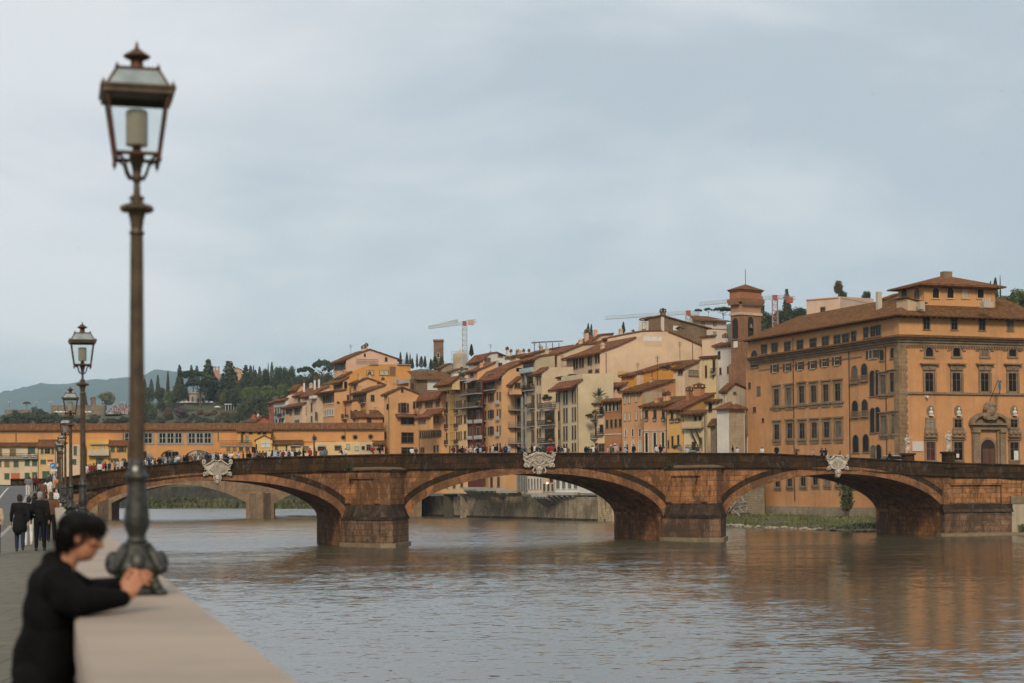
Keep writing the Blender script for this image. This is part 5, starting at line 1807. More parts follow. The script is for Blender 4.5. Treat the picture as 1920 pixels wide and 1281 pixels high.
for xa, xb in ((231, 288), (296, 343), (351, 398)):
    a, zt_ = v_at(xa, 811, -1.5)
    c, zb_ = v_at(xb, 832, -1.5)
    ctr = vpt((a + c) / 2, (zt_ + zb_) / 2, 1.5)
    w_ = c - a
    hh = zt_ - zb_
    f_ = window(VB, ctr, VD, -VL, w_ * .98, hh, 'p', rim=.2, frame=GREYSLAB, pane=GREYSLAB)
    for k in (-1, 0, 1):
        cc = ctr + VD * (w_ * .32 * k)
        g = MB()
        g.obox(cc - VL * .04, VD, VL, UP, w_ * .115, .012, hh * .42)
        p_ = g.build('pane', GLASS, f_)
        g = MB()
        g.obox(cc - VL * .06, VD, VL, UP, .06, .02, hh * .43)
        g.obox(cc - VL * .06, VD, VL, UP, w_ * .11, .015, .05)
        g.build('glazing_bar', flat('pale_bar', (.4, .39, .34), .7), p_)
for x, y in ((590, 822), (643.6, 820.5), (666, 820), (695, 819)):
    c = hit(x, y, VP0 + VL * 1.5, VL)
    window(VB, c, VD, -VL, .85, .85, 'o', rim=.25)
for x in (30, 231, 409, 647):
    p = hit(x, 808, VP0 + VL * 1.38, VL)
    q = hit(x, 828, VP0 + VL * 1.38, VL)
    g = MB()
    g.tube([p, V((p.x, p.y, q.z))], .08, 6)
    g.build('drainpipe', PIPE, VB)
g = MB()
g.obox(vpt(v_at(560, 828)[0], v_at(560, 828)[1], 1.42), VD, VL, UP, v_at(695, 828)[0] - v_at(560, 828)[0] - 8, .1, .07)
g.build('string_course', plaster((.3, .19, .1)), VB)
# light building seen through the arches
g = MB()
a, c = v_at(230, 850)[0], v_at(345, 850)[0]
g.prism([vpt(a - 2, zd, 15), vpt(c + 2, zd, 15), vpt(c + 2, zd, 15.5), vpt(a - 2, zd, 15.5)], UP * 7)
bk = g.build('white_house_front', plaster(WHT, .3), None, org=vpt(a, zd, 15))
tag(bk, 'white house front seen through the corridor arches of the old bridge', 'house')
for x in (268, 316, 328):
    window(bk, hit(x, 858, VP0 + VL * 15, VL), VD, -VL, 1.4, 2.6, 'm')

class Shop:      # small shop house hanging on the bridge front
    def __init__(s, label, x0, x1, yt, yb, col, dep=0.0, roof=None, rpx=8, stain=.6, thick=3.4, mat=None):
        dep += .5
        s.off = dep
        a, zt = v_at(x0, yt, dep)
        c, zb = v_at(x1, yb, dep)
        s.z0, s.z1, s.a, s.c = zb, zt, a, c
        s.root = empty('shop_house', vpt(a, zb, -dep), label, 'shop house', 'small houses hanging on the old bridge')
        g = MB()
        g.prism([vpt(a, zb, -dep), vpt(c, zb, -dep), vpt(c, zt, -dep), vpt(a, zt, -dep)], VL * thick)
        g.build('wall', mat or plaster(col, stain), s.root)
        if roof:
            hr = rpx * 388 / F_PX
            g = MB()
            g.prism([vpt(a - .35, zt - .1, -dep - .7), vpt(a - .35, zt + hr, -dep + thick * .8), vpt(a - .35, zt + hr + .2, -dep + thick * .8), vpt(a - .35, zt + .12, -dep - .7)], VD * (c - a + .7))
            k = a - .2
            while k < c + .3:
                p = vpt(k, zt + .12, -dep - .68)
                g.tube([p, vpt(k, zt + hr + .15, -dep + thick * .75)], .1, 5)
                k += .5
            g.build('roof', roof, s.root)
    def w(s, x, y, wpx, hpx, style='p', **k):
        c = hit(x, y, VP0 - VL * s.off, VL)
        window(s.root, c, VD, -VL, wpx * c.y / F_PX, hpx * c.y / F_PX, style, rim=.08, **k)
        return s
    def b(s, x0, x1, y, dep=.8, **k):
        p, q = hit(x0, y, VP0 - VL * s.off, VL), hit(x1, y, VP0 - VL * s.off, VL)
        balcony(s.root, (p + q) / 2, VD, -VL, (q - p).length, dep, **k)
        return s
s = Shop('long pale shop house with green shutters, air units and iron balcony at the left edge', -60, 71, 837, 909, (.60, .47, .32), 0, TILED, 7)
s.w(24, 848, 10, 12, 'c', shut=SHUTO).w(59, 845, 12, 11, 'c', shut=SHUTG).w(1, 848, 4, 12, 'c', shut=SHUTO)
for x, y, m_ in ((13, 870, SHUTO), (30, 870, SHUTG), (51, 868, SHUTG), (65, 868, SHUTG), (13, 893, SHUTG), (51, 892, SHUTG), (65, 891, SHUTG), (-2, 870, SHUTO)):
    s.w(x, y, 8, 10, 'c', shut=m_)
s.w(29, 893, 14, 10, 'c', shut=flat('sign_orange', (.45, .10, .02), .6))
s.b(-60, 71, 860, .9)
for x in (47.5, 62.5):
    g = MB()
    cc = hit(x, 854.5, VP0 - VL * .5, VL)
    g.obox(cc, VD, VL, UP, .5, .25, .36)
    g.lathe([(.2, 0), (.2, .01)], cc, 8)
    g.build('air_unit', WHITEP, s.root)
# painted letters in the lowest window
tcu = bpy.data.curves.new('letters', 'FONT')
tcu.body = 'SU'
tcu.size = 1.25
tcu.extrude = .01
to = bpy.data.objects.new('letters_tmp', tcu)
C.objects.link(to)
bpy.context.view_layer.update()
lm = bpy.data.meshes.new_from_object(to.evaluated_get(bpy.context.evaluated_depsgraph_get()))
bpy.data.objects.remove(to)
lo_ = bpy.data.objects.new('lettering', lm)
C.objects.link(lo_)
lm.materials.append(flat('letter_cream', (.75, .45, .2), .6))
lo_.parent = s.root
pp = hit(24, 896.5, VP0 - VL * .08, VL)
lo_.matrix_local = Matrix.Translation(pp - ORG[s.root.name]) @ Matrix((VD, UP, -VL)).transposed().to_4x4()
SIGNROOT = s.root
s = Shop('yellow shop house with its own brown tile roof and green garage shutter', 72, 103, 838, 912, (.60, .40, .19), .5, TILE, 13)
s.w(79, 846, 4, 9, 'c', shut=SHUTG).w(89, 846, 9, 8, 'm').w(99, 846, 4, 9, 'c', shut=SHUTG).w(81, 866, 9, 7, 'c', shut=SHUTG).w(86, 891, 12, 14, 'c', shut=SHUTG)
s = Shop('pinkish narrow shop house with tall green shutter behind the row of lamps', 104, 158, 834, 912, (.60, .44, .30), 0, None, 0)
s.w(141, 845, 5, 16, 'c', shut=SHUTG).w(139, 866, 7, 9, 'c', shut=SHUTG).w(112, 852, 5, 12, 'c', shut=SHUTO)
s = Shop('bright orange shop house with stained white balcony front', 163, 204, 824, 888, (.62, .34, .08), .6, None, 0)
s.w(192, 839, 6, 9, 'm', pane=flat('pale_pane', (.45, .42, .3), .3)).w(180, 838, 6, 10, 'c', shut=plaster((.6, .36, .12))).w(187, 864, 13, 8, 'c', shut=SHUTG)
s.b(166, 205, 854, 1.3, solid=True, rail=plaster((.5, .42, .3), 1.0), hgt=1.2).b(170, 203, 833, .5, solid=True, rail=plaster((.62, .36, .1)), hgt=.1)
s = Shop('orange shop house with small brown roof and three green shutters left of the first arch', 205, 239, 835, 888, (.56, .29, .11), .4, TILE, 9)
s.w(211, 843, 7, 8, 'c', shut=SHUTG).w(227, 843, 10, 8, 'm').w(221, 843, 3, 8, 'c', shut=SHUTG).w(235, 843, 3, 8, 'c', shut=SHUTG).w(215, 863, 14, 6, 'c', shut=SHUTG).w(232, 863, 6, 6, 'c', shut=SHUTG)
s = Shop('orange box house with roof railing and square olive windows right of the arches', 412, 472, 836, 880, (.58, .26, .075), .8, None, 0)
s.w(428, 842, 6, 6, 'c', shut=SHUTO).w(440, 842, 6, 6, 'c', shut=SHUTO).w(452, 842, 7, 7, 'c', shut=SHUT).w(464, 842, 7, 7, 'c', shut=SHUT)
s.b(412, 472, 836.5, .25, hgt=1.1)
s = Shop('orange upper house with narrow doors and tiny attic windows', 445, 508, 809, 838, (.60, .30, .085), .3, TILED, 3)
s.w(454, 822, 4, 14, 'c', shut=SHUT).w(463, 823, 5, 12, 'm', pane=flat('pale_glass', (.2, .25, .25), .2))
for x in (456, 470, 486, 496):
    s.w(x, 804 + 8, 6, 4)
s = Shop('small yellow gabled house with wide white framed window', 480, 511, 826, 880, (.64, .42, .16), 1.0, None, 0)
s.w(498, 833, 15, 11, 'm', frame=WHITEP, pane=flat('pale_pane5', (.5, .5, .46), .3)).w(480.5, 838, 2, 10)
g = MB()
a, c = s.a, s.c
zt = s.z1
ap = ((a + c) / 2, zt + 1.1)
g.prism([vpt(a, zt + .003, -1.0), vpt(c, zt + .003, -1.0), vpt(ap[0], ap[1], -1.0)], VL * 3)
g.build('gable', plaster((.64, .42, .16)), s.root)
g = MB()
for q in (((a - .4, zt - .1), ap), (ap, (c + .4, zt - .1))):
    g.prism([vpt(q[0][0], q[0][1], -1.3), vpt(q[1][0], q[1][1] + .0, -1.3), vpt(q[1][0], q[1][1] + .22, -1.3), vpt(q[0][0], q[0][1] + .22, -1.3)], VL * 3.5)
g.build('roof', TILE, s.root)
s = Shop('yellow lean-to shop with long dark tile roof', 512, 566, 833, 880, (.60, .40, .18), .6, TILED, 7)
s.w(518, 838, 4, 9, 'c', shut=SHUTO).w(537, 840, 2, 9)
s = Shop('pale yellow lean-to shop with red awning board above its door', 540, 590, 836, 880, (.60, .46, .26), .9, None, 0)
s.w(550, 843, 7, 10, 'c', shut=SHUTO).w(573, 841, 11, 8, 'c', shut=SHUTO).b(544, 564, 836, .6, solid=True, rail=TILER, hgt=.1)
s = Shop('long pale yellow shop wall with small canopied openings', 591, 676, 829, 880, (.62, .44, .22), .5, None, 0)
s.w(602, 842, 12, 6).w(633, 840, 10, 8, 'c', shut=SHUT).w(653, 838, 6, 10, 'c', shut=flat('pale_green', (.3, .36, .28), .7)).w(669, 841, 7, 7, 'c', shut=flat('pale_teal', (.3, .42, .38), .7))
s.b(596, 610, 837, .5, solid=True, rail=TILER, hgt=.05).b(627, 640, 836, .5, solid=True, rail=TILER, hgt=.05)
s = Shop('curved grey plastered kiosk with two dark openings', 676, 700, 829, 880, (.50, .40, .27), .9, None, 0)
s.w(681, 840, 5, 6).w(691, 839, 7, 10, 'm')
s = Shop('brown tiled shed roofed shop squeezed against the tall gabled house', 701, 722, 833, 880, (.45, .26, .12), .6, TILED, 6)
s.w(714, 840, 10, 9)

# ------------------------------------------------------------------ right bank: river wall, jetties, grass banks
RW = masonry('river_wall_stone', (.40, .31, .20), (.30, .235, .155), (.16, .125, .085), .75, .36, stain=(.05, .042, .03), samt=.8, ms=.03)
line = [atZ(x, y, 0) for x, y in ((725, 966.5), (790, 967), (862, 970), (920, 971.5), (1000, 973.5), (1060, 976), (1136, 978))]
zt = 4.6
root = empty('river_wall', line[3], 'long rough stone river wall under the overhanging houses on the far bank', 'wall')
g = MB()
for a, c in zip(line, line[1:]):
    n = V((c - a).normalized())
    n = V((-n.y, n.x, 0))
    if n.y > 0: pass
    g.prism([a - UP * 1.6, c - UP * 1.6, c + UP * zt, a + UP * zt], V((.35, .94, 0)) * 3)
g.build('wall', RW, root)
g = MB()
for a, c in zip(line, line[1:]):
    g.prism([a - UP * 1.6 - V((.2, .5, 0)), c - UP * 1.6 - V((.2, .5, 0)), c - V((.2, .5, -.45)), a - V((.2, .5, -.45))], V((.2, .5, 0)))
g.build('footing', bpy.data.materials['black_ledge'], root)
# sloping buttresses
for x in (845, 876, 1136, 1168):
    y = interp([(840, 969.5), (880, 970.5), (1136, 978), (1175, 978)], x)
    p = atZ(x, y, 0)
    g = MB()
    w = 1.5
    g.prism([p + V((-w, -.9, -1.6)), p + V((-w, 2, -1.6)), p + V((-w, 2, zt + .5)), p + V((-w, .35, zt + .5))], V((2 * w, .6, 0)))
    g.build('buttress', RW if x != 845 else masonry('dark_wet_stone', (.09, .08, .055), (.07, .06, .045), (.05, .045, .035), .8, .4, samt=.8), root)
p0, p1 = atZ(1136, 978, 0), atZ(1230, 978, 0)
g = MB()
g.prism([p0 - UP * 1.6 + V((1.2, -.4, 0)), p1 - UP * 1.6, p1 + UP * 4.6, p0 + UP * 4.6 + V((1.2, -.4, 0))], V((0, 5, 0)))
g.build('pale_wall', plaster((.42, .33, .21), 1.0), root)
# ground of the far bank behind the wall
g = MB()
P0 = [(l.x + .9, l.y + 2.4) for l in line]
g.poly([(x, y, 4.55) for x, y in P0] + [(p1.x, p1.y + 2, 4.55), (200, p1.y + 2, 4.55), (320, 470, 4.55), (60, 500, 4.55), (-40, 470, 4.55)])
tag(g.build('street_ground', flat('street_paving', (.16, .15, .13), .9, scale=.2)), kind='structure')

# concrete jetties that carry the overhanging rooms
CON = plaster((.36, .33, .28), .8)
def jetty(x0, x1, ytop, ybot, nb, label, mat=CON, room=None, group=None):
    p, q = atY(x0, ytop, 0.0 + interp([(720, 400), (860, 374), (985, 350), (1120, 331)], x0) - 3), atY(x1, ytop, interp([(720, 400), (860, 374), (985, 350), (1120, 331)], x1) - 3)
    z = (p.z + q.z) / 2
    k = (p.y + q.y) / 2 / F_PX
    zb_ = z - (ybot - ytop) * k
    d = (q - p)
    d.z = 0
    L = d.length
    d.normalize()
    n = V((d.y, -d.x, 0))
    if n.y > 0: n = -n
    m_ = V(((p.x + q.x) / 2, (p.y + q.y) / 2, 0))
    r_ = empty('jetty', (m_.x, m_.y, zb_), label, 'jetty')
    g = MB()
    g.obox(m_ + UP * z, d, n, UP, L / 2, 1.4, .28)
    g.build('slab', mat, r_)
    for i in range(nb):
        c = m_ + d * (-L / 2 + L * (i + .5) / nb)
        g = MB()
        g.prism([c + n * 1.3 + UP * (z - .29) - d * .22, c + n * 1.3 + UP * (z - .55) - d * .22, c - n * 2.2 + UP * zb_ - d * .22, c - n * 2.2 + UP * (z - .29) - d * .22], d * .44)
        g.build('bracket', mat, r_)
    return m_, d, n, z, L, r_
jetty(878, 903, 916, 938, 6, 'concrete jetty with thin slanting brackets below the red house')
jetty(904, 941, 918, 932, 4, 'concrete shelf with short box brackets below the peach house')
jetty(941, 966, 922, 932, 2, 'grey concrete underside block left of the round pipe bay')
m_, d, n, z, L, r_ = jetty(1006, 1036, 929, 952, 5, 'curved brackets and cream shelf below the glazed veranda')
m_, d, n, z, L, r_ = jetty(1038, 1088, 926, 952, 5, 'broad concrete slab with slanting ribs below the framed veranda')
jetty(1120, 1140, 929, 955, 4, 'slanting dark brackets at the right end of the river wall')
def veranda(x0, x1, y0, y1, n_, label, pane, wall=WHITEP, dy=-1.2):
    Y0, Y1 = [interp([(720, 400), (860, 374), (985, 350), (1120, 331)], x) - 3.6 for x in (x0, x1)]
    p, q = atY(x0, y1, Y0), atY(x1, y1, Y1)
    zt_ = atY((x0 + x1) / 2, y0, (Y0 + Y1) / 2).z
    zb_ = (p.z + q.z) / 2
    d = q - p
    d.z = 0
    L = d.length
    d.normalize()
    n = V((d.y, -d.x, 0))
    m_ = V(((p.x + q.x) / 2, (p.y + q.y) / 2, (zt_ + zb_) / 2))
    r_ = empty('veranda', (m_.x, m_.y, zb_), label, 'veranda')
    g = MB()
    g.obox(m_ - n * 1.5, d, n, UP, L / 2, 1.6, (zt_ - zb_) / 2)
    g.build('wall', wall, r_)
    for i in range(n_):
        c = m_ + d * (-L / 2 + L * (i + .5) / n_) + n * .1
        window(r_, c + UP * .25, d, n, L / n_ * .62, (zt_ - zb_) * .6, 'p', frame=WHITEP, pane=pane, rim=.07)
    g = MB()
    g.obox(m_ - UP * ((zt_ - zb_) / 2 - .08) + n * .15, d, n, UP, L / 2 + .2, .25, .12)
    g.build('sill', CON, r_)
    return m_, d, n, L, zb_
VG = flat('veranda_pane', (.17, .14, .11), .3, var=.6, scale=1.0)
veranda(990, 1018, 893, 926, 5, 'cream enclosed veranda with narrow panes over the water under the middle arch', VG, plaster((.55, .45, .32)))
m_, d, n, L, zb_ = veranda(1042, 1086, 893, 925, 4, 'white framed glazed veranda hanging over the river wall', VG)
veranda(1018, 1041, 905, 928, 3, 'open dining terrace with dark seated figures between two verandas', flat('dark_terrace', (.03, .026, .022), .8), plaster((.4, .28, .18)))
g = MB()
lp = atY(1026, 906, 338)
g.ball(lp, .22, 8, 6)
m, nt, b = newmat('lit_globe')
b.inputs['Emission Color'].default_value = (1, .55, .2, 1)
b.inputs['Emission Strength'].default_value = 2.0
tag(g.build('globe_lamp', m), 'small glowing orange globe lamp on the dining terrace under the bridge', 'lamp')
g = MB()
for x in (971, 976, 981, 986):
    p = atY(x, 885, 349)
    g.tube([V((p.x, p.y, 5.6)), V((p.x, p.y, 11))], .28, 10)
t_ = g.build('pipe_bay', flat('grey_pipe', (.17, .165, .15), .6), org=(p.x, p.y, 5.6))
tag(t_, 'grey bundled pipe bay between the peach house and the veranda', 'pipes')
# collapsed timber frame and ruined wall left of the grassy bank
g = MB()
for (x0, y0, x1, y1) in ((1368, 950, 1392, 972), (1375, 938, 1394, 962), (1372, 946, 1402, 941), (1378, 955, 1398, 948), (1384, 965, 1404, 960), (1366, 960, 1384, 940), (1390, 930, 1402, 958)):
    g.tube([atY(x0, y0, 292), atY(x1, y1, 290)], .16, 6)
tag(g.build('timber_frame', flat('grey_timber', (.22, .2, .17), .8), org=atY(1385, 972, 292)), 'collapsed grey timber frame on the bank behind the right pier', 'timber')
a, c = atY(1370, 960, 296), atY(1434, 960, 291)
g = MB()
g.prism([V((a.x, a.y, -1)), V((c.x, c.y, -1)), V((c.x, c.y, atY(1434, 905, 291).z)), V((lerp(a.x, c.x, .45), lerp(a.y, c.y, .45), atY(1400, 928, 293).z)), V((a.x, a.y, atY(1370, 936, 296).z))], V((.5, 2.5, 0)))
tag(g.build('ruined_wall', RUB, org=(c.x, c.y, 0)), 'broken rubble wall beside the palace base under the right arch', 'wall')

GRASSM = foliage('bank_grass', (.05, .065, .022), (.15, .145, .055))
def bank(name, front, back, hb, label=None):
    n, mrow = len(front) - 1, 10
    vs, fs = [], []
    for j in range(mrow + 1):
        t = j / mrow
        for i in range(n + 1):
            p = front[i].lerp(back[i], t)
            z = -.5 + (hb + .5) * min(1, t * 1.6) ** .8 + (.35 * mnoise.noise(V((p.x * .3, p.y * .3, 0))) if t > 0 else 0)
            vs.append(V((p.x, p.y, z)))
    for j in range(mrow):
        for i in range(n):
            a = j * (n + 1) + i
            fs.append([a, a + 1, a + n + 2, a + n + 1])
    g = MB()
    g.mesh(vs, fs)
    o = g.build(name, flat('bank_earth', (.11, .095, .055), .95, scale=.6), smooth=True, uv=False)
    tag(o, kind='structure')
    return vs, n, mrow
def grass(vs, n, mrow, cnt, hmin, hmax, name='bank_vegetation', t0=.12, mat=None):
    g = MB()
    for k in range(cnt):
        i, j = rnd.random() * n, t0 * mrow + rnd.random() * (mrow * (1 - t0))
        i0, j0 = min(int(i), n - 1), min(int(j), mrow - 1)
        p = vs[j0 * (n + 1) + i0].lerp(vs[j0 * (n + 1) + i0 + 1], i - i0).lerp(vs[(j0 + 1) * (n + 1) + i0].lerp(vs[(j0 + 1) * (n + 1) + i0 + 1], i - i0), j - j0)
        h_ = rnd.uniform(hmin, hmax) * (1 + .8 * mnoise.noise(V((p.x * .25, p.y * .25, 3))))
        a = rnd.random() * 6.28
        w = h_ * .35
        dx, dy = math.cos(a) * w, math.sin(a) * w
        lx, ly = rnd.uniform(-.4, .4) * h_, rnd.uniform(-.4, .4) * h_
        g.mesh([p + V((-dx, -dy, -.1)), p + V((dx, dy, -.1)), p + V((dx * .6 + lx, dy * .6 + ly, h_)), p + V((-dx * .4 + lx, -dy * .4 + ly, h_ * .8))], [[0, 1, 2, 3]])
    return tag(g.build(name, mat or GRASSM, uv=False), kind='stuff')
fr = [atZ(x, y, 0) for x, y in ((1340, 986), (1375, 987), (1420, 990), (1480, 992), (1540, 995), (1600, 998), (1640, 998), (1672, 996))]
bk_ = [atY(x, 960, Y) for x, Y in ((1350, 302), (1380, 300), (1425, 296), (1485, 288), (1545, 279), (1605, 268), (1650, 261), (1690, 256))]
bk_ = [V((p.x, p.y, 0)) for p in bk_]
vs, n, mrow = bank('river_bank', fr, bk_, 1.5)
grass(vs, n, mrow, 5200, .12, .42)
g = MB()
for k in range(150):
    t = rnd.random() * (len(fr) - 1)
    i = int(t)
    p = fr[i].lerp(fr[i + 1], t - i)
    r = rnd.uniform(.12, .4)
    g.ball((p.x + rnd.uniform(-.3, .5), p.y + rnd.uniform(-.2, 1.0), rnd.uniform(-.1, .25)), (r * 1.4, r, r * .7), 6, 4)
tag(g.build('bank_stones', flat('pale_stones', (.30, .26, .19), .9, scale=1.2), uv=False), kind='stuff')
# quay face right of the abutment: pale plaster patch, ledge, grass strip
s0 = s3 + 9.6
g = MB()
zA, zB = bsz(1900, 945)[1], bsz(1900, 930)[1]
g.prism([bpt(s0, -1.6, -.25), bpt(sR, -1.6, -.25), bpt(sR, zA - .02, -.25), bpt(s0, zA - .02, -.25)], BL * .24)
g.build('pale_render', plaster((.40, .33, .23), 1.0), BRIDGE)
g = MB()
g.prism([bpt(s0 + .2, zA, -.32), bpt(sR, zA, -.32), bpt(sR, zB, -.32), bpt(s0 + .2, zB, -.32)], BL * .3)
g.build('pale_course', masonry('pale_footing', (.27, .21, .13), (.24, .18, .11), (.16, .12, .08), 2.2, .6, samt=.3), BRIDGE)
g = MB()
g.prism([bpt(s3 - 1.5, -1.6, -2.2), bpt(sR, -1.6, -2.2), bpt(sR, .35, -2.2), bpt(s3 - 1.5, .35, -2.2)], BL * 1.28)
led = g.build('river_ledge', masonry('pale_footing', (.27, .21, .13), (.24, .18, .11), (.16, .12, .08), 2.2, .6, samt=.3), org=bpt(s3 + 10, 0, -2))
tag(led, 'low stone ledge along the water at the right foot of the bridge', 'ledge')
fr2 = [bpt(s, 0, -2.0) for s in (s3 + 11, s3 + 14, s3 + 18, s3 + 24, sR)]
bk2 = [bpt(s, 0, -.3) for s in (s3 + 11, s3 + 14, s3 + 18, s3 + 24, sR)]
vs = [p + UP * (.36 + (.25 if t else 0)) for t, row in ((0, fr2), (1, bk2)) for p in row]
grass(vs, 4, 1, 900, .25, .9, name='ledge_vegetation', t0=0)

# far bank seen beyond the old bridge
g = MB()
a, c = atY(150, 940, 640), atY(800, 940, 600)
z1 = atY(400, 912, 620).z
g.prism([V((a.x, a.y, -1.6)), V((c.x, c.y, -1.6)), V((c.x, c.y, z1)), V((a.x, a.y, z1))], V((0, 4, 0)))
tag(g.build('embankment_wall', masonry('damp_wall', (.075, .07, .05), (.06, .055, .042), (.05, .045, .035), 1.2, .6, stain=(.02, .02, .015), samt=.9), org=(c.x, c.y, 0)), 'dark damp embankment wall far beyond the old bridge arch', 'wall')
fr = [atZ(x, 954, 0) for x in (240, 300, 360, 420, 480, 540, 600, 680)]
bk3 = [V((p.x * 1.03, p.y + 22, 0)) for p in fr]
vs, n, mrow = bank('far_river_bank', fr, bk3, 1.6)
grass(vs, n, mrow, 2600, .6, 2.0, name='far_bank_vegetation')

# ================================================================== TREES
def leaf(g, p, s, nrm=None):
    a = V((rnd.gauss(0, 1), rnd.gauss(0, 1), rnd.gauss(0, 1))).normalized()
    if nrm is not None: a = (a * .8 + nrm).normalized()
    u = a.orthogonal().normalized()
    u = Matrix.Rotation(rnd.random() * 6.28, 3, a) @ u
    v = a.cross(u)
    k = rnd.uniform(.6, 1.3) * s
    g.mesh([p - u * k, p + v * k * .55, p + u * k, p - v * k * .5], [[0, 1, 2, 3]])
def crown_cypress(n=1500, w=.12):
    g = MB()
    lob = [(rnd.random() * 6.28, rnd.random(), rnd.uniform(.7, 1.2)) for _ in range(26)]
    for k in range(n):
        z = rnd.random() ** .85
        prof = (min(1, z * 7) ** .6) * (1 - z) ** .62 * 1.35
        a = rnd.random() * 6.28
        bumpy = 1 + .28 * mnoise.noise(V((math.cos(a) * 1.6, math.sin(a) * 1.6, z * 7 + w * 50)))
        r = w * prof * bumpy * (rnd.random() ** .25)
        leaf(g, V((r * math.cos(a), r * math.sin(a), .04 + .97 * z)), .032, V((math.cos(a), math.sin(a), .6)))
    return g
def crown_clumps(cl, n, s, flat_=1.0):
    g = MB()
    tot = sum(c[1] ** 2 for c in cl)
    for c, r in cl:
        for k in range(int(n * r * r / tot)):
            d = V((rnd.gauss(0, 1), rnd.gauss(0, 1), rnd.gauss(0, 1))).normalized()
            rr = r * (rnd.random() ** .3) * (1 + .25 * mnoise.noise(d * 2.2 + V(c) * 5))
            p = V(c) + V((d.x * rr, d.y * rr, d.z * rr * flat_))
            leaf(g, p, s, d)
    return g
def clumps_round(n, R_, z0, h_, r0, seed):
    q = random.Random(seed)
    out = []
    for k in range(n):
        a = q.random() * 6.28
        zz = q.random()
        rr = R_ * math.sqrt(q.random()) * math.sin(math.pi * (.12 + .8 * zz)) ** .6
        out.append(((rr * math.cos(a), rr * math.sin(a), z0 + h_ * zz), r0 * q.uniform(.7, 1.25)))
    return out
def clumps_pine(seed):
    q = random.Random(seed)
    out = []
    for k in range(34):
        a = q.random() * 6.28
        rr = .5 * math.sqrt(q.random())
        out.append(((rr * math.cos(a), rr * math.sin(a), .80 + .13 * (1 - (rr / .5) ** 2) + q.uniform(-.03, .03)), .095 * q.uniform(.8, 1.3)))
    return out
def trunk(h0, r, limbs, seed, spread=.3, up=.25):
    q = random.Random(seed)
    g = MB()
    g.tube([(0, 0, -.03), (.006, 0, h0 * .5), (-.006, .006, h0), (0, 0, h0 + up * .6)], [r * 1.3, r, r * .8, r * .3], 7)
    for k in range(limbs):
        a = 6.28 * k / limbs + q.random()
        z = h0 * q.uniform(.75, 1.0)
        e_ = V((math.cos(a) * spread, math.sin(a) * spread, z + up * q.uniform(.7, 1.1)))
        m_ = V((math.cos(a) * spread * .5, math.sin(a) * spread * .5, z + up * .35))
        g.tube([(0, 0, z), m_, e_], [r * .6, r * .4, r * .12], 5)
    return g
BARK = flat('bark', (.085, .06, .04), .9, scale=8)
F_CYP = foliage('cypress_leaves', (.024, .034, .015), (.075, .085, .036))
F_PIN = foliage('pine_needles', (.018, .032, .013), (.055, .075, .026))
F_DRK = foliage('dark_leaves', (.028, .036, .014), (.10, .105, .04))
F_GRN = foliage('green_leaves', (.045, .065, .016), (.125, .145, .04))
F_YEL = foliage('yellow_leaves', (.09, .085, .02), (.20, .17, .055))
F_PUR = foliage('purple_blossom', (.11, .055, .065), (.24, .14, .15))
F_RUS = foliage('russet_leaves', (.09, .06, .022), (.19, .12, .05))
PROTO = {}
def proto(key, crown, tr):
    PROTO.setdefault(key, []).append((crown.data(key + '_crown', uv=False), tr.data(key + '_trunk', uv=False)))
for sd in range(3):
    proto('cypress', crown_cypress(1500, (.11, .145, .085)[sd]), trunk(.1, .014, 0, sd))
    proto('pine', crown_clumps(clumps_pine(sd), 2600, .036, .62), trunk(.66, .022, 7, sd, .34, .16))
    proto('round', crown_clumps(clumps_round(30, .34, .34, .5, .17, sd), 2600, .036, .9), trunk(.3, .028, 6, sd, .24, .32))
    proto('bush', crown_clumps(clumps_round(20, .42, .18, .5, .24, sd + 9), 2000, .055, .85), trunk(.1, .03, 4, sd, .3, .35))
    proto('column', crown_clumps([((.05 * math.cos(k * 2.4), .05 * math.sin(k * 2.4), .2 + .74 * k / 16), (.15 + .03 * math.sin(k * 1.3)) * (1 - (k / 19) ** 4)) for k in range(17)], 2600, .03, .9), trunk(.25, .05, 0, sd))
    proto('conifer', crown_clumps([((.06 * math.cos(k * 2.1) * (1 - k / 26), .06 * math.sin(k * 2.1) * (1 - k / 26), .12 + .84 * k / 24), .15 * (1 - k / 27) ** .8 + .02) for k in range(25)], 2400, .034, .7), trunk(.8, .016, 0, sd))
for k_, v_ in PROTO.items():
    for cme, tme in v_:
        tme.materials.append(BARK)
        cme.materials.append(F_DRK)
TREES = []
def tree(kind, px, ybase, ytop, Y=None, wpx=None, mat=F_DRK, name='tree', label='', group=None, ground=True, sink=0.0):
    """placed by its foot and top; when ground, the depth is found where the sight line meets the hill"""
    if Y is None:
        Y = 560
        for k in range(140):
            p = atY(px, ybase, Y)
            if p.z <= hillz(p.x, p.y): break
            Y += 7
    p = atY(px, ybase, Y)
    z0 = hillz(p.x, p.y) - .3 if ground else p.z
    if z0 < p.z - 4 or not ground: z0 = p.z - sink
    h_ = atY(px, ytop, Y).z - z0
    cm, tm = PROTO[kind][rnd.randrange(3)]
    w_ = h_ if wpx is None else wpx * Y / F_PX / {'cypress': .25, 'pine': 1.12, 'round': .95, 'bush': 1.15, 'conifer': .33, 'column': .37}[kind]
    r_ = empty(name, (p.x, p.y, z0))
    r_.scale = (w_, w_, h_)
    r_.rotation_euler.z = rnd.random() * 6.28
    for nm, me in (('trunk', tm), ('crown', cm)):
        o = bpy.data.objects.new(nm, me)
        C.objects.link(o)
        o.parent = r_
        if nm == 'crown':
            o.material_slots[0].link = 'OBJECT'
            o.material_slots[0].material = mat
    r_['label'] = label
    r_['category'] = 'tree' if kind != 'bush' else 'bush'
    if group: r_['group'] = group
    TREES.append(r_)
    return r_
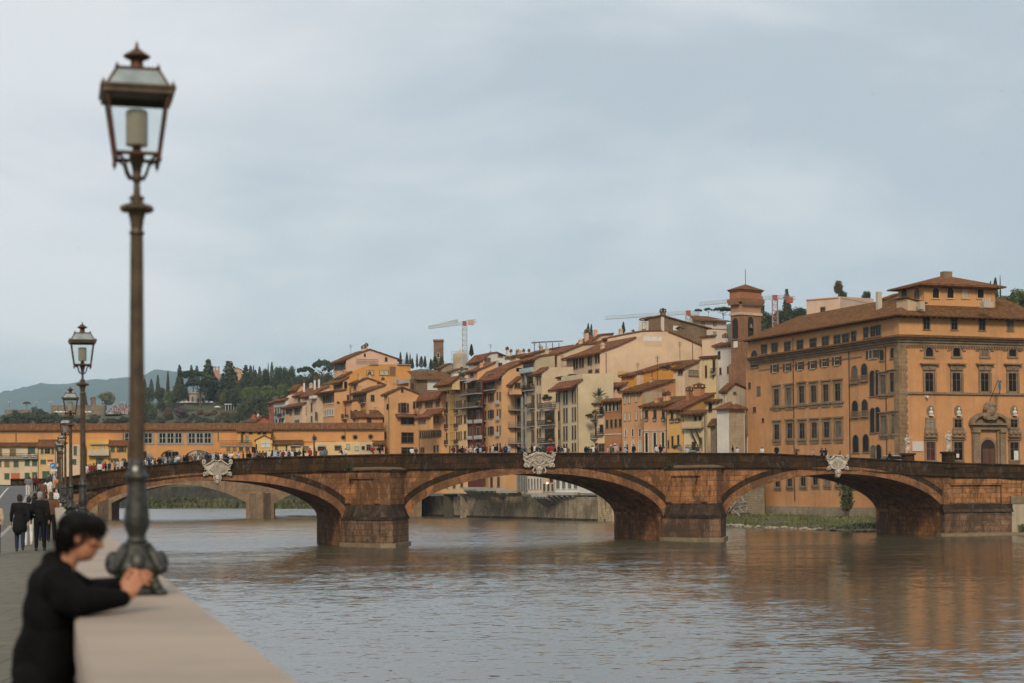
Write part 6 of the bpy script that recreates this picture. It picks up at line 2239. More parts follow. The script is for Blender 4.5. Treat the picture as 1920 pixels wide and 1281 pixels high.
def row(kind, items, name, mat, lab, group=None, **k):
    for i, it in enumerate(items):
        tree(kind, it[0], it[1], it[2], wpx=it[3], name=name, mat=mat, label=lab.format(ORD[i] if i < len(ORD) else f'number {i + 1} from the left'), group=group, **k)
row('cypress', [(271, 765, 712, 14), (284, 745, 711, 9), (296, 748, 704, 12), (315, 748, 697, 9)], 'cypress_tree', F_CYP, '{} of the slim cypresses in front of the blue far hill', 'cypresses by the lamp pole')
row('conifer', [(337, 745, 684, 18), (359, 724, 684, 12), (369, 724, 685, 13)], 'conifer_tree', F_CYP, '{} of three dark pointed conifers rising behind the umbrella pines', 'conifers behind the pines')
tree('conifer', 391, 752, 673, wpx=34, mat=F_CYP, name='conifer_tree', label='tall ragged dark conifer just left of the small brick turret on the hill')
tree('conifer', 430, 760, 676, wpx=44, mat=F_CYP, name='conifer_tree', label='broad dark conifer directly left of the pink villa')
tree('conifer', 404, 754, 706, wpx=30, mat=F_CYP, name='conifer_tree', label='lower dark conifer below the small brick turret')
row('conifer', [(461, 742, 684, 22), (470, 738, 685, 16)], 'conifer_tree', F_CYP, '{} of two tall dark conifers right of the pink villa', 'conifers right of the villa')
row('cypress', [(475.5, 738, 686, 5), (487, 732, 688, 9), (503, 732, 681, 4), (510, 740, 680, 9), (479, 736, 694, 12), (518, 740, 700, 14)], 'cypress_tree', F_CYP, '{} thin cypress spire on the ridge between villa and roofs', 'cypresses on the ridge')
row('round', [(498, 744, 688, 22), (524, 750, 682, 24), (536, 745, 687, 18), (547, 742, 685, 20), (560, 740, 702, 26)], 'holm_oak_tree', F_CYP, '{} of the tall dark evergreen oaks in the ridge wood', 'evergreen oaks on the ridge')
row('pine', [(362, 752, 694, 56), (376, 765, 712, 64)], 'umbrella_pine', F_PIN, '{} of two big umbrella pines over the garden pavilion', 'umbrella pines over the pavilion')
row('pine', [(572, 735, 687, 38), (604, 735, 674, 40), (622, 738, 682, 34), (634, 736, 676, 26)], 'umbrella_pine', F_PIN, '{} of the umbrella pines beside the top pink house', 'umbrella pines on the ridge')
row('round', [(590, 740, 694, 34), (612, 738, 700, 34), (586, 726, 706, 24)], 'evergreen_tree', F_DRK, '{} of the dark evergreens below the ridge umbrella pines', 'evergreens under the ridge pines')
row('round', [(280, 768, 722, 24), (318, 775, 728, 25)], 'leafy_tree', F_GRN, '{} of two bright green round trees right of the lamp pole', 'bright green trees by the pole')
row('round', [(300, 768, 722, 24), (303, 778, 752, 24), (335, 762, 716, 26)], 'dark_tree', F_DRK, '{} of the dark leafy trees around the bright green pair', 'dark trees by the green pair')
tree('bush', 278, 794, 745, wpx=36, mat=F_DRK, name='dark_bush', label='large round dark bush just right of the lamp pole')
tree('bush', 314, 792, 762, wpx=22, mat=F_RUS, name='russet_bush', label='russet brown bush left of the purple blossoming tree')
tree('round', 338, 790, 762, wpx=32, mat=F_PUR, name='blossom_tree', label='purple pink blossoming tree below the garden pavilion')
tree('round', 417, 768, 735, wpx=18, mat=F_YEL, name='leafy_tree', label='yellow green thin tree in front of the cream pavilion wing')
tree('round', 393, 735, 712, wpx=16, mat=F_RUS, name='leafy_tree', label='russet tree between the umbrella pine and the ragged conifer')
row('round', [(462, 772, 724, 28), (478, 770, 722, 24), (502, 768, 719, 38), (532, 765, 718, 34), (550, 752, 722, 20)], 'leafy_tree', F_GRN, '{} of the fresh green round trees above the white house', 'fresh green slope trees')
row('round', [(472, 800, 745, 34), (487, 795, 735, 36), (455, 798, 752, 28), (500, 795, 760, 30)], 'dark_tree', F_DRK, '{} dark tall tree at the slope foot by the thin red house', 'dark foot of slope trees')
row('bush', [(12, 800, 772, 40), (40, 800, 770, 40), (65, 778, 760, 20), (70, 798, 762, 38), (90, 800, 770, 40), (118, 800, 774, 30)], 'dark_bush', F_DRK, '{} of the dark round bushes above the corridor roof at the left', 'bushes above the corridor roof')
tree('pine', 50, 772, 753, wpx=16, mat=F_DRK, name='small_pine', label='small dark pine on the terrace at the far left')
tree('round', 199, 768, 734, wpx=36, mat=F_YEL, name='leafy_tree', label='yellow green broad tree on the hilltop terrace left of the big lamp pole')
tree('conifer', 160, 768, 735, wpx=8, mat=F_CYP, name='conifer_tree', label='narrow dark conifer peeping out behind the second lamp')
row('bush', [(175, 797, 778, 30), (205, 797, 780, 34), (232, 797, 778, 26)], 'hedge_bush', F_DRK, '{} of the dark hedge bushes below the crowded steps', 'hedge below the steps')
row('bush', [(290, 799, 786, 22), (352, 798, 786, 22), (372, 797, 785, 20), (392, 797, 783, 20), (408, 796, 783, 16), (425, 793, 776, 18), (350, 797, 788, 12), (330, 800, 790, 16)], 'olive_bush', foliage('olive_leaves', (.045, .06, .035), (.10, .115, .07)), '{} of the grey green olive bushes on the terraced slope', 'olive bushes on the slope')
row('cypress', [(751, 690, 661, 8), (763, 690, 661, 6), (769, 690, 663, 5), (782, 690, 663, 5), (790, 690, 668, 8), (797, 690, 668, 8), (773, 692, 672, 9)], 'cypress_tree', F_CYP, '{} small cypress between the pink house and square tower', 'cypresses left of the square tower', Y=640, ground=False)
row('cypress', [(808, 694, 673, 8), (816, 694, 668, 12), (828, 694, 668, 10)], 'cypress_tree', F_CYP, '{} of the dark cypresses at the foot of the square tower', 'cypresses under the square tower', Y=600, ground=False)
tree('cypress', 884, 668, 646, wpx=11, mat=F_CYP, name='cypress_tree', label='single stout cypress right of the crane mast', Y=450, ground=False)
row('cypress', [(968, 668, 654, 3.4), (977, 668, 657, 3.4)], 'cypress_tree', F_CYP, '{} of two tiny cypresses above the low pale rooftops', 'tiny cypresses over rooftops', Y=520, ground=False)
row('cypress', [(1103, 632, 606, 5.5), (1109, 632, 608, 6)], 'cypress_tree', F_CYP, '{} of two thin cypresses over the set-back red roof', 'cypress pair over red roof', Y=440, ground=False)
tree('cypress', 1169, 625, 604, wpx=9, mat=F_CYP, name='cypress_tree', label='lone clipped cypress on the roof terrace left of the white cabin', Y=376, ground=False)
row('pine', [(1309, 600, 579, 16), (1328, 600, 577, 16), (1356, 610, 575, 40)], 'umbrella_pine', F_PIN, '{} of the pines behind the pink block left of the bell tower', 'pines left of the bell tower', Y=560, ground=False)
row('conifer', [(1430, 660, 556, 18), (1476, 625, 541, 22)], 'conifer_tree', F_CYP, '{} of two tall conifers beside the red crane mast', 'conifers by the red crane', Y=560, ground=False)
row('round', [(1440, 640, 584, 30), (1458, 640, 580, 34), (1478, 635, 575, 36), (1498, 630, 572, 36), (1424, 640, 590, 24)], 'evergreen_tree', F_CYP, '{} of the dark evergreens massed right of the bell tower', 'evergreens right of the bell tower', Y=570, ground=False)
tree('round', 1580, 577, 543, wpx=20, mat=F_CYP, name='evergreen_tree', label='small dark round tree above the brick parapet roof block', Y=420, ground=False)
tree('round', 1624, 577, 543, wpx=20, mat=F_CYP, name='evergreen_tree', label='dark tree at the right end of the brick parapet roof block', Y=420, ground=False)
row('cypress', [(1867, 580, 522, 14), (1876, 580, 517, 3.5), (1858, 580, 528, 8)], 'cypress_tree', F_CYP, '{} of the dark cypresses right of the roof loggia', 'cypresses right of the loggia', Y=420, ground=False)
row('round', [(1888, 600, 550, 40), (1912, 600, 540, 50), (1935, 600, 545, 40)], 'leafy_tree', F_GRN, '{} of the bright green trees above the palace roof at the right edge', 'green trees at the right edge', Y=420, ground=False)
tree('column', 1588, 966, 882, wpx=24, mat=F_DRK, name='ivy_tree', label='ivy covered columnar tree on the grassy bank under the right arch', Y=262, ground=False)
tree('round', 1572, 560, 524, wpx=22, mat=F_YEL, name='bare_tree', label='thin bare pale tree sticking up behind the brick parapet block', Y=425, ground=False)
TREES[-1].children[1].scale = (1, 1, 1)

row('bush', [(252, 785, 765, 20), (262, 797, 776, 22), (300, 797, 779, 24), (318, 790, 770, 18), (334, 800, 787, 16), (345, 783, 770, 18), (362, 785, 773, 16)], 'low_shrub', F_DRK, '{} of the low dark shrubs around the purple blossoming tree', 'low shrubs by the purple tree')
row('bush', [(376, 778, 764, 18), (390, 784, 770, 20), (402, 781, 766, 16), (422, 785, 768, 22), (440, 790, 768, 24), (448, 778, 760, 20), (412, 790, 776, 18)], 'slope_shrub', F_RUS, '{} of the brownish shrubs on the slope around the glazed pavilion', 'brownish slope shrubs')
row('bush', [(440, 800, 770, 26), (428, 798, 774, 22), (372, 792, 779, 16), (357, 792, 780, 14), (386, 793, 781, 16)], 'shrub', F_DRK, '{} of the dark shrubs just above the corridor roof ridge', 'shrubs above the roof ridge')
row('bush', [(28, 788, 766, 26), (52, 790, 768, 24), (82, 786, 768, 22), (104, 788, 770, 24), (130, 792, 776, 26), (150, 796, 779, 28), (178, 788, 775, 22), (214, 796, 783, 24), (244, 795, 780, 20)], 'terrace_shrub', F_DRK, '{} of the terrace shrubs in front of the hilltop walls', 'shrubs before the hilltop walls')
row('round', [(324, 770, 735, 22), (345, 762, 722, 26), (384, 740, 712, 22), (418, 750, 705, 22), (424, 762, 728, 24), (440, 770, 732, 26), (448, 762, 716, 22), (456, 760, 706, 20)], 'dark_tree', F_CYP, '{} of the dark trees filling the wood below the pink villa', 'dark wood below the villa')
row('round', [(486, 742, 704, 22), (514, 745, 706, 24), (536, 748, 708, 26), (556, 745, 704, 22), (572, 740, 703, 24), (600, 742, 704, 26), (616, 736, 698, 22)], 'ridge_tree', F_CYP, '{} of the dark trees in the ridge wood under the spires', 'dark ridge wood')
def plant(px, py, wpx, hpx, Y, mat, label, pot=True, kind='bush'):
    c = atY(px, py, Y)
    k = Y / F_PX
    r_ = empty('potted_plant', c, label, 'plant')
    if pot:
        g = MB()
        g.lathe([(.55 * wpx * k * .5, 0), (.6 * wpx * k * .5, .35)], c, 10)
        g.build('pot', flat('terracotta', (.3, .12, .06), .8), r_)
    cm = PROTO[kind][rnd.randrange(3)][0]
    o = bpy.data.objects.new('foliage', cm)
    C.objects.link(o)
    o.parent = r_
    o.location = (0, 0, .1)
    o.scale = (wpx * k / 1.15, wpx * k / 1.15, hpx * k)
    o.material_slots[0].link = 'OBJECT'
    o.material_slots[0].material = mat
plant(1025, 752, 22, 14, 336, F_DRK, 'bushy dark plants on the top balcony of the loggia front')
plant(1050, 714, 20, 9, 345, F_DRK, 'dark hedge plants at the left on the terrace above the small red roof')
plant(1075, 711, 26, 11, 347, F_DRK, 'dark hedge plants at the right on the terrace above the small red roof')
plant(1030, 791, 16, 17, 337, F_DRK, 'leafy plant filling the second balcony of the loggia front')
plant(1032, 826, 16, 17, 337, F_DRK, 'leafy plant on the third balcony of the loggia front')
plant(997, 726, 9, 8, 349, F_GRN, 'small yellow green plant in the loggia of the glazed stair bay')
plant(1105, 785, 16, 10, 331, F_DRK, 'dark hanging plants on the upper balcony of the narrow balcony house')
plant(1115, 777, 13, 8, 331, F_DRK, 'second clump of dark plants on the upper balcony of the narrow balcony house')
plant(866, 709, 14, 11, 370, F_DRK, 'round dark shrub on the roof terrace of the yellow house')
plant(1248, 695, 24, 11, 326, F_DRK, 'dark green shrub in a long planter on the rooftop pavilion terrace')
plant(898, 754, 14, 9, 364, F_DRK, 'dark green plants in the loggia of the red house')
plant(985, 764, 7, 5, 349, F_DRK, 'small plant on a balcony of the glazed stair bay')
plant(1187, 624, 7, 6, 374, F_GRN, 'ball clipped shrub on the roof terrace left of the white cabin')
plant(1274, 619, 18, 7, 370, F_DRK, 'row of dark pot plants in front of the stone villa wall')
plant(1268, 843, 20, 9, 304, F_DRK, 'long dark hedge box at the foot of the ochre yellow house')
plant(650, 868 - 84, 9, 7, 402, F_DRK, 'dark balcony plants on the narrow orange stair tower')
# spiky palm in the slatted planter
pc = atY(1123, 742, 333)
r_ = empty('palm_plant', pc, 'spiky palm plant in the slatted rooftop planter beside the cream wall', 'plant')
g = MB()
for k in range(34):
    a = rnd.random() * 6.28
    el = rnd.uniform(.15, 1.4)
    d = V((math.cos(a) * math.cos(el), math.sin(a) * math.cos(el), math.sin(el)))
    s_ = V((-math.sin(a), math.cos(a), 0)) * .11
    L = rnd.uniform(1.3, 2.0)
    t_ = d * L - UP * .25 * (1 - el / 1.6)
    g.mesh([-s_ + pc, s_ + pc, pc + d * L * .6 + s_, pc + t_, pc + d * L * .6 - s_], [[0, 1, 2, 3, 4]])
g.build('leaves', flat('palm_leaf', (.04, .06, .025), .6), r_, uv=False)
# ivy tufts on the bridge
for (px, py, w_, h_) in ((654, 880, 16, 20), (1256, 876, 16, 20)):
    plant(px, py + 6, w_, h_, 196, F_DRK, 'tuft of ivy hanging on the bridge masonry left of the %s cutwater' % ('left' if px < 900 else 'right'), pot=False)

# ------------------------------------------------------------------ buildings and furniture on the hill
def HY(px, py): return hit_hill(px, py).y
def hit_hill(px, py):
    Y = 520
    while Y < 1400:
        p = atY(px, py, Y)
        if p.z <= hillz(p.x, p.y): return p
        Y += 4
    return p
h = House('pink villa with shallow gable half hidden between conifers on the hill', 436, 432, 695, 980, (.50, .30, .19), [(444, 689.5), (455, 695)], slope=-.3, zb=20, roof=TILED, eave=.8)
h.sw(444, 710, 444, 710, 1, 3, 7)
h = House('small pink turret top between two conifers on the hill', 401, 399, 694, 985, (.46, .25, .16), [(412, 694)], slope=-.3, zb=20, roofs=[])
h.chim(404, 692, 3, 5, 987)
h.chim(410, 692, 3, 5, 987)
h = House('pale pavilion with arched openings under the umbrella pines', 346, 343, 737, HY(365, 760), (.40, .34, .25), [(362, 735), (384, 738)], slope=-.3, zb=20, roofs=[], stain=.8)
h.sw(353, 748, 361, 748, 2, 3, 8, 'a').sw(372, 750, 380, 750, 2, 3, 7, 'a').band(344, 738, 384, 738, 1.5, STONE, .5, side=True)
h = House('cream pavilion wing with long window band right of the umbrella pine', 384, 382, 738, HY(365, 760) + 2, (.50, .42, .29), [(430, 738)], slope=-.3, zb=20, roofs=[], stain=.5)
h.sw(394, 747, 422, 747, 4, 5, 6)
g = MB()
q = [hit_hill(x, y) for x, y in ((416, 765), (452, 766))]
def canopy(px, py, wpx, Y, label, hpx=6, n=1):
    Y = HY(px, py + 6)
    c = atY(px, py, Y)
    k = Y / F_PX
    r_ = empty('parasol', c - UP * 2.2, label, 'parasol', 'white parasols on the hill terraces')
    g = MB()
    w = wpx * k / 2
    q = [c + V((-w, -1.5, 0)), c + V((w, -1.5, 0)), c + V((w, 1.5, 0)), c + V((-w, 1.5, 0))]
    q2 = [p + UP * .15 for p in q]
    g.mesh(q + q2 + [c + UP * .9], [[3, 2, 1, 0], [0, 1, 5, 4], [1, 2, 6, 5], [2, 3, 7, 6], [3, 0, 4, 7], [4, 5, 8], [5, 6, 8], [6, 7, 8], [7, 4, 8]])
    g.build('canvas', WHITEP, r_)
    g = MB()
    g.tube([c - UP * 3.2, c + UP * .8], .08, 6)
    g.build('pole', IRON, r_)
for i, x in enumerate((326, 334, 342, 350, 358, 366)):
    canopy(x, 755.5 - .1 * i, 9, 740, ORD[i] + ' of the white parasols in the long row before the arched pavilion')
for i, x in enumerate((377, 388, 397)):
    canopy(x, 755, 7, 742, ORD[i] + ' of three small white parasols in front of the cream wing')
for i, x in enumerate((106, 114, 122)):
    canopy(x, 773.5, 9, 760, ORD[i] + ' of three white parasols left of the second lamp on the hill')
for i, x in enumerate((160, 168)):
    canopy(x, 773.5, 8, 760, ORD[i] + ' of two white parasols right of the second lamp on the hill')
canopy(408, 764, 12, 735, 'low white parasol beside the glazed pavilion on the slope')
c = hit_hill(434, 768)
r_ = empty('glazed_pavilion', c, 'white flat roofed glazed pavilion on the slope above the olive bushes', 'pavilion')
k = c.y / F_PX
g = MB()
g.box(c + V((-12 * k, -2, 9 * k)), c + V((14 * k, 3, 10.5 * k)))
g.build('roof', WHITEP, r_)
g = MB()
g.box(c + V((-10 * k, -1, -2)), c + V((10 * k, 3, 8.9 * k)))
g.build('wall', GLASS, r_)
g = MB()
for i in range(5):
    g.box(c + V(((-10 + 5 * i) * k - .1, -1.6, -2)), c + V(((-10 + 5 * i) * k + .1, -1.4, 8.95 * k)))
g.build('column', WHITEP, r_)
# terrace retaining walls, crowded steps
def hwall(x0, x1, ytop, ybot, Y, label, mat, name='terrace_wall'):
    Y = HY((x0 + x1) / 2, ybot)
    a, c = atY(x0, ytop, Y), atY(x1, ytop, Y)
    zb = atY(x0, ybot, Y).z - 2
    g = MB()
    g.prism([V((a.x, a.y, zb)), V((c.x, c.y, zb)), c, a], V((0, 2.5, 0)))
    tag(g.build(name, mat, org=((a.x + c.x) / 2, a.y, zb)), label, 'wall')
TW = masonry('terrace_stone', (.27, .21, .14), (.22, .17, .115), (.16, .13, .09), 1.5, .7, samt=.6)
hwall(95, 196, 760, 776, 800, 'long pale brown terrace wall on the hilltop behind the lamps', TW)
hwall(8, 60, 768, 776, 805, 'low terrace wall at the far left end of the hilltop', TW)
hwall(196, 238, 777, 781, 770, 'dark clipped hedge wall below the crowded steps', flat('hedge_green', (.03, .045, .02), .9, scale=1.0))
hwall(345, 402, 768, 771, 728, 'sloping dark hedge terrace below the parasol row', flat('hedge_green', (.03, .045, .02), .9, scale=1.0))
YS_ = HY(225, 779)
a, c = atY(198, 778, YS_), atY(248, 778, YS_)
zt = atY(198, 760, YS_ + 25).z
g = MB()
nst = 12
for i in range(nst):
    z0 = lerp(a.z, zt, i / nst)
    g.obox(V(((a.x + c.x) / 2, YS_ + 2.1 * i + 6, z0 - 3)), V((1, 0, 0)), V((0, 1, 0)), UP, (c.x - a.x) / 2, 6, 3 + .25)
tag(g.build('stone_steps', TW, org=((a.x + c.x) / 2, YS_, a.z)), 'broad stone steps covered with a seated crowd on the hilltop', 'steps')
g = MB()
cols = [[], [], [], []]
GB = [MB(), MB(), MB(), MB()]
for k in range(420):
    i = rnd.randrange(nst)
    z0 = lerp(a.z, zt, i / nst) + .25
    x = lerp(a.x, c.x, rnd.random())
    y = YS_ + 2.1 * i + rnd.uniform(.2, 1.8)
    q = GB[rnd.randrange(4)]
    q.ball((x, y, z0 + .45), (.28, .25, .5), 6, 4)
    q.ball((x, y, z0 + 1.05), .15, 5, 4)
for q, cc, nm in zip(GB, ((.5, .47, .44), (.05, .05, .06), (.28, .12, .1), (.25, .2, .16)), ('white', 'black', 'red', 'brown')):
    tag(q.build('seated_crowd', flat('crowd_' + nm, cc, .8), uv=False), 'tiny distant seated crowd on the hilltop steps', 'crowd', kind='stuff')
for i, x in enumerate((18, 68, 94.5, 192, 230, 286)):
    c = atY(x, 755 if x < 250 else 746, HY(x, 770) + 12)
    r_ = empty('globe_lamp_post', c - UP * 4, ORD[i] + ' of the pale twin globe lamps standing on the hilltop terrace', 'lamp', 'globe lamps on the hilltop terrace')
    g = MB()
    g.tube([c - UP * 5, c], .09, 6)
    g.tube([c + V((-.9, 0, 0)), c + V((.9, 0, 0))], .06, 6)
    g.build('pole', IRON, r_)
    g = MB()
    for s_ in (-1, 1): g.ball(c + V((s_ * .8, 0, .4)), .5, 8, 6)
    g.build('globe', WHITEP, r_)
hh_ = House('small brown stone hut beside the yellow green hilltop tree', 172, 170, 746, HY(174, 768), SB, [(177, 744), (180, 748)], slope=-.3, zb=30, roof=TILED)

# far square tower and scaffolded dome
TB = masonry('far_tower_brick', (.27, .17, .10), (.22, .14, .085), (.18, .12, .08), .8, .35, samt=.4)
c = atY(822, 676, 620)
k = 620 / F_PX
r_ = empty('square_tower', c, 'distant square brick tower with blind arches behind the cypresses', 'tower')
g = MB()
g.box(c + V((-9 * k, 0, -16)), c + V((9 * k, 18 * k, 36 * k)))
g.build('shaft', TB, r_)
g = MB()
g.box(c + V((-9.8 * k, -.5, 36 * k)), c + V((9.8 * k, 18.8 * k, 39.5 * k)))
g.build('parapet', TB, r_)
window(r_, c + V((0, -.02, 10 * k)), V((1, 0, 0)), V((0, -1, 0)), 4 * k, 9 * k, 'a', frame=WHITEP)
window(r_, c + V((0, -.02, 26 * k)), V((1, 0, 0)), V((0, -1, 0)), 9 * k, 9 * k, 'a', frame=TB, pane=TB)
c = atY(863, 672, 560)
k = 560 / F_PX
r_ = empty('domed_chapel', c, 'pale ribbed dome wrapped in thin scaffolding beside the crane mast', 'church')
g = MB()
g.lathe([(14 * k, -12), (14 * k, 2 * k), (13 * k, 6 * k), (10 * k, 10 * k), (5 * k, 13 * k), (1.5 * k, 14 * k), (1.2 * k, 17 * k), (.2 * k, 18 * k)], c, 16)
g.build('dome', plaster((.5, .38, .26), .4), r_)
g = MB()
for i in range(9):
    x = (-16 + 4 * i) * k
    g.tube([c + V((x, -15 * k, -12)), c + V((x, -15 * k, 12 * k))], .06, 4)
for j in range(5):
    g.tube([c + V((-16 * k, -15 * k, (-8 + 5 * j) * k)), c + V((16 * k, -15 * k, (-8 + 5 * j) * k))], .06, 4)
g.build('scaffolding', flat('pale_scaffold', (.4, .38, .34), .6), r_)
House('grey brown old rooftops crowded below the square tower', 828, 820, 690, 560, (.33, .26, .18), [(842, 682), (868, 686)], slope=-.6, zb=12, roof=TILED, stain=.8).fw(824, 698, 824, 698, 1, 2, 4)
House('small grey roof house beside the scaffolded dome', 846, 838, 698, 470, (.40, .34, .25), [(860, 692), (878, 692)], slope=-.6, zb=12, roof=TILED, stain=.8).sw(862, 700, 862, 700, 1, 6, 4)

# ------------------------------------------------------------------ tower cranes
def truss(g, p, q, w, n, r=.07, up=V((0, 0, 1)), tri=False):
    d = (q - p).normalized()
    s_ = d.cross(up).normalized()
    u = s_.cross(d)
    cs = [s_ * w / 2 - u * w / 2, -s_ * w / 2 - u * w / 2, u * w / 2] if tri else [s_ * w / 2 + u * w / 2, -s_ * w / 2 + u * w / 2, -s_ * w / 2 - u * w / 2, s_ * w / 2 - u * w / 2]
    for c in cs: g.tube([p + c, q + c], r, 5)
    for i in range(n):
        a, b_ = p.lerp(q, i / n), p.lerp(q, (i + 1) / n)
        for j in range(len(cs)):
            g.tube([a + cs[j], b_ + cs[(j + 1) % len(cs)]], r * .6, 4)
            g.tube([a + cs[j], a + cs[(j + 1) % len(cs)]], r * .6, 4)
CRM = flat('crane_pale', (.40, .42, .41), .6)
CRR = flat('crane_red', (.30, .07, .05), .7)
CRP = flat('crane_faded', (.42, .26, .22), .7)
def crane(xm, yb, yt, Y, jib, cj, label, mat=CRM, red=CRM, cw=True, sl=(0, 0)):
    p, q = atY(xm, yb, Y), atY(xm, yt, Y)
    q = V((p.x, p.y, q.z))
    r_ = empty('tower_crane', p, label, 'crane')
    g = MB()
    truss(g, p - UP * 12, q, 1.4, 16, .1, V((0, 1, 0)))
    g.build('mast', red, r_)
    g = MB()
    j1 = atY(jib[0], jib[1], Y - sl[0])
    truss(g, q + UP * .6, j1, .9, 26, .05, tri=True)
    g.build('jib', mat, r_)
    g = MB()
    j2 = atY(cj[0], cj[1], Y)
    truss(g, q + UP * .6, j2, .9, 5, .07, tri=True)
    g.build('counter_jib', red, r_)
    g = MB()
    g.obox(q + UP * .4, V((1, 0, 0)), V((0, 1, 0)), UP, .6, .6, .7)
    g.build('cab', CRR, r_)
    if cw:
        g = MB()
        g.obox(j2 - UP * .6 - V((1.6, 0, 0)), V((1, 0, 0)), V((0, 1, 0)), UP, .9, .6, .75)
        g.build('counterweight', CRR if red is not CRM else plaster((.45, .3, .24)), r_)
    return r_, q
cr_, q = crane(871.5, 690, 609, 520, (803, 614), (893, 601), 'tower crane with pale lattice jib raised over the red roofs left of centre')
g = MB()
a, b_ = q + UP * 3.2, atY(803, 614, 520)
g.prism([q + UP * 1.7 - V((2, .3, 0)), q.lerp(b_, .5) + UP * 1.35, b_ + UP * .35, b_, q - V((2, .3, -.5))], V((0, .25, 0)))
g.build('jib_mesh', flat('pale_mesh', (.36, .40, .40), .7), cr_)
crane(1291, 640, 590, 470, (1133, 596), (1312, 589), 'crane whose long thin jib stretches over the roofs left of the stone villa', cw=False)
crane(1454, 650, 561, 470, (1310, 570), (1491, 559), 'red and white crane right of the bell tower with red counterweight', red=CRP)

# ================================================================== STREET LAMPS
BRONZE = flat('aged_bronze', (.092, .063, .036), .48, .45, var=.5, scale=9, bmp=.15)
RUST = flat('rusty_copper', (.115, .05, .027), .55, .4, var=.55, scale=12)
BASEM = flat('dark_cast_iron', (.06, .058, .048), .42, .5, var=.7, scale=11, bmp=.4)
m, nt, b = newmat('lamp_glass')
for n in list(nt.nodes):
    if n.type != 'OUTPUT_MATERIAL': nt.nodes.remove(n)
out = [n for n in nt.nodes if n.type == 'OUTPUT_MATERIAL'][0]
tr = nd(nt, 'ShaderNodeBsdfTransparent')
tr.inputs[0].default_value = (.93, .96, .95, 1)
gl = nd(nt, 'ShaderNodeBsdfGlossy', Roughness=.08)
fr_ = nd(nt, 'ShaderNodeFresnel', IOR=1.4)
ms = nd(nt, 'ShaderNodeMixShader')
lk(nt, fr_.outputs[0], ms.inputs[0])
lk(nt, tr.outputs[0], ms.inputs[1])
lk(nt, gl.outputs[0], ms.inputs[2])
lk(nt, ms.outputs[0], out.inputs[0])
LGLASS = m
DIFF = flat('frosted_cylinder', (.66, .56, .40), .45, var=.12)
ROOFG = flat('lamp_roof_glass', (.27, .31, .31), .25, var=.4, scale=6)
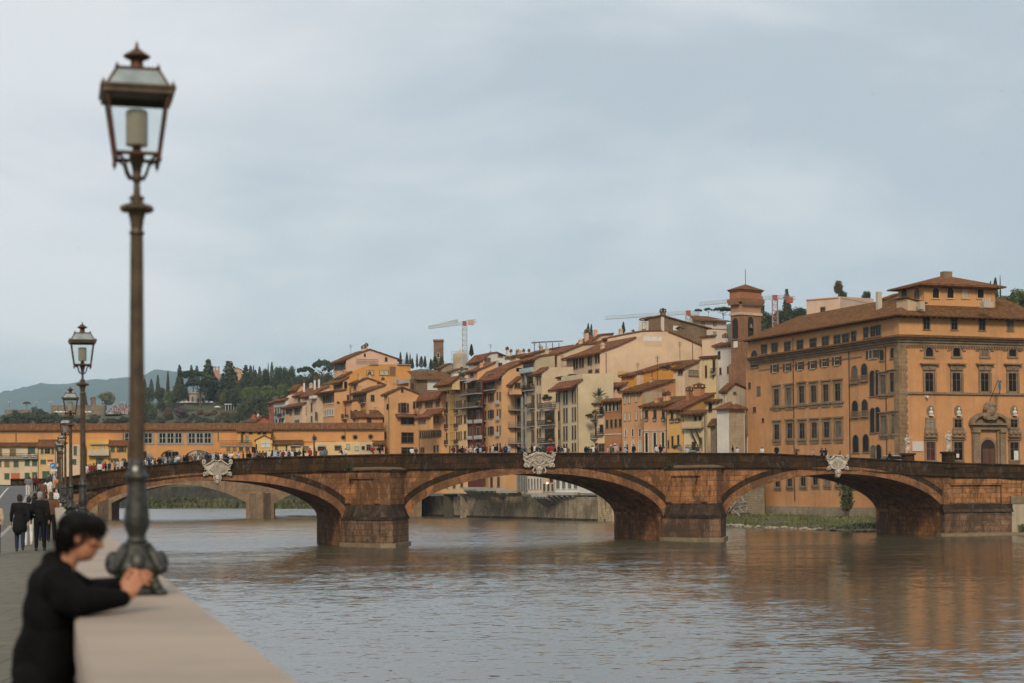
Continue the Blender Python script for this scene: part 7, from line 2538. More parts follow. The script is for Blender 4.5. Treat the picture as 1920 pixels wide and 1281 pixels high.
def make_lamp():
    r_ = empty('street_lamp', (0, 0, 0))
    k = 1 / 309.0             # metres per photo pixel at the first lamp
    Z = lambda py: (1115 - py) * k
    g = MB()                  # cast pedestal: foot plate, four scrolls, bulb
    g.lathe([(.155, 0), (.155, .035), (.12, .05), (.105, .075), (.12, .10), (.17, .13), (.185, .165), (.165, .20), (.125, .24), (.10, .29), (.085, .315)], seg=8, rot=.3927)
    for i in range(4):
        a = math.pi / 4 + i * math.pi / 2
        d = V((math.cos(a), math.sin(a), 0))
        t = V((-d.y, d.x, 0))
        pts, rs = [], []
        for j in range(16):
            s_ = j / 15
            th = .4 + s_ * 4.6
            rr = .062 * (1 - .45 * s_)
            pts.append(d * (.155 + rr * math.cos(th)) + UP * (.12 + rr * math.sin(th)))
            rs.append(.034 - .012 * s_)
        g.tube(pts, rs, 8)
        g.tube([d * .09 + UP * .30, d * .125 + UP * .25, d * .165 + UP * .19, d * .20 + UP * .15], [.022, .032, .036, .03], 8)
        g.tube([d * .10 + UP * .09, d * .16 + UP * .05, d * .185 + UP * .012], [.04, .035, .03], 8)
        g.ball(d * .19 + UP * .018, (.042, .042, .025), 8, 5)
        a2 = a + math.pi / 4
        d2 = V((math.cos(a2), math.sin(a2), 0))
        g.ball(d2 * .14 + UP * .19, (.05, .05, .075), 8, 6)
    bs = g.build('base', BASEM, r_, smooth=True)
    g = MB()
    prof = [(.062, Z(1018)), (.066, Z(1014)), (.054, Z(1010)), (.052, Z(1006)), (.058, Z(1000)), (.072, Z(990)), (.078, Z(980)), (.074, Z(965)), (.064, Z(940)), (.057, Z(915)), (.054, Z(903)),
            (.062, Z(901)), (.070, Z(897)), (.070, Z(892)), (.060, Z(888)), (.050, Z(884)), (.048, Z(868)), (.045, Z(860))]
    g.lathe(prof, seg=20)
    g.build('vase', BASEM, r_, smooth=True)
    g = MB()
    g.tube([(0, 0, Z(861)), (0, 0, Z(440))], [.044, .034], 20)
    for i in range(12):
        a = 6.2832 * i / 12
        g.tube([(.043 * math.cos(a), .043 * math.sin(a), Z(858)), (.0335 * math.cos(a), .0335 * math.sin(a), Z(442))], .0055, 5)
    g.build('pole', BRONZE, r_)
    g = MB()
    g.lathe([(.034, Z(442)), (.046, Z(439)), (.048, Z(436)), (.036, Z(432)), (.036, Z(428)), (.044, Z(410)), (.054, Z(399)), (.082, Z(394)), (.087, Z(390)), (.078, Z(386)), (.05, Z(381)), (.034, Z(377)), (.046, Z(373)), (.044, Z(369)), (.022, Z(365)), (.019, Z(345)), (.019, Z(338))], seg=20)
    for i in range(10):
        a = 6.2832 * i / 10
        g.ball((.084 * math.cos(a), .084 * math.sin(a), Z(391)), (.018, .018, .022), 6, 5)
    g.build('collar', BRONZE, r_, smooth=True)
    g = MB()
    g.lathe([(.021, Z(342)), (.03, Z(336)), (.024, Z(330)), (.03, Z(315)), (.045, Z(300)), (.046, Z(292)), (.05, Z(288)), (.03, Z(284)), (.024, Z(272))], seg=14)
    for i in range(4):
        a = math.pi / 4 + i * math.pi / 2
        d = V((math.cos(a), math.sin(a), 0))
        g.tube([d * .02 + UP * Z(334), d * .06 + UP * Z(333), d * .085 + UP * Z(322), d * .10 + UP * Z(308), d * .135 + UP * Z(298), d * .172 + UP * Z(296)], .009, 6)
    g.build('cup', BRONZE, r_, smooth=True)
    # lantern
    zb, zt, hb, ht = Z(293), Z(184), .128, .178
    g = MB()
    for sx in (-1, 1):
        for sy in (-1, 1):
            g.tube([(sx * (hb + .0), sy * (hb + .0), zb - .02), (sx * ht, sy * ht, zt)], .011, 6)
            g.ball((sx * hb, sy * hb, zb - .03), (.015, .015, .02), 6, 5)
            g.tube([(sx * hb, sy * hb, zb - .03), (sx * hb, sy * hb, zb - .065)], [.01, .003], 5)
            g.tube([(sx * (ht + .025), sy * (ht + .025), Z(170)), (sx * (ht + .027), sy * (ht + .027), Z(160))], [.009, .003], 5)
            g.ball((sx * (ht + .025), sy * (ht + .025), Z(167)), .011, 6, 5)
    for a_, b_ in (((-1, -1), (1, -1)), ((1, -1), (1, 1)), ((1, 1), (-1, 1)), ((-1, 1), (-1, -1))):
        g.tube([(a_[0] * hb, a_[1] * hb, zb), (b_[0] * hb, b_[1] * hb, zb)], .013, 6)
    lf = g.build('lantern_frame', RUST, r_)
    g = MB()      # deep cornice band, open in the middle
    for s_ in (-1, 1):
        g.obox((0, s_ * (ht + .022), Z(177)), (1, 0, 0), (0, 1, 0), UP, ht + .030, .01, .024)
        g.obox((s_ * (ht + .022), 0, Z(177)), (0, 1, 0), (1, 0, 0), UP, ht + .012, .01, .024)
        g.obox((0, s_ * (ht + .03), Z(172)), (1, 0, 0), (0, 1, 0), UP, ht + .044, .014, .008)
        g.obox((s_ * (ht + .03), 0, Z(172)), (0, 1, 0), (1, 0, 0), UP, ht + .015, .014, .008)
        g.obox((0, s_ * ht, zt), (1, 0, 0), (0, 1, 0), UP, ht, .012, .01)
        g.obox((s_ * ht, 0, zt), (0, 1, 0), (1, 0, 0), UP, ht - .013, .012, .01)
    g.obox((0, 0, Z(175)), (1, 0, 0), (0, 1, 0), UP, ht + .008, ht + .008, .006)
    g.build('cornice_band', BRONZE, lf)
    g = MB()
    for i in range(4):
        ro = Matrix.Rotation(i * math.pi / 2, 3, 'Z')
        g.mesh([ro @ V(p) for p in ((-hb + .01, -hb, zb + .01), (hb - .01, -hb, zb + .01), (ht - .01, -ht, zt), (-ht + .01, -ht, zt))], [[0, 1, 2, 3]])
    g.build('glass', LGLASS, r_)
    g = MB()
    h1, h2 = .182, .122
    for i in range(4):
        ro = Matrix.Rotation(i * math.pi / 2, 3, 'Z')
        g.mesh([ro @ V(p) for p in ((-h1, -h1, Z(168)), (h1, -h1, Z(168)), (h2, -h2, Z(135)), (-h2, -h2, Z(135)))], [[0, 1, 2, 3]])
    g.mesh([(-h2, -h2, Z(135)), (h2, -h2, Z(135)), (h2, h2, Z(135)), (-h2, h2, Z(135))], [[0, 1, 2, 3]])
    rf = g.build('lantern_roof', ROOFG, r_)
    g = MB()
    for sx in (-1, 1):
        for sy in (-1, 1):
            g.tube([(sx * h1, sy * h1, Z(169)), (sx * h2, sy * h2, Z(134))], .009, 6)
            g.ball((sx * h2, sy * h2, Z(132)), .014, 6, 5)
            g.tube([(sx * h2, sy * h2, Z(131)), (sx * h2, sy * h2, Z(123))], [.008, .002], 5)
    for s_ in (-1, 1):
        g.tube([(-h2, s_ * h2, Z(134)), (h2, s_ * h2, Z(134))], .01, 6)
        g.tube([(s_ * h2, -h2, Z(134)), (s_ * h2, h2, Z(134))], .01, 6)
    g.build('roof_frame', RUST, rf)
    g = MB()
    g.lathe([(.10, Z(135)), (.06, Z(131)), (.042, Z(127)), (.037, Z(114)), (.044, Z(110)), (.075, Z(106)), (.084, Z(103)), (.07, Z(100)), (.04, Z(94)), (.016, Z(88)), (.009, Z(85)), (.012, Z(81)), (.006, Z(78)), (.001, Z(73))], seg=16)
    g.build('finial', RUST, r_, smooth=True)
    g = MB()
    g.lathe([(.03, Z(274)), (.066, Z(272)), (.066, Z(208)), (.055, Z(205)), (.01, Z(204))], seg=20)
    g.build('diffuser', DIFF, r_, smooth=False)
    return r_
lamp = make_lamp()
LAB = ['largest nearest bronze street lamp with square lantern, standing beside the leaning young man', 'second bronze street lamp, its lantern level with the far blue hill', 'third bronze street lamp, its lantern just right of and below the second one',
       'fourth lamp in the row, lantern against the corridor tile roof', 'fifth lamp in the row, lantern against the orange corridor wall', 'sixth lamp in the row, small lantern beside the pinkish shop house', 'seventh lamp in the row, tiny lantern above the blue arrow sign',
       'eighth lamp in the row, very small beyond the blue arrow sign', 'ninth and farthest lamp in the row, close to the bridge head']
for i in range(9):
    Y = 10.35 + 17.4 * i
    l = lamp if i == 0 else copy_tree(lamp)
    q = (250 - 100) / F_PX * 10.35 + .03
    l.location = lq(q, Y, zroad(Y) + H)
    l.rotation_euler = (0, R(-.15 if i == 0 else -.3) + R(.35 if i == 0 else .2), math.atan(-LS) + R((0, 1, -3, 2, 1, -2, 3, 0, 1)[i]))
    tag(l, LAB[i], 'street lamp', 'bronze street lamps along the parapet')
g = MB()
sp = lamp.location + V((-.02, -.05, (1115 - 880) / 309))
g.lathe([(.016, -.002), (.016, .002)], (0, 0, 0), 12)
for i in range(len(g.v)): g.v[i] = V((g.v[i].x, g.v[i].z, g.v[i].y)) + V((-.012, -.050, (1115 - 880) / 309))
st = g.build('sticker', WHITEP, lamp)

# ================================================================== PEOPLE
def blob(name, parts, voxel, smooth=3, decimate=None):
    """one continuous surface from tapered limbs and ellipsoids (voxel remesh)"""
    g = MB()
    for p in parts:
        if p[0] == 'c':
            _, a, ra, b_, rb = p
            a, b_ = V(a), V(b_)
            n = 5
            g.tube([a.lerp(b_, i / n) for i in range(n + 1)], [lerp(ra, rb, i / n) for i in range(n + 1)], 12)
            g.ball(a, ra, 12, 8)
            g.ball(b_, rb, 12, 8)
        else:
            g.ball(p[1], p[2], 16, 12, p[3] if len(p) > 3 else None)
    me = g.data(name, uv=False)
    o = bpy.data.objects.new(name, me)
    C.objects.link(o)
    rm = o.modifiers.new('r', 'REMESH')
    rm.mode = 'VOXEL'
    rm.voxel_size = voxel
    sm = o.modifiers.new('s', 'SMOOTH')
    sm.iterations = smooth
    sm.factor = .5
    dg = bpy.context.evaluated_depsgraph_get()
    dg.update()
    out = bpy.data.meshes.new_from_object(o.evaluated_get(dg))
    out.name = name
    bpy.data.objects.remove(o)
    out.polygons.foreach_set('use_smooth', [True] * len(out.polygons))
    return out
def c_(a, ra, b, rb): return ('c', a, ra, b, rb)
def e_(c, r, rot=None): return ('e', c, r, rot) if rot is not None else ('e', c, r)
def make_person_meshes(pose):
    # facing +Y, feet at z=0, 1.72 m
    sh = {'stand': 0, 'walk': 0, 'lean': .14, 'phone': 0, 'talk': .02}[pose]
    hipL, hipR = V((-.09, 0, .90)), V((.09, 0, .90))
    if pose == 'walk':
        kL, aL = V((-.09, .16, .50)), V((-.09, .10, .09))
        kR, aR = V((.09, -.06, .48)), V((.09, -.30, .13))
    else:
        kL, aL = V((-.10, .03, .49)), V((-.11, -.01, .08))
        kR, aR = V((.10, .03, .49)), V((.12, .02, .08))
    ch = V((0, sh * .8, 1.30))
    nk = V((0, sh, 1.46))
    hd = V((0, sh + .03, 1.60))
    sL, sR = V((-.18, sh * .9, 1.40)), V((.18, sh * .9, 1.40))
    if pose in ('stand', 'walk'):
        eL, wL = V((-.24, -.03 + (.1 if pose == 'walk' else 0), 1.13)), V((-.25, .06 + (.14 if pose == 'walk' else 0), .88))
        eR, wR = V((.24, -.05, 1.13)), V((.25, .02 - (.1 if pose == 'walk' else 0), .88))
    elif pose == 'lean':
        eL, wL = V((-.22, .30, 1.16)), V((-.08, .50, 1.14))
        eR, wR = V((.22, .30, 1.16)), V((.08, .52, 1.15))
    elif pose == 'phone':
        eL, wL = V((-.22, .20, 1.18)), V((-.07, .40, 1.42))
        eR, wR = V((.22, .20, 1.18)), V((.07, .40, 1.42))
    else:
        eL, wL = V((-.25, .02, 1.14)), V((-.20, .26, 1.20))
        eR, wR = V((.24, -.04, 1.13)), V((.24, .05, .88))
    hl, hr = wL + (wL - eL).normalized() * .09, wR + (wR - eR).normalized() * .09
    body = [c_(hipL, .075, kL, .052), c_(kL, .052, aL, .036), c_(hipR, .075, kR, .052), c_(kR, .052, aR, .036),
            c_(aL, .04, aL + V((0, .15, -.045)), .032), c_(aR, .04, aR + V((0, .15, -.045)), .032),
            e_(V((0, 0, .93)), (.145, .10, .13)), e_((V((0, 0, .93)) + ch) / 2, (.13, .09, .2)), e_(ch, (.165, .10, .17)),
            c_(sL, .055, eL, .04), c_(eL, .04, wL, .028), c_(sR, .055, eR, .04), c_(eR, .04, wR, .028), c_(wL, .03, hl, .032), c_(wR, .03, hr, .032),
            c_(ch + UP * .1, .07, nk, .052), c_(nk, .05, hd, .055), e_(hd, (.074, .092, .108)), e_(hd + V((0, .05, -.06)), (.045, .05, .05)), e_(hd + V((0, .098, -.015)), (.014, .022, .02)),
            e_(hd + V((-.075, .0, -.01)), (.015, .02, .03)), e_(hd + V((.075, .0, -.01)), (.015, .02, .03))]
    shirt = [e_(V((0, .0, .98)), (.168, .118, .14)), e_((V((0, 0, .95)) + ch) / 2, (.16, .115, .22)), e_(ch, (.19, .122, .175)), c_(sL, .075, eL, .058), c_(eL, .058, lerp(eL, wL, .85), .045),
             c_(sR, .075, eR, .058), c_(eR, .058, lerp(eR, wR, .85), .045), c_(sL, .075, sR, .075), c_(ch + UP * .1, .085, nk - UP * .01, .062)]
    tr_ = [e_(V((0, 0, .92)), (.158, .112, .12)), c_(hipL, .095, kL, .07), c_(kL, .07, aL + UP * .02, .056), c_(hipR, .095, kR, .07), c_(kR, .07, aR + UP * .02, .056)]
    hair = [e_(hd + V((0, -.018, .03)), (.088, .100, .100)), e_(hd + V((0, -.05, -.03)), (.078, .065, .085))]
    longh = hair + [e_(hd + V((0, -.075, -.12)), (.085, .05, .15)), e_(hd + V((0, -.085, -.22)), (.075, .045, .1))]
    shoe = [c_(aL + V((0, -.03, -.04)), .046, aL + V((0, .16, -.045)), .04), c_(aR + V((0, -.03, -.04)), .046, aR + V((0, .16, -.045)), .04)]
    coat = shirt + [c_(V((0, .01, 1.0)), .165, V((0, .01, .70)), .20), c_(V((-.06, 0, .95)), .14, V((-.07, 0, .68)), .15), c_(V((.06, 0, .95)), .14, V((.07, 0, .68)), .15)]
    return {'coat': blob('coat', coat, .024, 4), 'body': blob('person', body, .018, 2), 'shirt': blob('shirt', shirt, .024, 3), 'trousers': blob('trousers', tr_, .024, 3), 'hair': blob('hair', hair, .02, 2), 'long_hair': blob('hair', longh, .02, 2), 'shoe': blob('shoes', shoe, .02, 1)}
PM = {p: make_person_meshes(p) for p in ('stand', 'walk', 'lean', 'phone', 'talk')}
SKIN = flat('skin', (.42, .23, .15), .6, var=.1)
for d in PM.values():
    for k_, me in d.items():
        me.materials.clear()
        me.materials.append(SKIN)
CL = {'white': (.55, .54, .52), 'black': (.014, .014, .015), 'dark blue': (.025, .035, .07), 'red': (.32, .025, .03), 'grey': (.16, .16, .16), 'beige': (.40, .31, .22), 'pink': (.50, .25, .23), 'brown': (.13, .065, .035),
      'pale blue': (.33, .40, .48), 'green': (.07, .09, .06), 'orange': (.42, .16, .06), 'dark grey': (.05, .05, .052), 'bright pink': (.5, .09, .16), 'dark red': (.12, .02, .02), 'grey blue': (.11, .14, .18)}
HAIRC = {'dark': (.016, .012, .01), 'brown': (.07, .04, .022), 'blond': (.28, .19, .09), 'grey': (.25, .24, .22)}
def cloth(n): return flat('cloth_' + n.replace(' ', '_'), CL[n], .9, var=.2, scale=6, spec=.1)
def hairm(n): return flat('hair_' + n, HAIRC[n], .7, var=.3, scale=20)
def person(loc, rz, pose, top, bottom='dark blue', hair='dark', long_=False, h=1.72, label='', group=None, hat=None, shoes='dark grey', coat=False):
    d = PM[pose]
    o = bpy.data.objects.new('person', d['body'])
    C.objects.link(o)
    o.location = loc
    o.rotation_euler.z = rz
    s_ = h / 1.72
    o.scale = (s_, s_, s_)
    for nm, key, mat in (('hair', 'long_hair' if long_ else 'hair', hairm(hair)), ('coat' if coat else 'top', 'coat' if coat else 'shirt', cloth(top)), ('trousers', 'trousers', cloth(bottom)), ('shoes', 'shoe', cloth(shoes))):
        c = bpy.data.objects.new(nm, d[key])
        C.objects.link(c)
        c.parent = o
        c.material_slots[0].link = 'OBJECT'
        c.material_slots[0].material = mat
    if hat:
        g = MB()
        z = 1.655
        y = {'lean': .17}.get(pose, .03)
        g.lathe([(.17, z), (.17, z + .012), (.1, z + .02), (.095, z + .10), (.06, z + .13), (.01, z + .135)], (0, y, 0), 14)
        hb = g.build('hat', cloth(hat), None, uv=False)
        hb.parent = o
    o['label'] = label
    o['category'] = 'person'
    if group: o['group'] = group
    return o

# people behind the near parapet of the bridge: (photo x, y of head top, top colour, hair/extra)
BP_ = [(162, 868, 'white', 'd'), (170, 866, 'red', 'b'), (176, 868, 'brown', 'd'), (187, 862, 'white', 'd'), (199, 863, 'dark blue', 'dl'), (215, 861, 'grey', 'd'), (221, 862, 'white', 'd'), (229, 860, 'white', 'd'),
       (236, 862, 'black', 'd'), (268, 861, 'white', 'd'), (273, 859, 'white', 'b'), (283, 858, 'brown', 'd'), (291, 860, 'dark grey', 'd'), (298, 857, 'black', 'dl'), (306, 856, 'grey', 'd'), (313, 857, 'dark red', 'd'), (324, 852, 'green', 'd'),
       (337, 858, 'pink', 'b'), (344, 855, 'black', 'd'), (352, 850, 'black', 'd'), (361, 854, 'white', 'd'), (366, 853, 'brown', 'd'), (381, 850, 'bright pink', 'd'), (388, 847, 'dark blue', 'd'), (394, 850, 'dark grey', 'd'), (403, 848, 'black', 'd'), (409, 850, 'green', 'd'), (414, 849, 'white', 'd'),
       (426, 850, 'black', 'd'), (437, 847, 'white', 'd'), (447, 847, 'pale blue', 'd'), (463, 847, 'black', 'd'), (468, 848, 'black', 'dl'), (474, 846, 'beige', 'd'), (483, 848, 'dark grey', 'd'), (487, 847, 'dark red', 'd'),
       (505, 844, 'white', 'd'), (510, 845, 'black', 'dh'), (521, 843, 'dark grey', 'd'), (531, 846, 'dark red', 'd'), (537, 847, 'white', 'd'), (547, 847, 'white', 'd'), (554, 845, 'black', 'd'), (569, 841, 'black', 'p'), (581, 840, 'red', 'd'), (592, 844, 'dark red', 'd'), (610, 839, 'grey blue', 'dl'),
       (642, 840, 'dark blue', 'd'), (648, 842, 'white', 'd'), (697, 835, 'red', 'd'), (712, 835, 'black', 'dl'), (772, 841, 'white', 'd'), (780, 839, 'dark grey', 'd'), (850, 835, 'dark red', 'd'), (867, 836, 'black', 'd'), (875, 839, 'pink', 'd'), (882, 836, 'beige', 'd'), (888, 834, 'brown', 'd'),
       (892, 837, 'white', 'b'), (900, 837, 'pale blue', 'd'), (907, 834, 'black', 'd'), (919, 836, 'green', 'd'), (925, 832, 'white', 'd'), (930, 832, 'black', 'd'), (939, 840, 'dark red', 'd'), (948, 832, 'dark blue', 'd'), (954, 834, 'pale blue', 'd'), (972, 833, 'black', 'p'), (978, 834, 'grey blue', 'd'), (985, 836, 'green', 'd'),
       (997, 830, 'black', 'd'), (1002, 827, 'white', 'd'), (1020, 832, 'dark grey', 'd'), (1034, 832, 'red', 'd'), (1041, 836, 'black', 'd'), (1047, 834, 'black', 'd'), (1053, 836, 'dark grey', 'd'), (1059, 837, 'white', 'd'),
       (1099, 833, 'black', 'dw'), (1108, 835, 'green', 'd'), (1113, 835, 'white', 'b'), (1121, 835, 'brown', 'd'), (1139, 838, 'pink', 'd'), (1146, 833, 'green', 'dw'), (1153, 831, 'beige', 'dw'), (1158, 833, 'pink', 'g'), (1163, 834, 'black', 'd'), (1176, 832, 'dark grey', 'd'), (1188, 832, 'black', 'd'),
       (1231, 834, 'white', 'd'), (1238, 832, 'black', 'd'), (1246, 838, 'pink', 'd'), (1275, 834, 'grey', 'd'), (1288, 841, 'pale blue', 'd'), (1308, 834, 'dark grey', 'd'), (1312, 839, 'pink', 'd'),
       (1374, 834, 'black', 'd'), (1382, 839, 'white', 'dl'), (1429, 842, 'white', 'd'), (1456, 835, 'black', 'd'), (1493, 837, 'brown', 'g'), (1526, 842, 'pink', 'd'), (1541, 837, 'dark blue', 'd'), (1548, 839, 'black', 'dl'), (1575, 845, 'dark grey', 'd'), (1668, 846, 'black', 'd')]
BP_ += [(x, interp([(160, 869), (250, 861), (350, 853), (450, 847), (560, 844), (700, 838), (900, 836), (1500, 838)], x) + rnd.uniform(-2, 2.5), rnd.choice(('black', 'dark grey', 'white', 'dark blue', 'grey', 'brown', 'red', 'pale blue')), rnd.choice('dddbg')) for x in (166, 181, 193, 205, 264, 278, 287, 302, 310, 319, 330, 333, 348, 357, 371, 376, 391, 399, 420, 432, 456, 479, 493, 499, 516, 526, 542, 561, 603, 863, 871, 896, 912, 943, 1007, 1013, 1027, 1065, 1104, 1117, 1150, 1171)]
def zone(x):
    if x < 245: return 'left of the big lamp pole'
    if x < 378: return 'between lamp pole and left shield'
    if x < 440: return 'above the left shield'
    if x < 520: return 'before the small gabled shop house'
    if x < 625: return 'near the thin black lamp standard'
    if x < 760: return 'above the left pier'
    if x < 800: return 'in front of the low ochre house'
    if x < 874: return 'in front of the bright yellow house'
    if x < 906: return 'in front of the dark red house'
    if x < 960: return 'in front of the peach house'
    if x < 990: return 'just left of the middle shield'
    if x < 1062: return 'above the middle shield'
    if x < 1130: return 'before the cream wall'
    if x < 1200: return 'before the brown and salmon houses'
    if x < 1260: return 'in front of the coral house'
    if x < 1320: return 'before the ochre house'
    if x < 1440: return 'before the white chapel house'
    if x < 1600: return 'before the palace river front'
    return 'beside the white car'
ZG = {}
for it in BP_:
    ZG.setdefault((zone(it[0]), it[2]), []).append(it)
poses = ['stand', 'talk', 'lean', 'walk', 'stand', 'phone', 'talk']
bots = ['dark blue', 'black', 'dark grey', 'beige', 'grey blue']
for key, its in ZG.items():
    for i, (x, y, col, ex) in enumerate(its):
        off = rnd.uniform(1.0, 1.7)
        p = hit(x, y, BP + BL * off, BL)
        s_ = (p - BP).dot(BD)
        zd_ = ztop(s_) - .78
        hh_ = p.z - zd_
        zf = zd_
        hgt = min(1.84, max(1.55, hh_ - (.12 if 'w' in ex else 0)))
        if hh_ > 1.84: zf = zd_
        hair = {'d': 'dark', 'b': 'blond', 'g': 'grey', 'p': 'dark'}[ex[0]]
        lab = f'person in {col} top on the bridge {key[0]}'
        if 'w' in ex: lab = f'person in {col} top and white hat on the bridge {key[0]}'
        if len(its) > 1: lab = ORD[i] + f' person in {col} top on the bridge {key[0]}'
        o = person(bpt(s_, zf, off), rnd.uniform(-3.1, 3.1), 'phone' if 'p' in ex else rnd.choice(poses), col, rnd.choice(bots), hair, 'l' in ex, hgt, lab, 'people behind the bridge parapet', hat='white' if 'w' in ex else ('dark grey' if 'h' in ex else None))

# people on the pavement and road: placed by feet depth
def walker(x, yhead, Y, pose, top, bottom, hair, long_, label, rz=None, hat=None, shoes='dark grey', coat=False):
    p = atY(x, yhead, Y)
    z0 = zroad(Y) + (0 if (p.x - LS * Y) > -2 else -.12)
    h_ = max(1.3, min(1.9, p.z - z0))
    return person((p.x, p.y, z0), (math.atan(-LS) if rz is None else rz), pose, top, bottom, hair, long_, h_, label, 'people walking along the pavement', shoes=shoes, coat=coat)
walker(37, 927, 51, 'walk', 'black', 'dark blue', 'dark', False, 'person with bun and long black coat over blue jeans walking away on the pavement', coat=True)
walker(75, 922, 51.5, 'stand', 'black', 'black', 'grey', False, 'grey haired person in black shirt and black trousers walking away on the pavement')
walker(54, 931, 56, 'walk', 'black', 'white', 'dark', False, 'person in black top and white trousers half hidden between the two dark walkers', shoes='white')
walker(-10, 938, 48, 'stand', 'beige', 'dark blue', 'brown', True, 'person in beige top and blue jeans cut by the left edge of the picture')
walker(63, 930, 62, 'stand', 'white', 'dark blue', 'dark', False, 'person in white top just behind the pair of dark walkers')
walker(81, 922, 62, 'stand', 'red', 'dark blue', 'brown', True, 'person in red brown top right of the grey haired walker')
walker(96, 922, 60, 'walk', 'brown', 'black', 'brown', True, 'person in brown top closest to the parapet behind the grey haired walker')
walker(72, 904, 92, 'walk', 'black', 'grey', 'dark', True, 'person in black with long dark hair in the middle distance of the pavement')
walker(80, 895, 118, 'stand', 'brown', 'dark blue', 'dark', False, 'person in brown orange jacket farther along the pavement')
walker(88, 896, 120, 'stand', 'white', 'black', 'dark', False, 'person in white top beside the brown orange jacket')
walker(91, 897, 128, 'walk', 'white', 'dark blue', 'dark', True, 'person in white top half hidden by the farther white top')
walker(99, 899, 105, 'stand', 'beige', 'black', 'blond', True, 'blond person in beige top close to the parapet in the middle distance')
walker(101, 905, 92, 'walk', 'white', 'black', 'dark', False, 'person in white top and black trousers close to the parapet')
walker(52, 893, 140, 'talk', 'grey', 'white', 'brown', False, 'person in grey top and white trousers crossing the road far away')
walker(56, 894, 146, 'stand', 'grey', 'beige', 'dark', False, 'person in grey top and beige trousers at the far road edge')
walker(65, 892, 150, 'stand', 'dark red', 'black', 'blond', False, 'left person in dark red top far away on the road')
walker(69, 894, 152, 'talk', 'dark red', 'black', 'dark', False, 'right person in dark red top far away on the road')
walker(95, 889, 150, 'stand', 'dark grey', 'black', 'dark', False, 'left dark clothed person under the blue arrow sign')
walker(99, 888, 158, 'talk', 'dark blue', 'black', 'dark', True, 'dark blue clothed person under the blue arrow sign')
walker(105, 888, 150, 'walk', 'pale blue', 'dark blue', 'brown', False, 'person in pale blue top beside the sign post')
walker(108, 893, 130, 'stand', 'orange', 'dark blue', 'dark', False, 'person in orange top between the sign post and the lamps')
walker(110, 890, 145, 'stand', 'white', 'dark grey', 'dark', False, 'person in white top between the sign post and the lamps')
walker(112, 897, 122, 'talk', 'dark grey', 'black', 'dark', False, 'dark grey clothed person at the foot of the far lamps')
walker(107, 901, 108, 'walk', 'black', 'dark blue', 'brown', True, 'black clothed person right of the blond beige person')
walker(103, 890, 165, 'stand', 'red', 'black', 'dark', False, 'person in red top far away beside the sign post')
walker(92, 888, 170, 'walk', 'grey', 'black', 'dark', False, 'person in grey top far away left of the sign post')

# ------------------------------------------------------------------ the young man leaning on the parapet
MY = 8.8
MO = lq(0, MY, 0)
mR = V((LR.x, LR.y, 0))            # towards the river (he faces this way)
mL = V((LD.x, LD.y, 0))            # away from the camera
def mp(q, p, z): return V((q, p, z - ZW))     # local: x = river, y = along quay (away), z above pavement
JK = flat('black_jacket', (.006, .006, .0055), .9, var=.4, scale=9, bmp=.2, spec=.08)
TRS = flat('black_trousers', (.008, .008, .008), .9, scale=9, spec=.08)
SK2 = flat('warm_skin', (.40, .17, .09), .5, var=.1, scale=5)
HR2 = flat('black_hair', (.005, .0045, .004), .65, var=.4, scale=40, spec=.15)
zw = PT
hc = V((.145, 0, 6.655 - ZW))
tilt = Matrix.Rotation(R(14), 3, 'Y')
def hp(x, y, z): return hc + tilt @ V((x, y, z))
head = [e_(hp(-.012, 0, .035), (.098, .078, .092), tilt), e_(hp(.03, 0, -.05), (.062, .056, .075), tilt), e_(hp(.055, 0, -.085), (.036, .034, .03), tilt),
        c_(hp(.088, 0, .022), .012, hp(.112, 0, -.022), .017), e_(hp(.098, .014, -.026), (.013, .011, .009)), e_(hp(.098, -.014, -.026), (.013, .011, .009)),
        e_(hp(.08, 0, .035), (.02, .05, .016), tilt), e_(hp(.088, 0, -.052), (.016, .025, .008), tilt), e_(hp(.086, 0, -.066), (.016, .022, .008), tilt),
        e_(hp(.06, .04, -.012), (.03, .026, .024), tilt), e_(hp(.06, -.04, -.012), (.03, .026, .024), tilt),
        e_(hp(-.012, .078, -.005), (.022, .013, .036), tilt), e_(hp(-.012, -.078, -.005), (.022, .013, .036), tilt),
        c_(hp(-.02, 0, -.04), .055, mp(.055, 0, 6.49), .06), c_(mp(.055, 0, 6.49), .06, mp(.02, 0, 6.40), .08)]
shR, shL = mp(.03, -.19, 6.425), mp(.03, .19, 6.425)
elR, elL = mp(.14, -.28, zw + .075), mp(.17, .27, zw + .075)
wrR, wrL = mp(.375, -.07, zw + .075), mp(.36, .05, zw + .14)
hpR, hpL = mp(-.07, -.10, ZW + .93), mp(-.07, .10, ZW + .93)
knR, knL = mp(-.05, -.11, ZW + .5), mp(.02, .11, ZW + .5)
anR, anL = mp(-.12, -.11, ZW + .08), mp(-.02, .12, ZW + .08)
body = head + [c_(mp(.02, 0, 6.40), .09, mp(-.02, 0, 6.25), .11), e_(mp(-.02, 0, 6.2), (.10, .16, .2)), e_(mp(-.06, 0, ZW + .98), (.10, .15, .15)),
               c_(shR, .055, elR, .042), c_(elR, .042, wrR, .028), c_(shL, .055, elL, .042), c_(elL, .042, wrL, .028),
               c_(hpR, .085, knR, .055), c_(knR, .055, anR, .038), c_(hpL, .085, knL, .055), c_(knL, .055, anL, .038), c_(anR, .04, anR + V((.15, 0, -.045)), .033), c_(anL, .04, anL + V((.15, 0, -.045)), .033)]
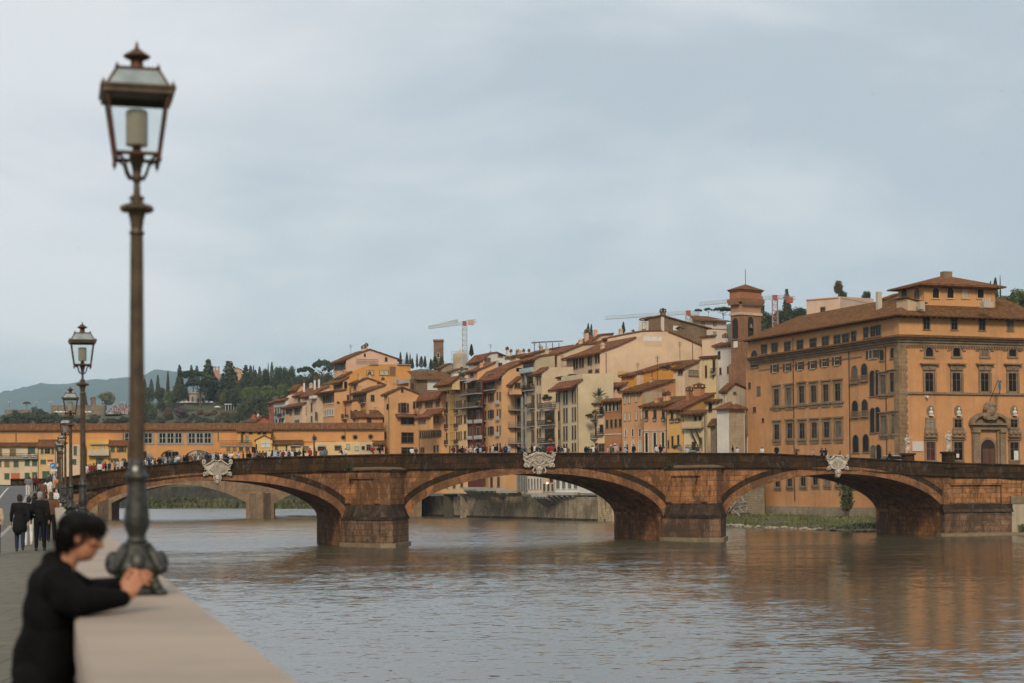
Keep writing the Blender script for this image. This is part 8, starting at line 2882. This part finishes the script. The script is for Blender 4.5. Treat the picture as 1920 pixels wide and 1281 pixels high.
# palms belong to the body, fingers follow as separate chains fused at the knuckles
def hand(wr, pd, nd_, sd, curl, kn):
    """wrist, palm direction, palm normal (palm side), thumb side; returns capsules"""
    pd, nd_, sd = pd.normalized(), nd_.normalized(), sd.normalized()
    out = [c_(wr, .026, wr + pd * .03, .03)]
    for i, o_ in enumerate((.030, .010, -.010, -.029)):
        k0 = wr + pd * (.088 - .006 * abs(i - 1.2)) + sd * o_
        out.append(c_(wr + pd * .03 + sd * o_ * .7, .017, k0, .0115))
        L = (.041, .046, .043, .034)[i]
        d = pd
        a = k0
        for j in range(3):
            ang = curl * (.55, .75, .5)[j] * (1 + .12 * i)
            d = (d * math.cos(ang) + nd_ * math.sin(ang)).normalized()
            n2 = (nd_ - d * nd_.dot(d)).normalized()
            b_ = a + d * L * (1, .68, .5)[j] + sd * .001 * (1.5 - i)
            out.append(c_(a, .0100 - .0010 * j, b_, .0092 - .0010 * j))
            a = b_
    t0 = wr + pd * .03 + sd * .03
    t1 = t0 + (sd * .7 + pd * .6 + nd_ * .35).normalized() * .042
    t2 = t1 + (pd * .8 + nd_ * .5 + sd * .1).normalized() * .034
    t3 = t2 + (pd * .7 + nd_ * .7 - sd * .2).normalized() * .026
    out += [c_(t0, .018, t1, .0125), c_(t1, .0125, t2, .011), c_(t2, .011, t3, .0088)]
    return out
hands = hand(wrR, V((.42, .25, .75)), V((.35, .8, -.2)), V((-.75, .1, .55)), .55, 0) + hand(wrL, V((.85, -.35, .35)), V((.2, -.75, -.5)), V((-.3, .1, .9)), .38, 0)
mb = bpy.data.objects.new('person', blob('person', body + hands, .0075, 2))
C.objects.link(mb)
mb.data.materials.clear()
mb.data.materials.append(SK2)
mb.matrix_world = Matrix.Translation((MO.x, MO.y, ZW)) @ Matrix((mR, mL, UP)).transposed().to_4x4()
tag(mb, 'young person in black jacket with black hair leaning elbows on the parapet with hands together', 'person')
def child(name, me, mat, par):
    me.materials.clear()
    me.materials.append(mat)
    o = bpy.data.objects.new(name, me)
    C.objects.link(o)
    o.parent = par
    return o
jack = [e_(mp(.0, 0, 6.40), (.125, .20, .13)), e_(mp(-.015, 0, 6.26), (.135, .205, .19)), e_(mp(-.02, 0, 6.10), (.145, .20, .22)), e_(mp(-.035, 0, ZW + .97), (.165, .205, .22)), e_(mp(-.045, 0, ZW + .80), (.175, .21, .16)), c_(shR, .095, shL, .095),
        c_(mp(.01, -.07, 6.47), .078, mp(.01, .07, 6.47), .078), c_(mp(.0, -.04, 6.535), .052, mp(.0, .04, 6.535), .052), c_(mp(.06, -.045, 6.49), .045, mp(.06, .045, 6.49), .045),
        c_(shR, .094, elR, .078), c_(elR, .078, wrR - (wrR - elR) * .1, .046), c_(shL, .098, elL, .09), c_(elL, .09, wrL - (wrL - elL) * .1, .05), e_(lerp(shR, elR, .6) + V((-.02, 0, -.02)), (.085, .075, .085))]
for q_ in range(6):      # folds of the sleeve
    p = elR.lerp(wrR, .1 + .13 * q_)
    jack.append(e_(p + V((0, -.008 + .012 * (q_ % 2), .01)), (.016, .082 - .0065 * q_, .076 - .006 * q_)))
jo = child('jacket', blob('jacket', jack, .012, 4), JK, mb)
tr2 = [e_(mp(-.07, 0, ZW + .92), (.135, .18, .13)), c_(hpR, .105, knR, .08), c_(knR, .08, anR, .066), c_(hpL, .105, knL, .08), c_(knL, .08, anL, .066)]
child('trousers', blob('trousers', tr2, .015, 3), TRS, mb)
child('shoes', blob('shoes', [c_(anR + V((-.04, 0, -.035)), .045, anR + V((.16, 0, -.045)), .038), c_(anL + V((-.04, 0, -.035)), .045, anL + V((.16, 0, -.045)), .038)], .012, 2), flat('black_shoes', (.015, .015, .015), .5), mb)
hcap = [e_(hp(-.026, 0, .052), (.100, .090, .080), tilt), e_(hp(-.065, 0, .0), (.062, .088, .088), tilt), e_(hp(-.07, 0, -.06), (.042, .066, .055), tilt), e_(hp(.05, 0, .078), (.058, .078, .05), tilt), e_(hp(.076, 0, .062), (.026, .066, .028), tilt),
        e_(hp(-.03, .078, .045), (.04, .018, .04), tilt), e_(hp(-.03, -.078, .045), (.04, .018, .04), tilt)]
hmesh = blob('hair', hcap, .009, 9)
ho = child('hair', hmesh, HR2, mb)
g = MB()
vv = [v.co.copy() for v in hmesh.vertices]
nn_ = [v.normal.copy() for v in hmesh.vertices]
for k in range(3400):
    i = rnd.randrange(len(vv))
    p, n = vv[i], nn_[i]
    dn = (n * .22 + V((rnd.gauss(.12, .16), rnd.gauss(0, .16), rnd.gauss(-.75, .2)))).normalized()
    L = rnd.uniform(.015, .042)
    s_ = dn.orthogonal().normalized() * .0022
    m_ = p + dn * L * .6
    t_ = p + dn * L - UP * L * .35
    g.mesh([p - s_, p + s_, m_ + s_ * .7, t_, m_ - s_ * .7], [[0, 1, 2, 3, 4]])
st = g.data('strands', uv=False)
st.materials.append(HR2)
so_ = bpy.data.objects.new('hair_strands', st)
C.objects.link(so_)
so_.parent = ho
g = MB()
for s_ in (-1, 1):
    g.ball(hp(.083, s_ * .031, .012), (.010, .014, .008), 8, 6)
eo = child('eye', g.data('eye', uv=False), flat('eye_dark', (.02, .015, .012), .3), mb)
g = MB()
for s_ in (-1, 1):
    g.tube([hp(.083, s_ * .052, .034), hp(.096, s_ * .034, .041), hp(.10, s_ * .014, .036)], [.003, .006, .005], 6)
child('eyebrow', g.data('eyebrow', uv=False), HR2, mb)

# ================================================================== STREET FURNITURE, CAR, STATUES
def sign_disc(c, r, mat, n):
    g = MB()
    a = V((-n.y, n.x, 0)).normalized()
    pts = [c + a * (r * math.cos(6.2832 * i / 24)) + UP * (r * math.sin(6.2832 * i / 24)) for i in range(24)]
    g.prism(pts, -n * .03)
    return g, a
Ys = 132
bp_ = atY(106, 914, Ys)
bp_.z = zroad(Ys)
r_ = empty('road_sign', bp_, 'round blue road sign with white arrow under red and white plates on a thin post', 'road sign')
g = MB()
g.tube([bp_, V((bp_.x, bp_.y, atY(106, 866, Ys).z))], .04, 6)
g.build('post', flat('galvanised', (.3, .3, .3), .5, .5), r_)
nf = V((.22, -.97, 0)).normalized()
cb = atY(99.5, 873.5, Ys - .2)
g, a = sign_disc(cb, .24, None, nf)
bo = g.build('disc', flat('sign_blue', (.02, .20, .42), .4), r_)
g = MB()
a = V((-nf.y, nf.x, 0))
if a.x < 0: a = -a
for pts in ([(-.15, .03), (-.15, -.04), (.06, .02), (.06, .08)], [(-.19, -.01), (-.06, .11), (-.03, .06), (-.1, -.0), (-.06, -.1), (-.1, -.12)]):
    q = [cb + nf * .02 + a * x + UP * y for x, y in pts]
    g.prism(q, nf * .012)
g.build('arrow', WHITEP, bo)
g = MB()
g.obox(atY(94.5, 864, Ys - .2), a, nf, UP, .22, .02, .085)
g.build('red_plate', flat('sign_red', (.36, .03, .035), .5), r_)
g = MB()
g.obox(atY(93.5, 871.5, Ys - .2), a, nf, UP, .16, .015, .03)
g.obox(atY(101, 882, Ys - .2), a, nf, UP, .24, .02, .07)
g.build('white_plate', WHITEP, r_)
g, _ = sign_disc(atY(108, 872.5, Ys - .1), .13, None, nf)
g.build('pink_disc', flat('sign_pink', (.55, .26, .24), .5), r_)
# white car at the right end of the bridge
cp = hit(1676, 852, BP + BL * 4.5, BL)
s_ = (cp - BP).dot(BD)
zc = ztop(s_) - .78
r_ = empty('parked_car', bpt(s_, zc, 4.5), 'white car crossing the right end of the bridge behind the parapet', 'car')
c0 = lambda x, y, z: bpt(s_, zc, 4.5) + BD * x + BL * y + UP * z
low = [(-2.1, .3), (2.1, .3), (2.15, .6), (1.95, .82), (1.0, .95), (-1.9, .98), (-2.1, .8)]
cab = [(1.15, .955), (.35, 1.42), (-1.1, 1.46), (-1.75, .985)]
g = MB()
g.prism([c0(x, -.85, z) for x, z in low], BL * 1.7)
g.build('body', flat('white_car_paint', (.55, .56, .57), .3, var=.05), r_)
g = MB()
n_ = len(cab)
g.mesh([c0(x, -.78 + (.12 if z > 1.2 else 0), z) for x, z in cab] + [c0(x, .78 - (.12 if z > 1.2 else 0), z) for x, z in cab], [[0, 1, 2, 3], [7, 6, 5, 4], [0, 4, 5, 1], [1, 5, 6, 2], [2, 6, 7, 3]])
g.build('window', GLASS, r_)
g = MB()
g.obox(c0(-.37, 0, 1.455), BD, BL, UP, .8, .68, .03)
g.build('roof', flat('white_car_paint', (.55, .56, .57), .3, var=.05), r_)
for x in (-1.3, 1.3):
    for y in (-.8, .8):
        g = MB()
        g.tube([c0(x, y - .1, .32), c0(x, y + .1, .32)], .32, 14)
        w_ = g.build('wheel', flat('rubber', (.02, .02, .02), .8), r_)
# season statues on pedestals at the bridge end
MAR2 = flat('weathered_marble', (.44, .37, .29), .8, var=.5, scale=2)
def statue(px, ytop, ymid, ybot, off, label, bend):
    p = hit(px, ymid, BP + BL * off, BL)
    s_ = (p - BP).dot(BD)
    zb = ztop(s_) - .78
    r_ = empty('statue', bpt(s_, zb, off), label, 'statue')
    zt_ = hit(px, ytop, BP + BL * off, BL).z
    zm = p.z
    g = MB()
    o = bpt(s_, 0, off)
    for hw, z0, z1 in ((.8, zb, zb + .35), (.62, zb + .351, zm - .25), (.78, zm - .249, zm)):
        g.obox(o + UP * ((z0 + z1) / 2), BD, BL, UP, hw, hw, (z1 - z0) / 2)
    g.build('pedestal', BSTD, r_)
    k = (zt_ - zm) / 1.72
    B_ = lambda x, y, z: V((x * k, y * k, z * k))
    parts = [c_(B_(-.1, 0, 0), .12 * k, B_(-.06, 0, .9), .14 * k), c_(B_(.12, .02, 0), .12 * k, B_(.06, 0, .9), .14 * k), e_(B_(0, 0, .35), (.24 * k, .19 * k, .4 * k)), e_(B_(.02 * bend, 0, 1.0), (.19 * k, .14 * k, .25 * k)), e_(B_(.05 * bend, 0, 1.28), (.2 * k, .13 * k, .18 * k)),
             c_(B_(.05 * bend, 0, 1.4), .06 * k, B_(.07 * bend, -.02, 1.55), .06 * k), e_(B_(.08 * bend, -.03, 1.6), (.085 * k, .1 * k, .12 * k)),
             c_(B_(-.2 + .05 * bend, 0, 1.38), .065 * k, B_(-.3, -.05, 1.15), .05 * k), c_(B_(-.3, -.05, 1.15), .05 * k, B_(-.12, -.2, 1.05), .04 * k),
             c_(B_(.2 + .05 * bend, 0, 1.38), .065 * k, B_(.32, -.02, 1.3), .05 * k), c_(B_(.32, -.02, 1.3), .05 * k, B_(.26, -.1, 1.5), .04 * k), e_(B_(.0, -.16, 1.0), (.16 * k, .1 * k, .12 * k)), c_(B_(-.2, -.05, .9), .06 * k, B_(.2, -.1, .5), .07 * k)]
    me = blob('figure', parts, .035, 1)
    fo = child('figure', me, MAR2, r_)
    fo.location = (0, 0, zm - zb)
    fo.rotation_euler.z = math.atan2(BD.y, BD.x)
statue(1702, 815, 850, 866, 3.2, 'slim weathered marble statue on a dark pedestal in front of the palace corner', -1)
statue(1778, 808, 847, 866, 0.6, 'larger weathered marble statue on a dark pedestal left of the palace portal', 1)
# thin lamp standard on the old bridge side of the deck
p = hit(589, 870, BP + BL * 17, BL)
s_ = (p - BP).dot(BD)
r_ = empty('lamp_standard', bpt(s_, ztop(s_) - .78, 17), 'thin black lamp standard with small round head on the far side of the bridge', 'lamp post')
g = MB()
zz = hit(589, 814, BP + BL * 17, BL).z
o = bpt(s_, 0, 17)
g.tube([o + UP * (ztop(s_) - .78), o + UP * zz], [.11, .06], 8)
g.build('pole', IRON, r_)
g = MB()
g.ball(hit(590, 822, BP + BL * 16.8, BL), (.2, .2, .25), 10, 8)
g.build('head', IRON, r_)
# gulls
for i, (x, y) in enumerate(((1636, 176), (1878, 171), (1130, 490), (1843, 287), (1409, 274), (148, 464))):
    c = atY(x, y, 260)
    g = MB()
    for s__ in (-1, 1):
        g.mesh([c, c + V((s__ * .12, .03, .05)), c + V((s__ * .3, .08, .0)), c + V((s__ * .12, .12, .03))], [[0, 1, 2, 3]])
    g.ball(c + V((0, .06, 0)), (.05, .14, .045), 6, 5)
    tag(g.build('bird', flat('bird_dark', (.12, .12, .13), .8), org=c, uv=False), 'tiny bird in the sky ' + ('above the bell tower side, upper right', 'at the far upper right corner', 'high above the middle marble shield', 'right of the roof loggia high in the sky', 'high above the bell tower', 'left of the big lamp pole')[i], 'bird', 'birds in the sky')

# ------------------------------------------------------------------ haze
m = bpy.data.materials.new('haze')
m.use_nodes = True
nt = m.node_tree
for n in list(nt.nodes):
    if n.type != 'OUTPUT_MATERIAL': nt.nodes.remove(n)
pv = nt.nodes.new('ShaderNodeVolumePrincipled')
pv.inputs['Color'].default_value = (.62, .84, 1.0, 1)
pv.inputs['Density'].default_value = .72e-4
pv.inputs['Anisotropy'].default_value = .2
lk(nt, pv.outputs[0], [n for n in nt.nodes if n.type == 'OUTPUT_MATERIAL'][0].inputs['Volume'])
g = MB()
g.box((-9500, -2500, -3), (9500, 12500, 680))
tag(g.build('haze', m, uv=False), kind='stuff')
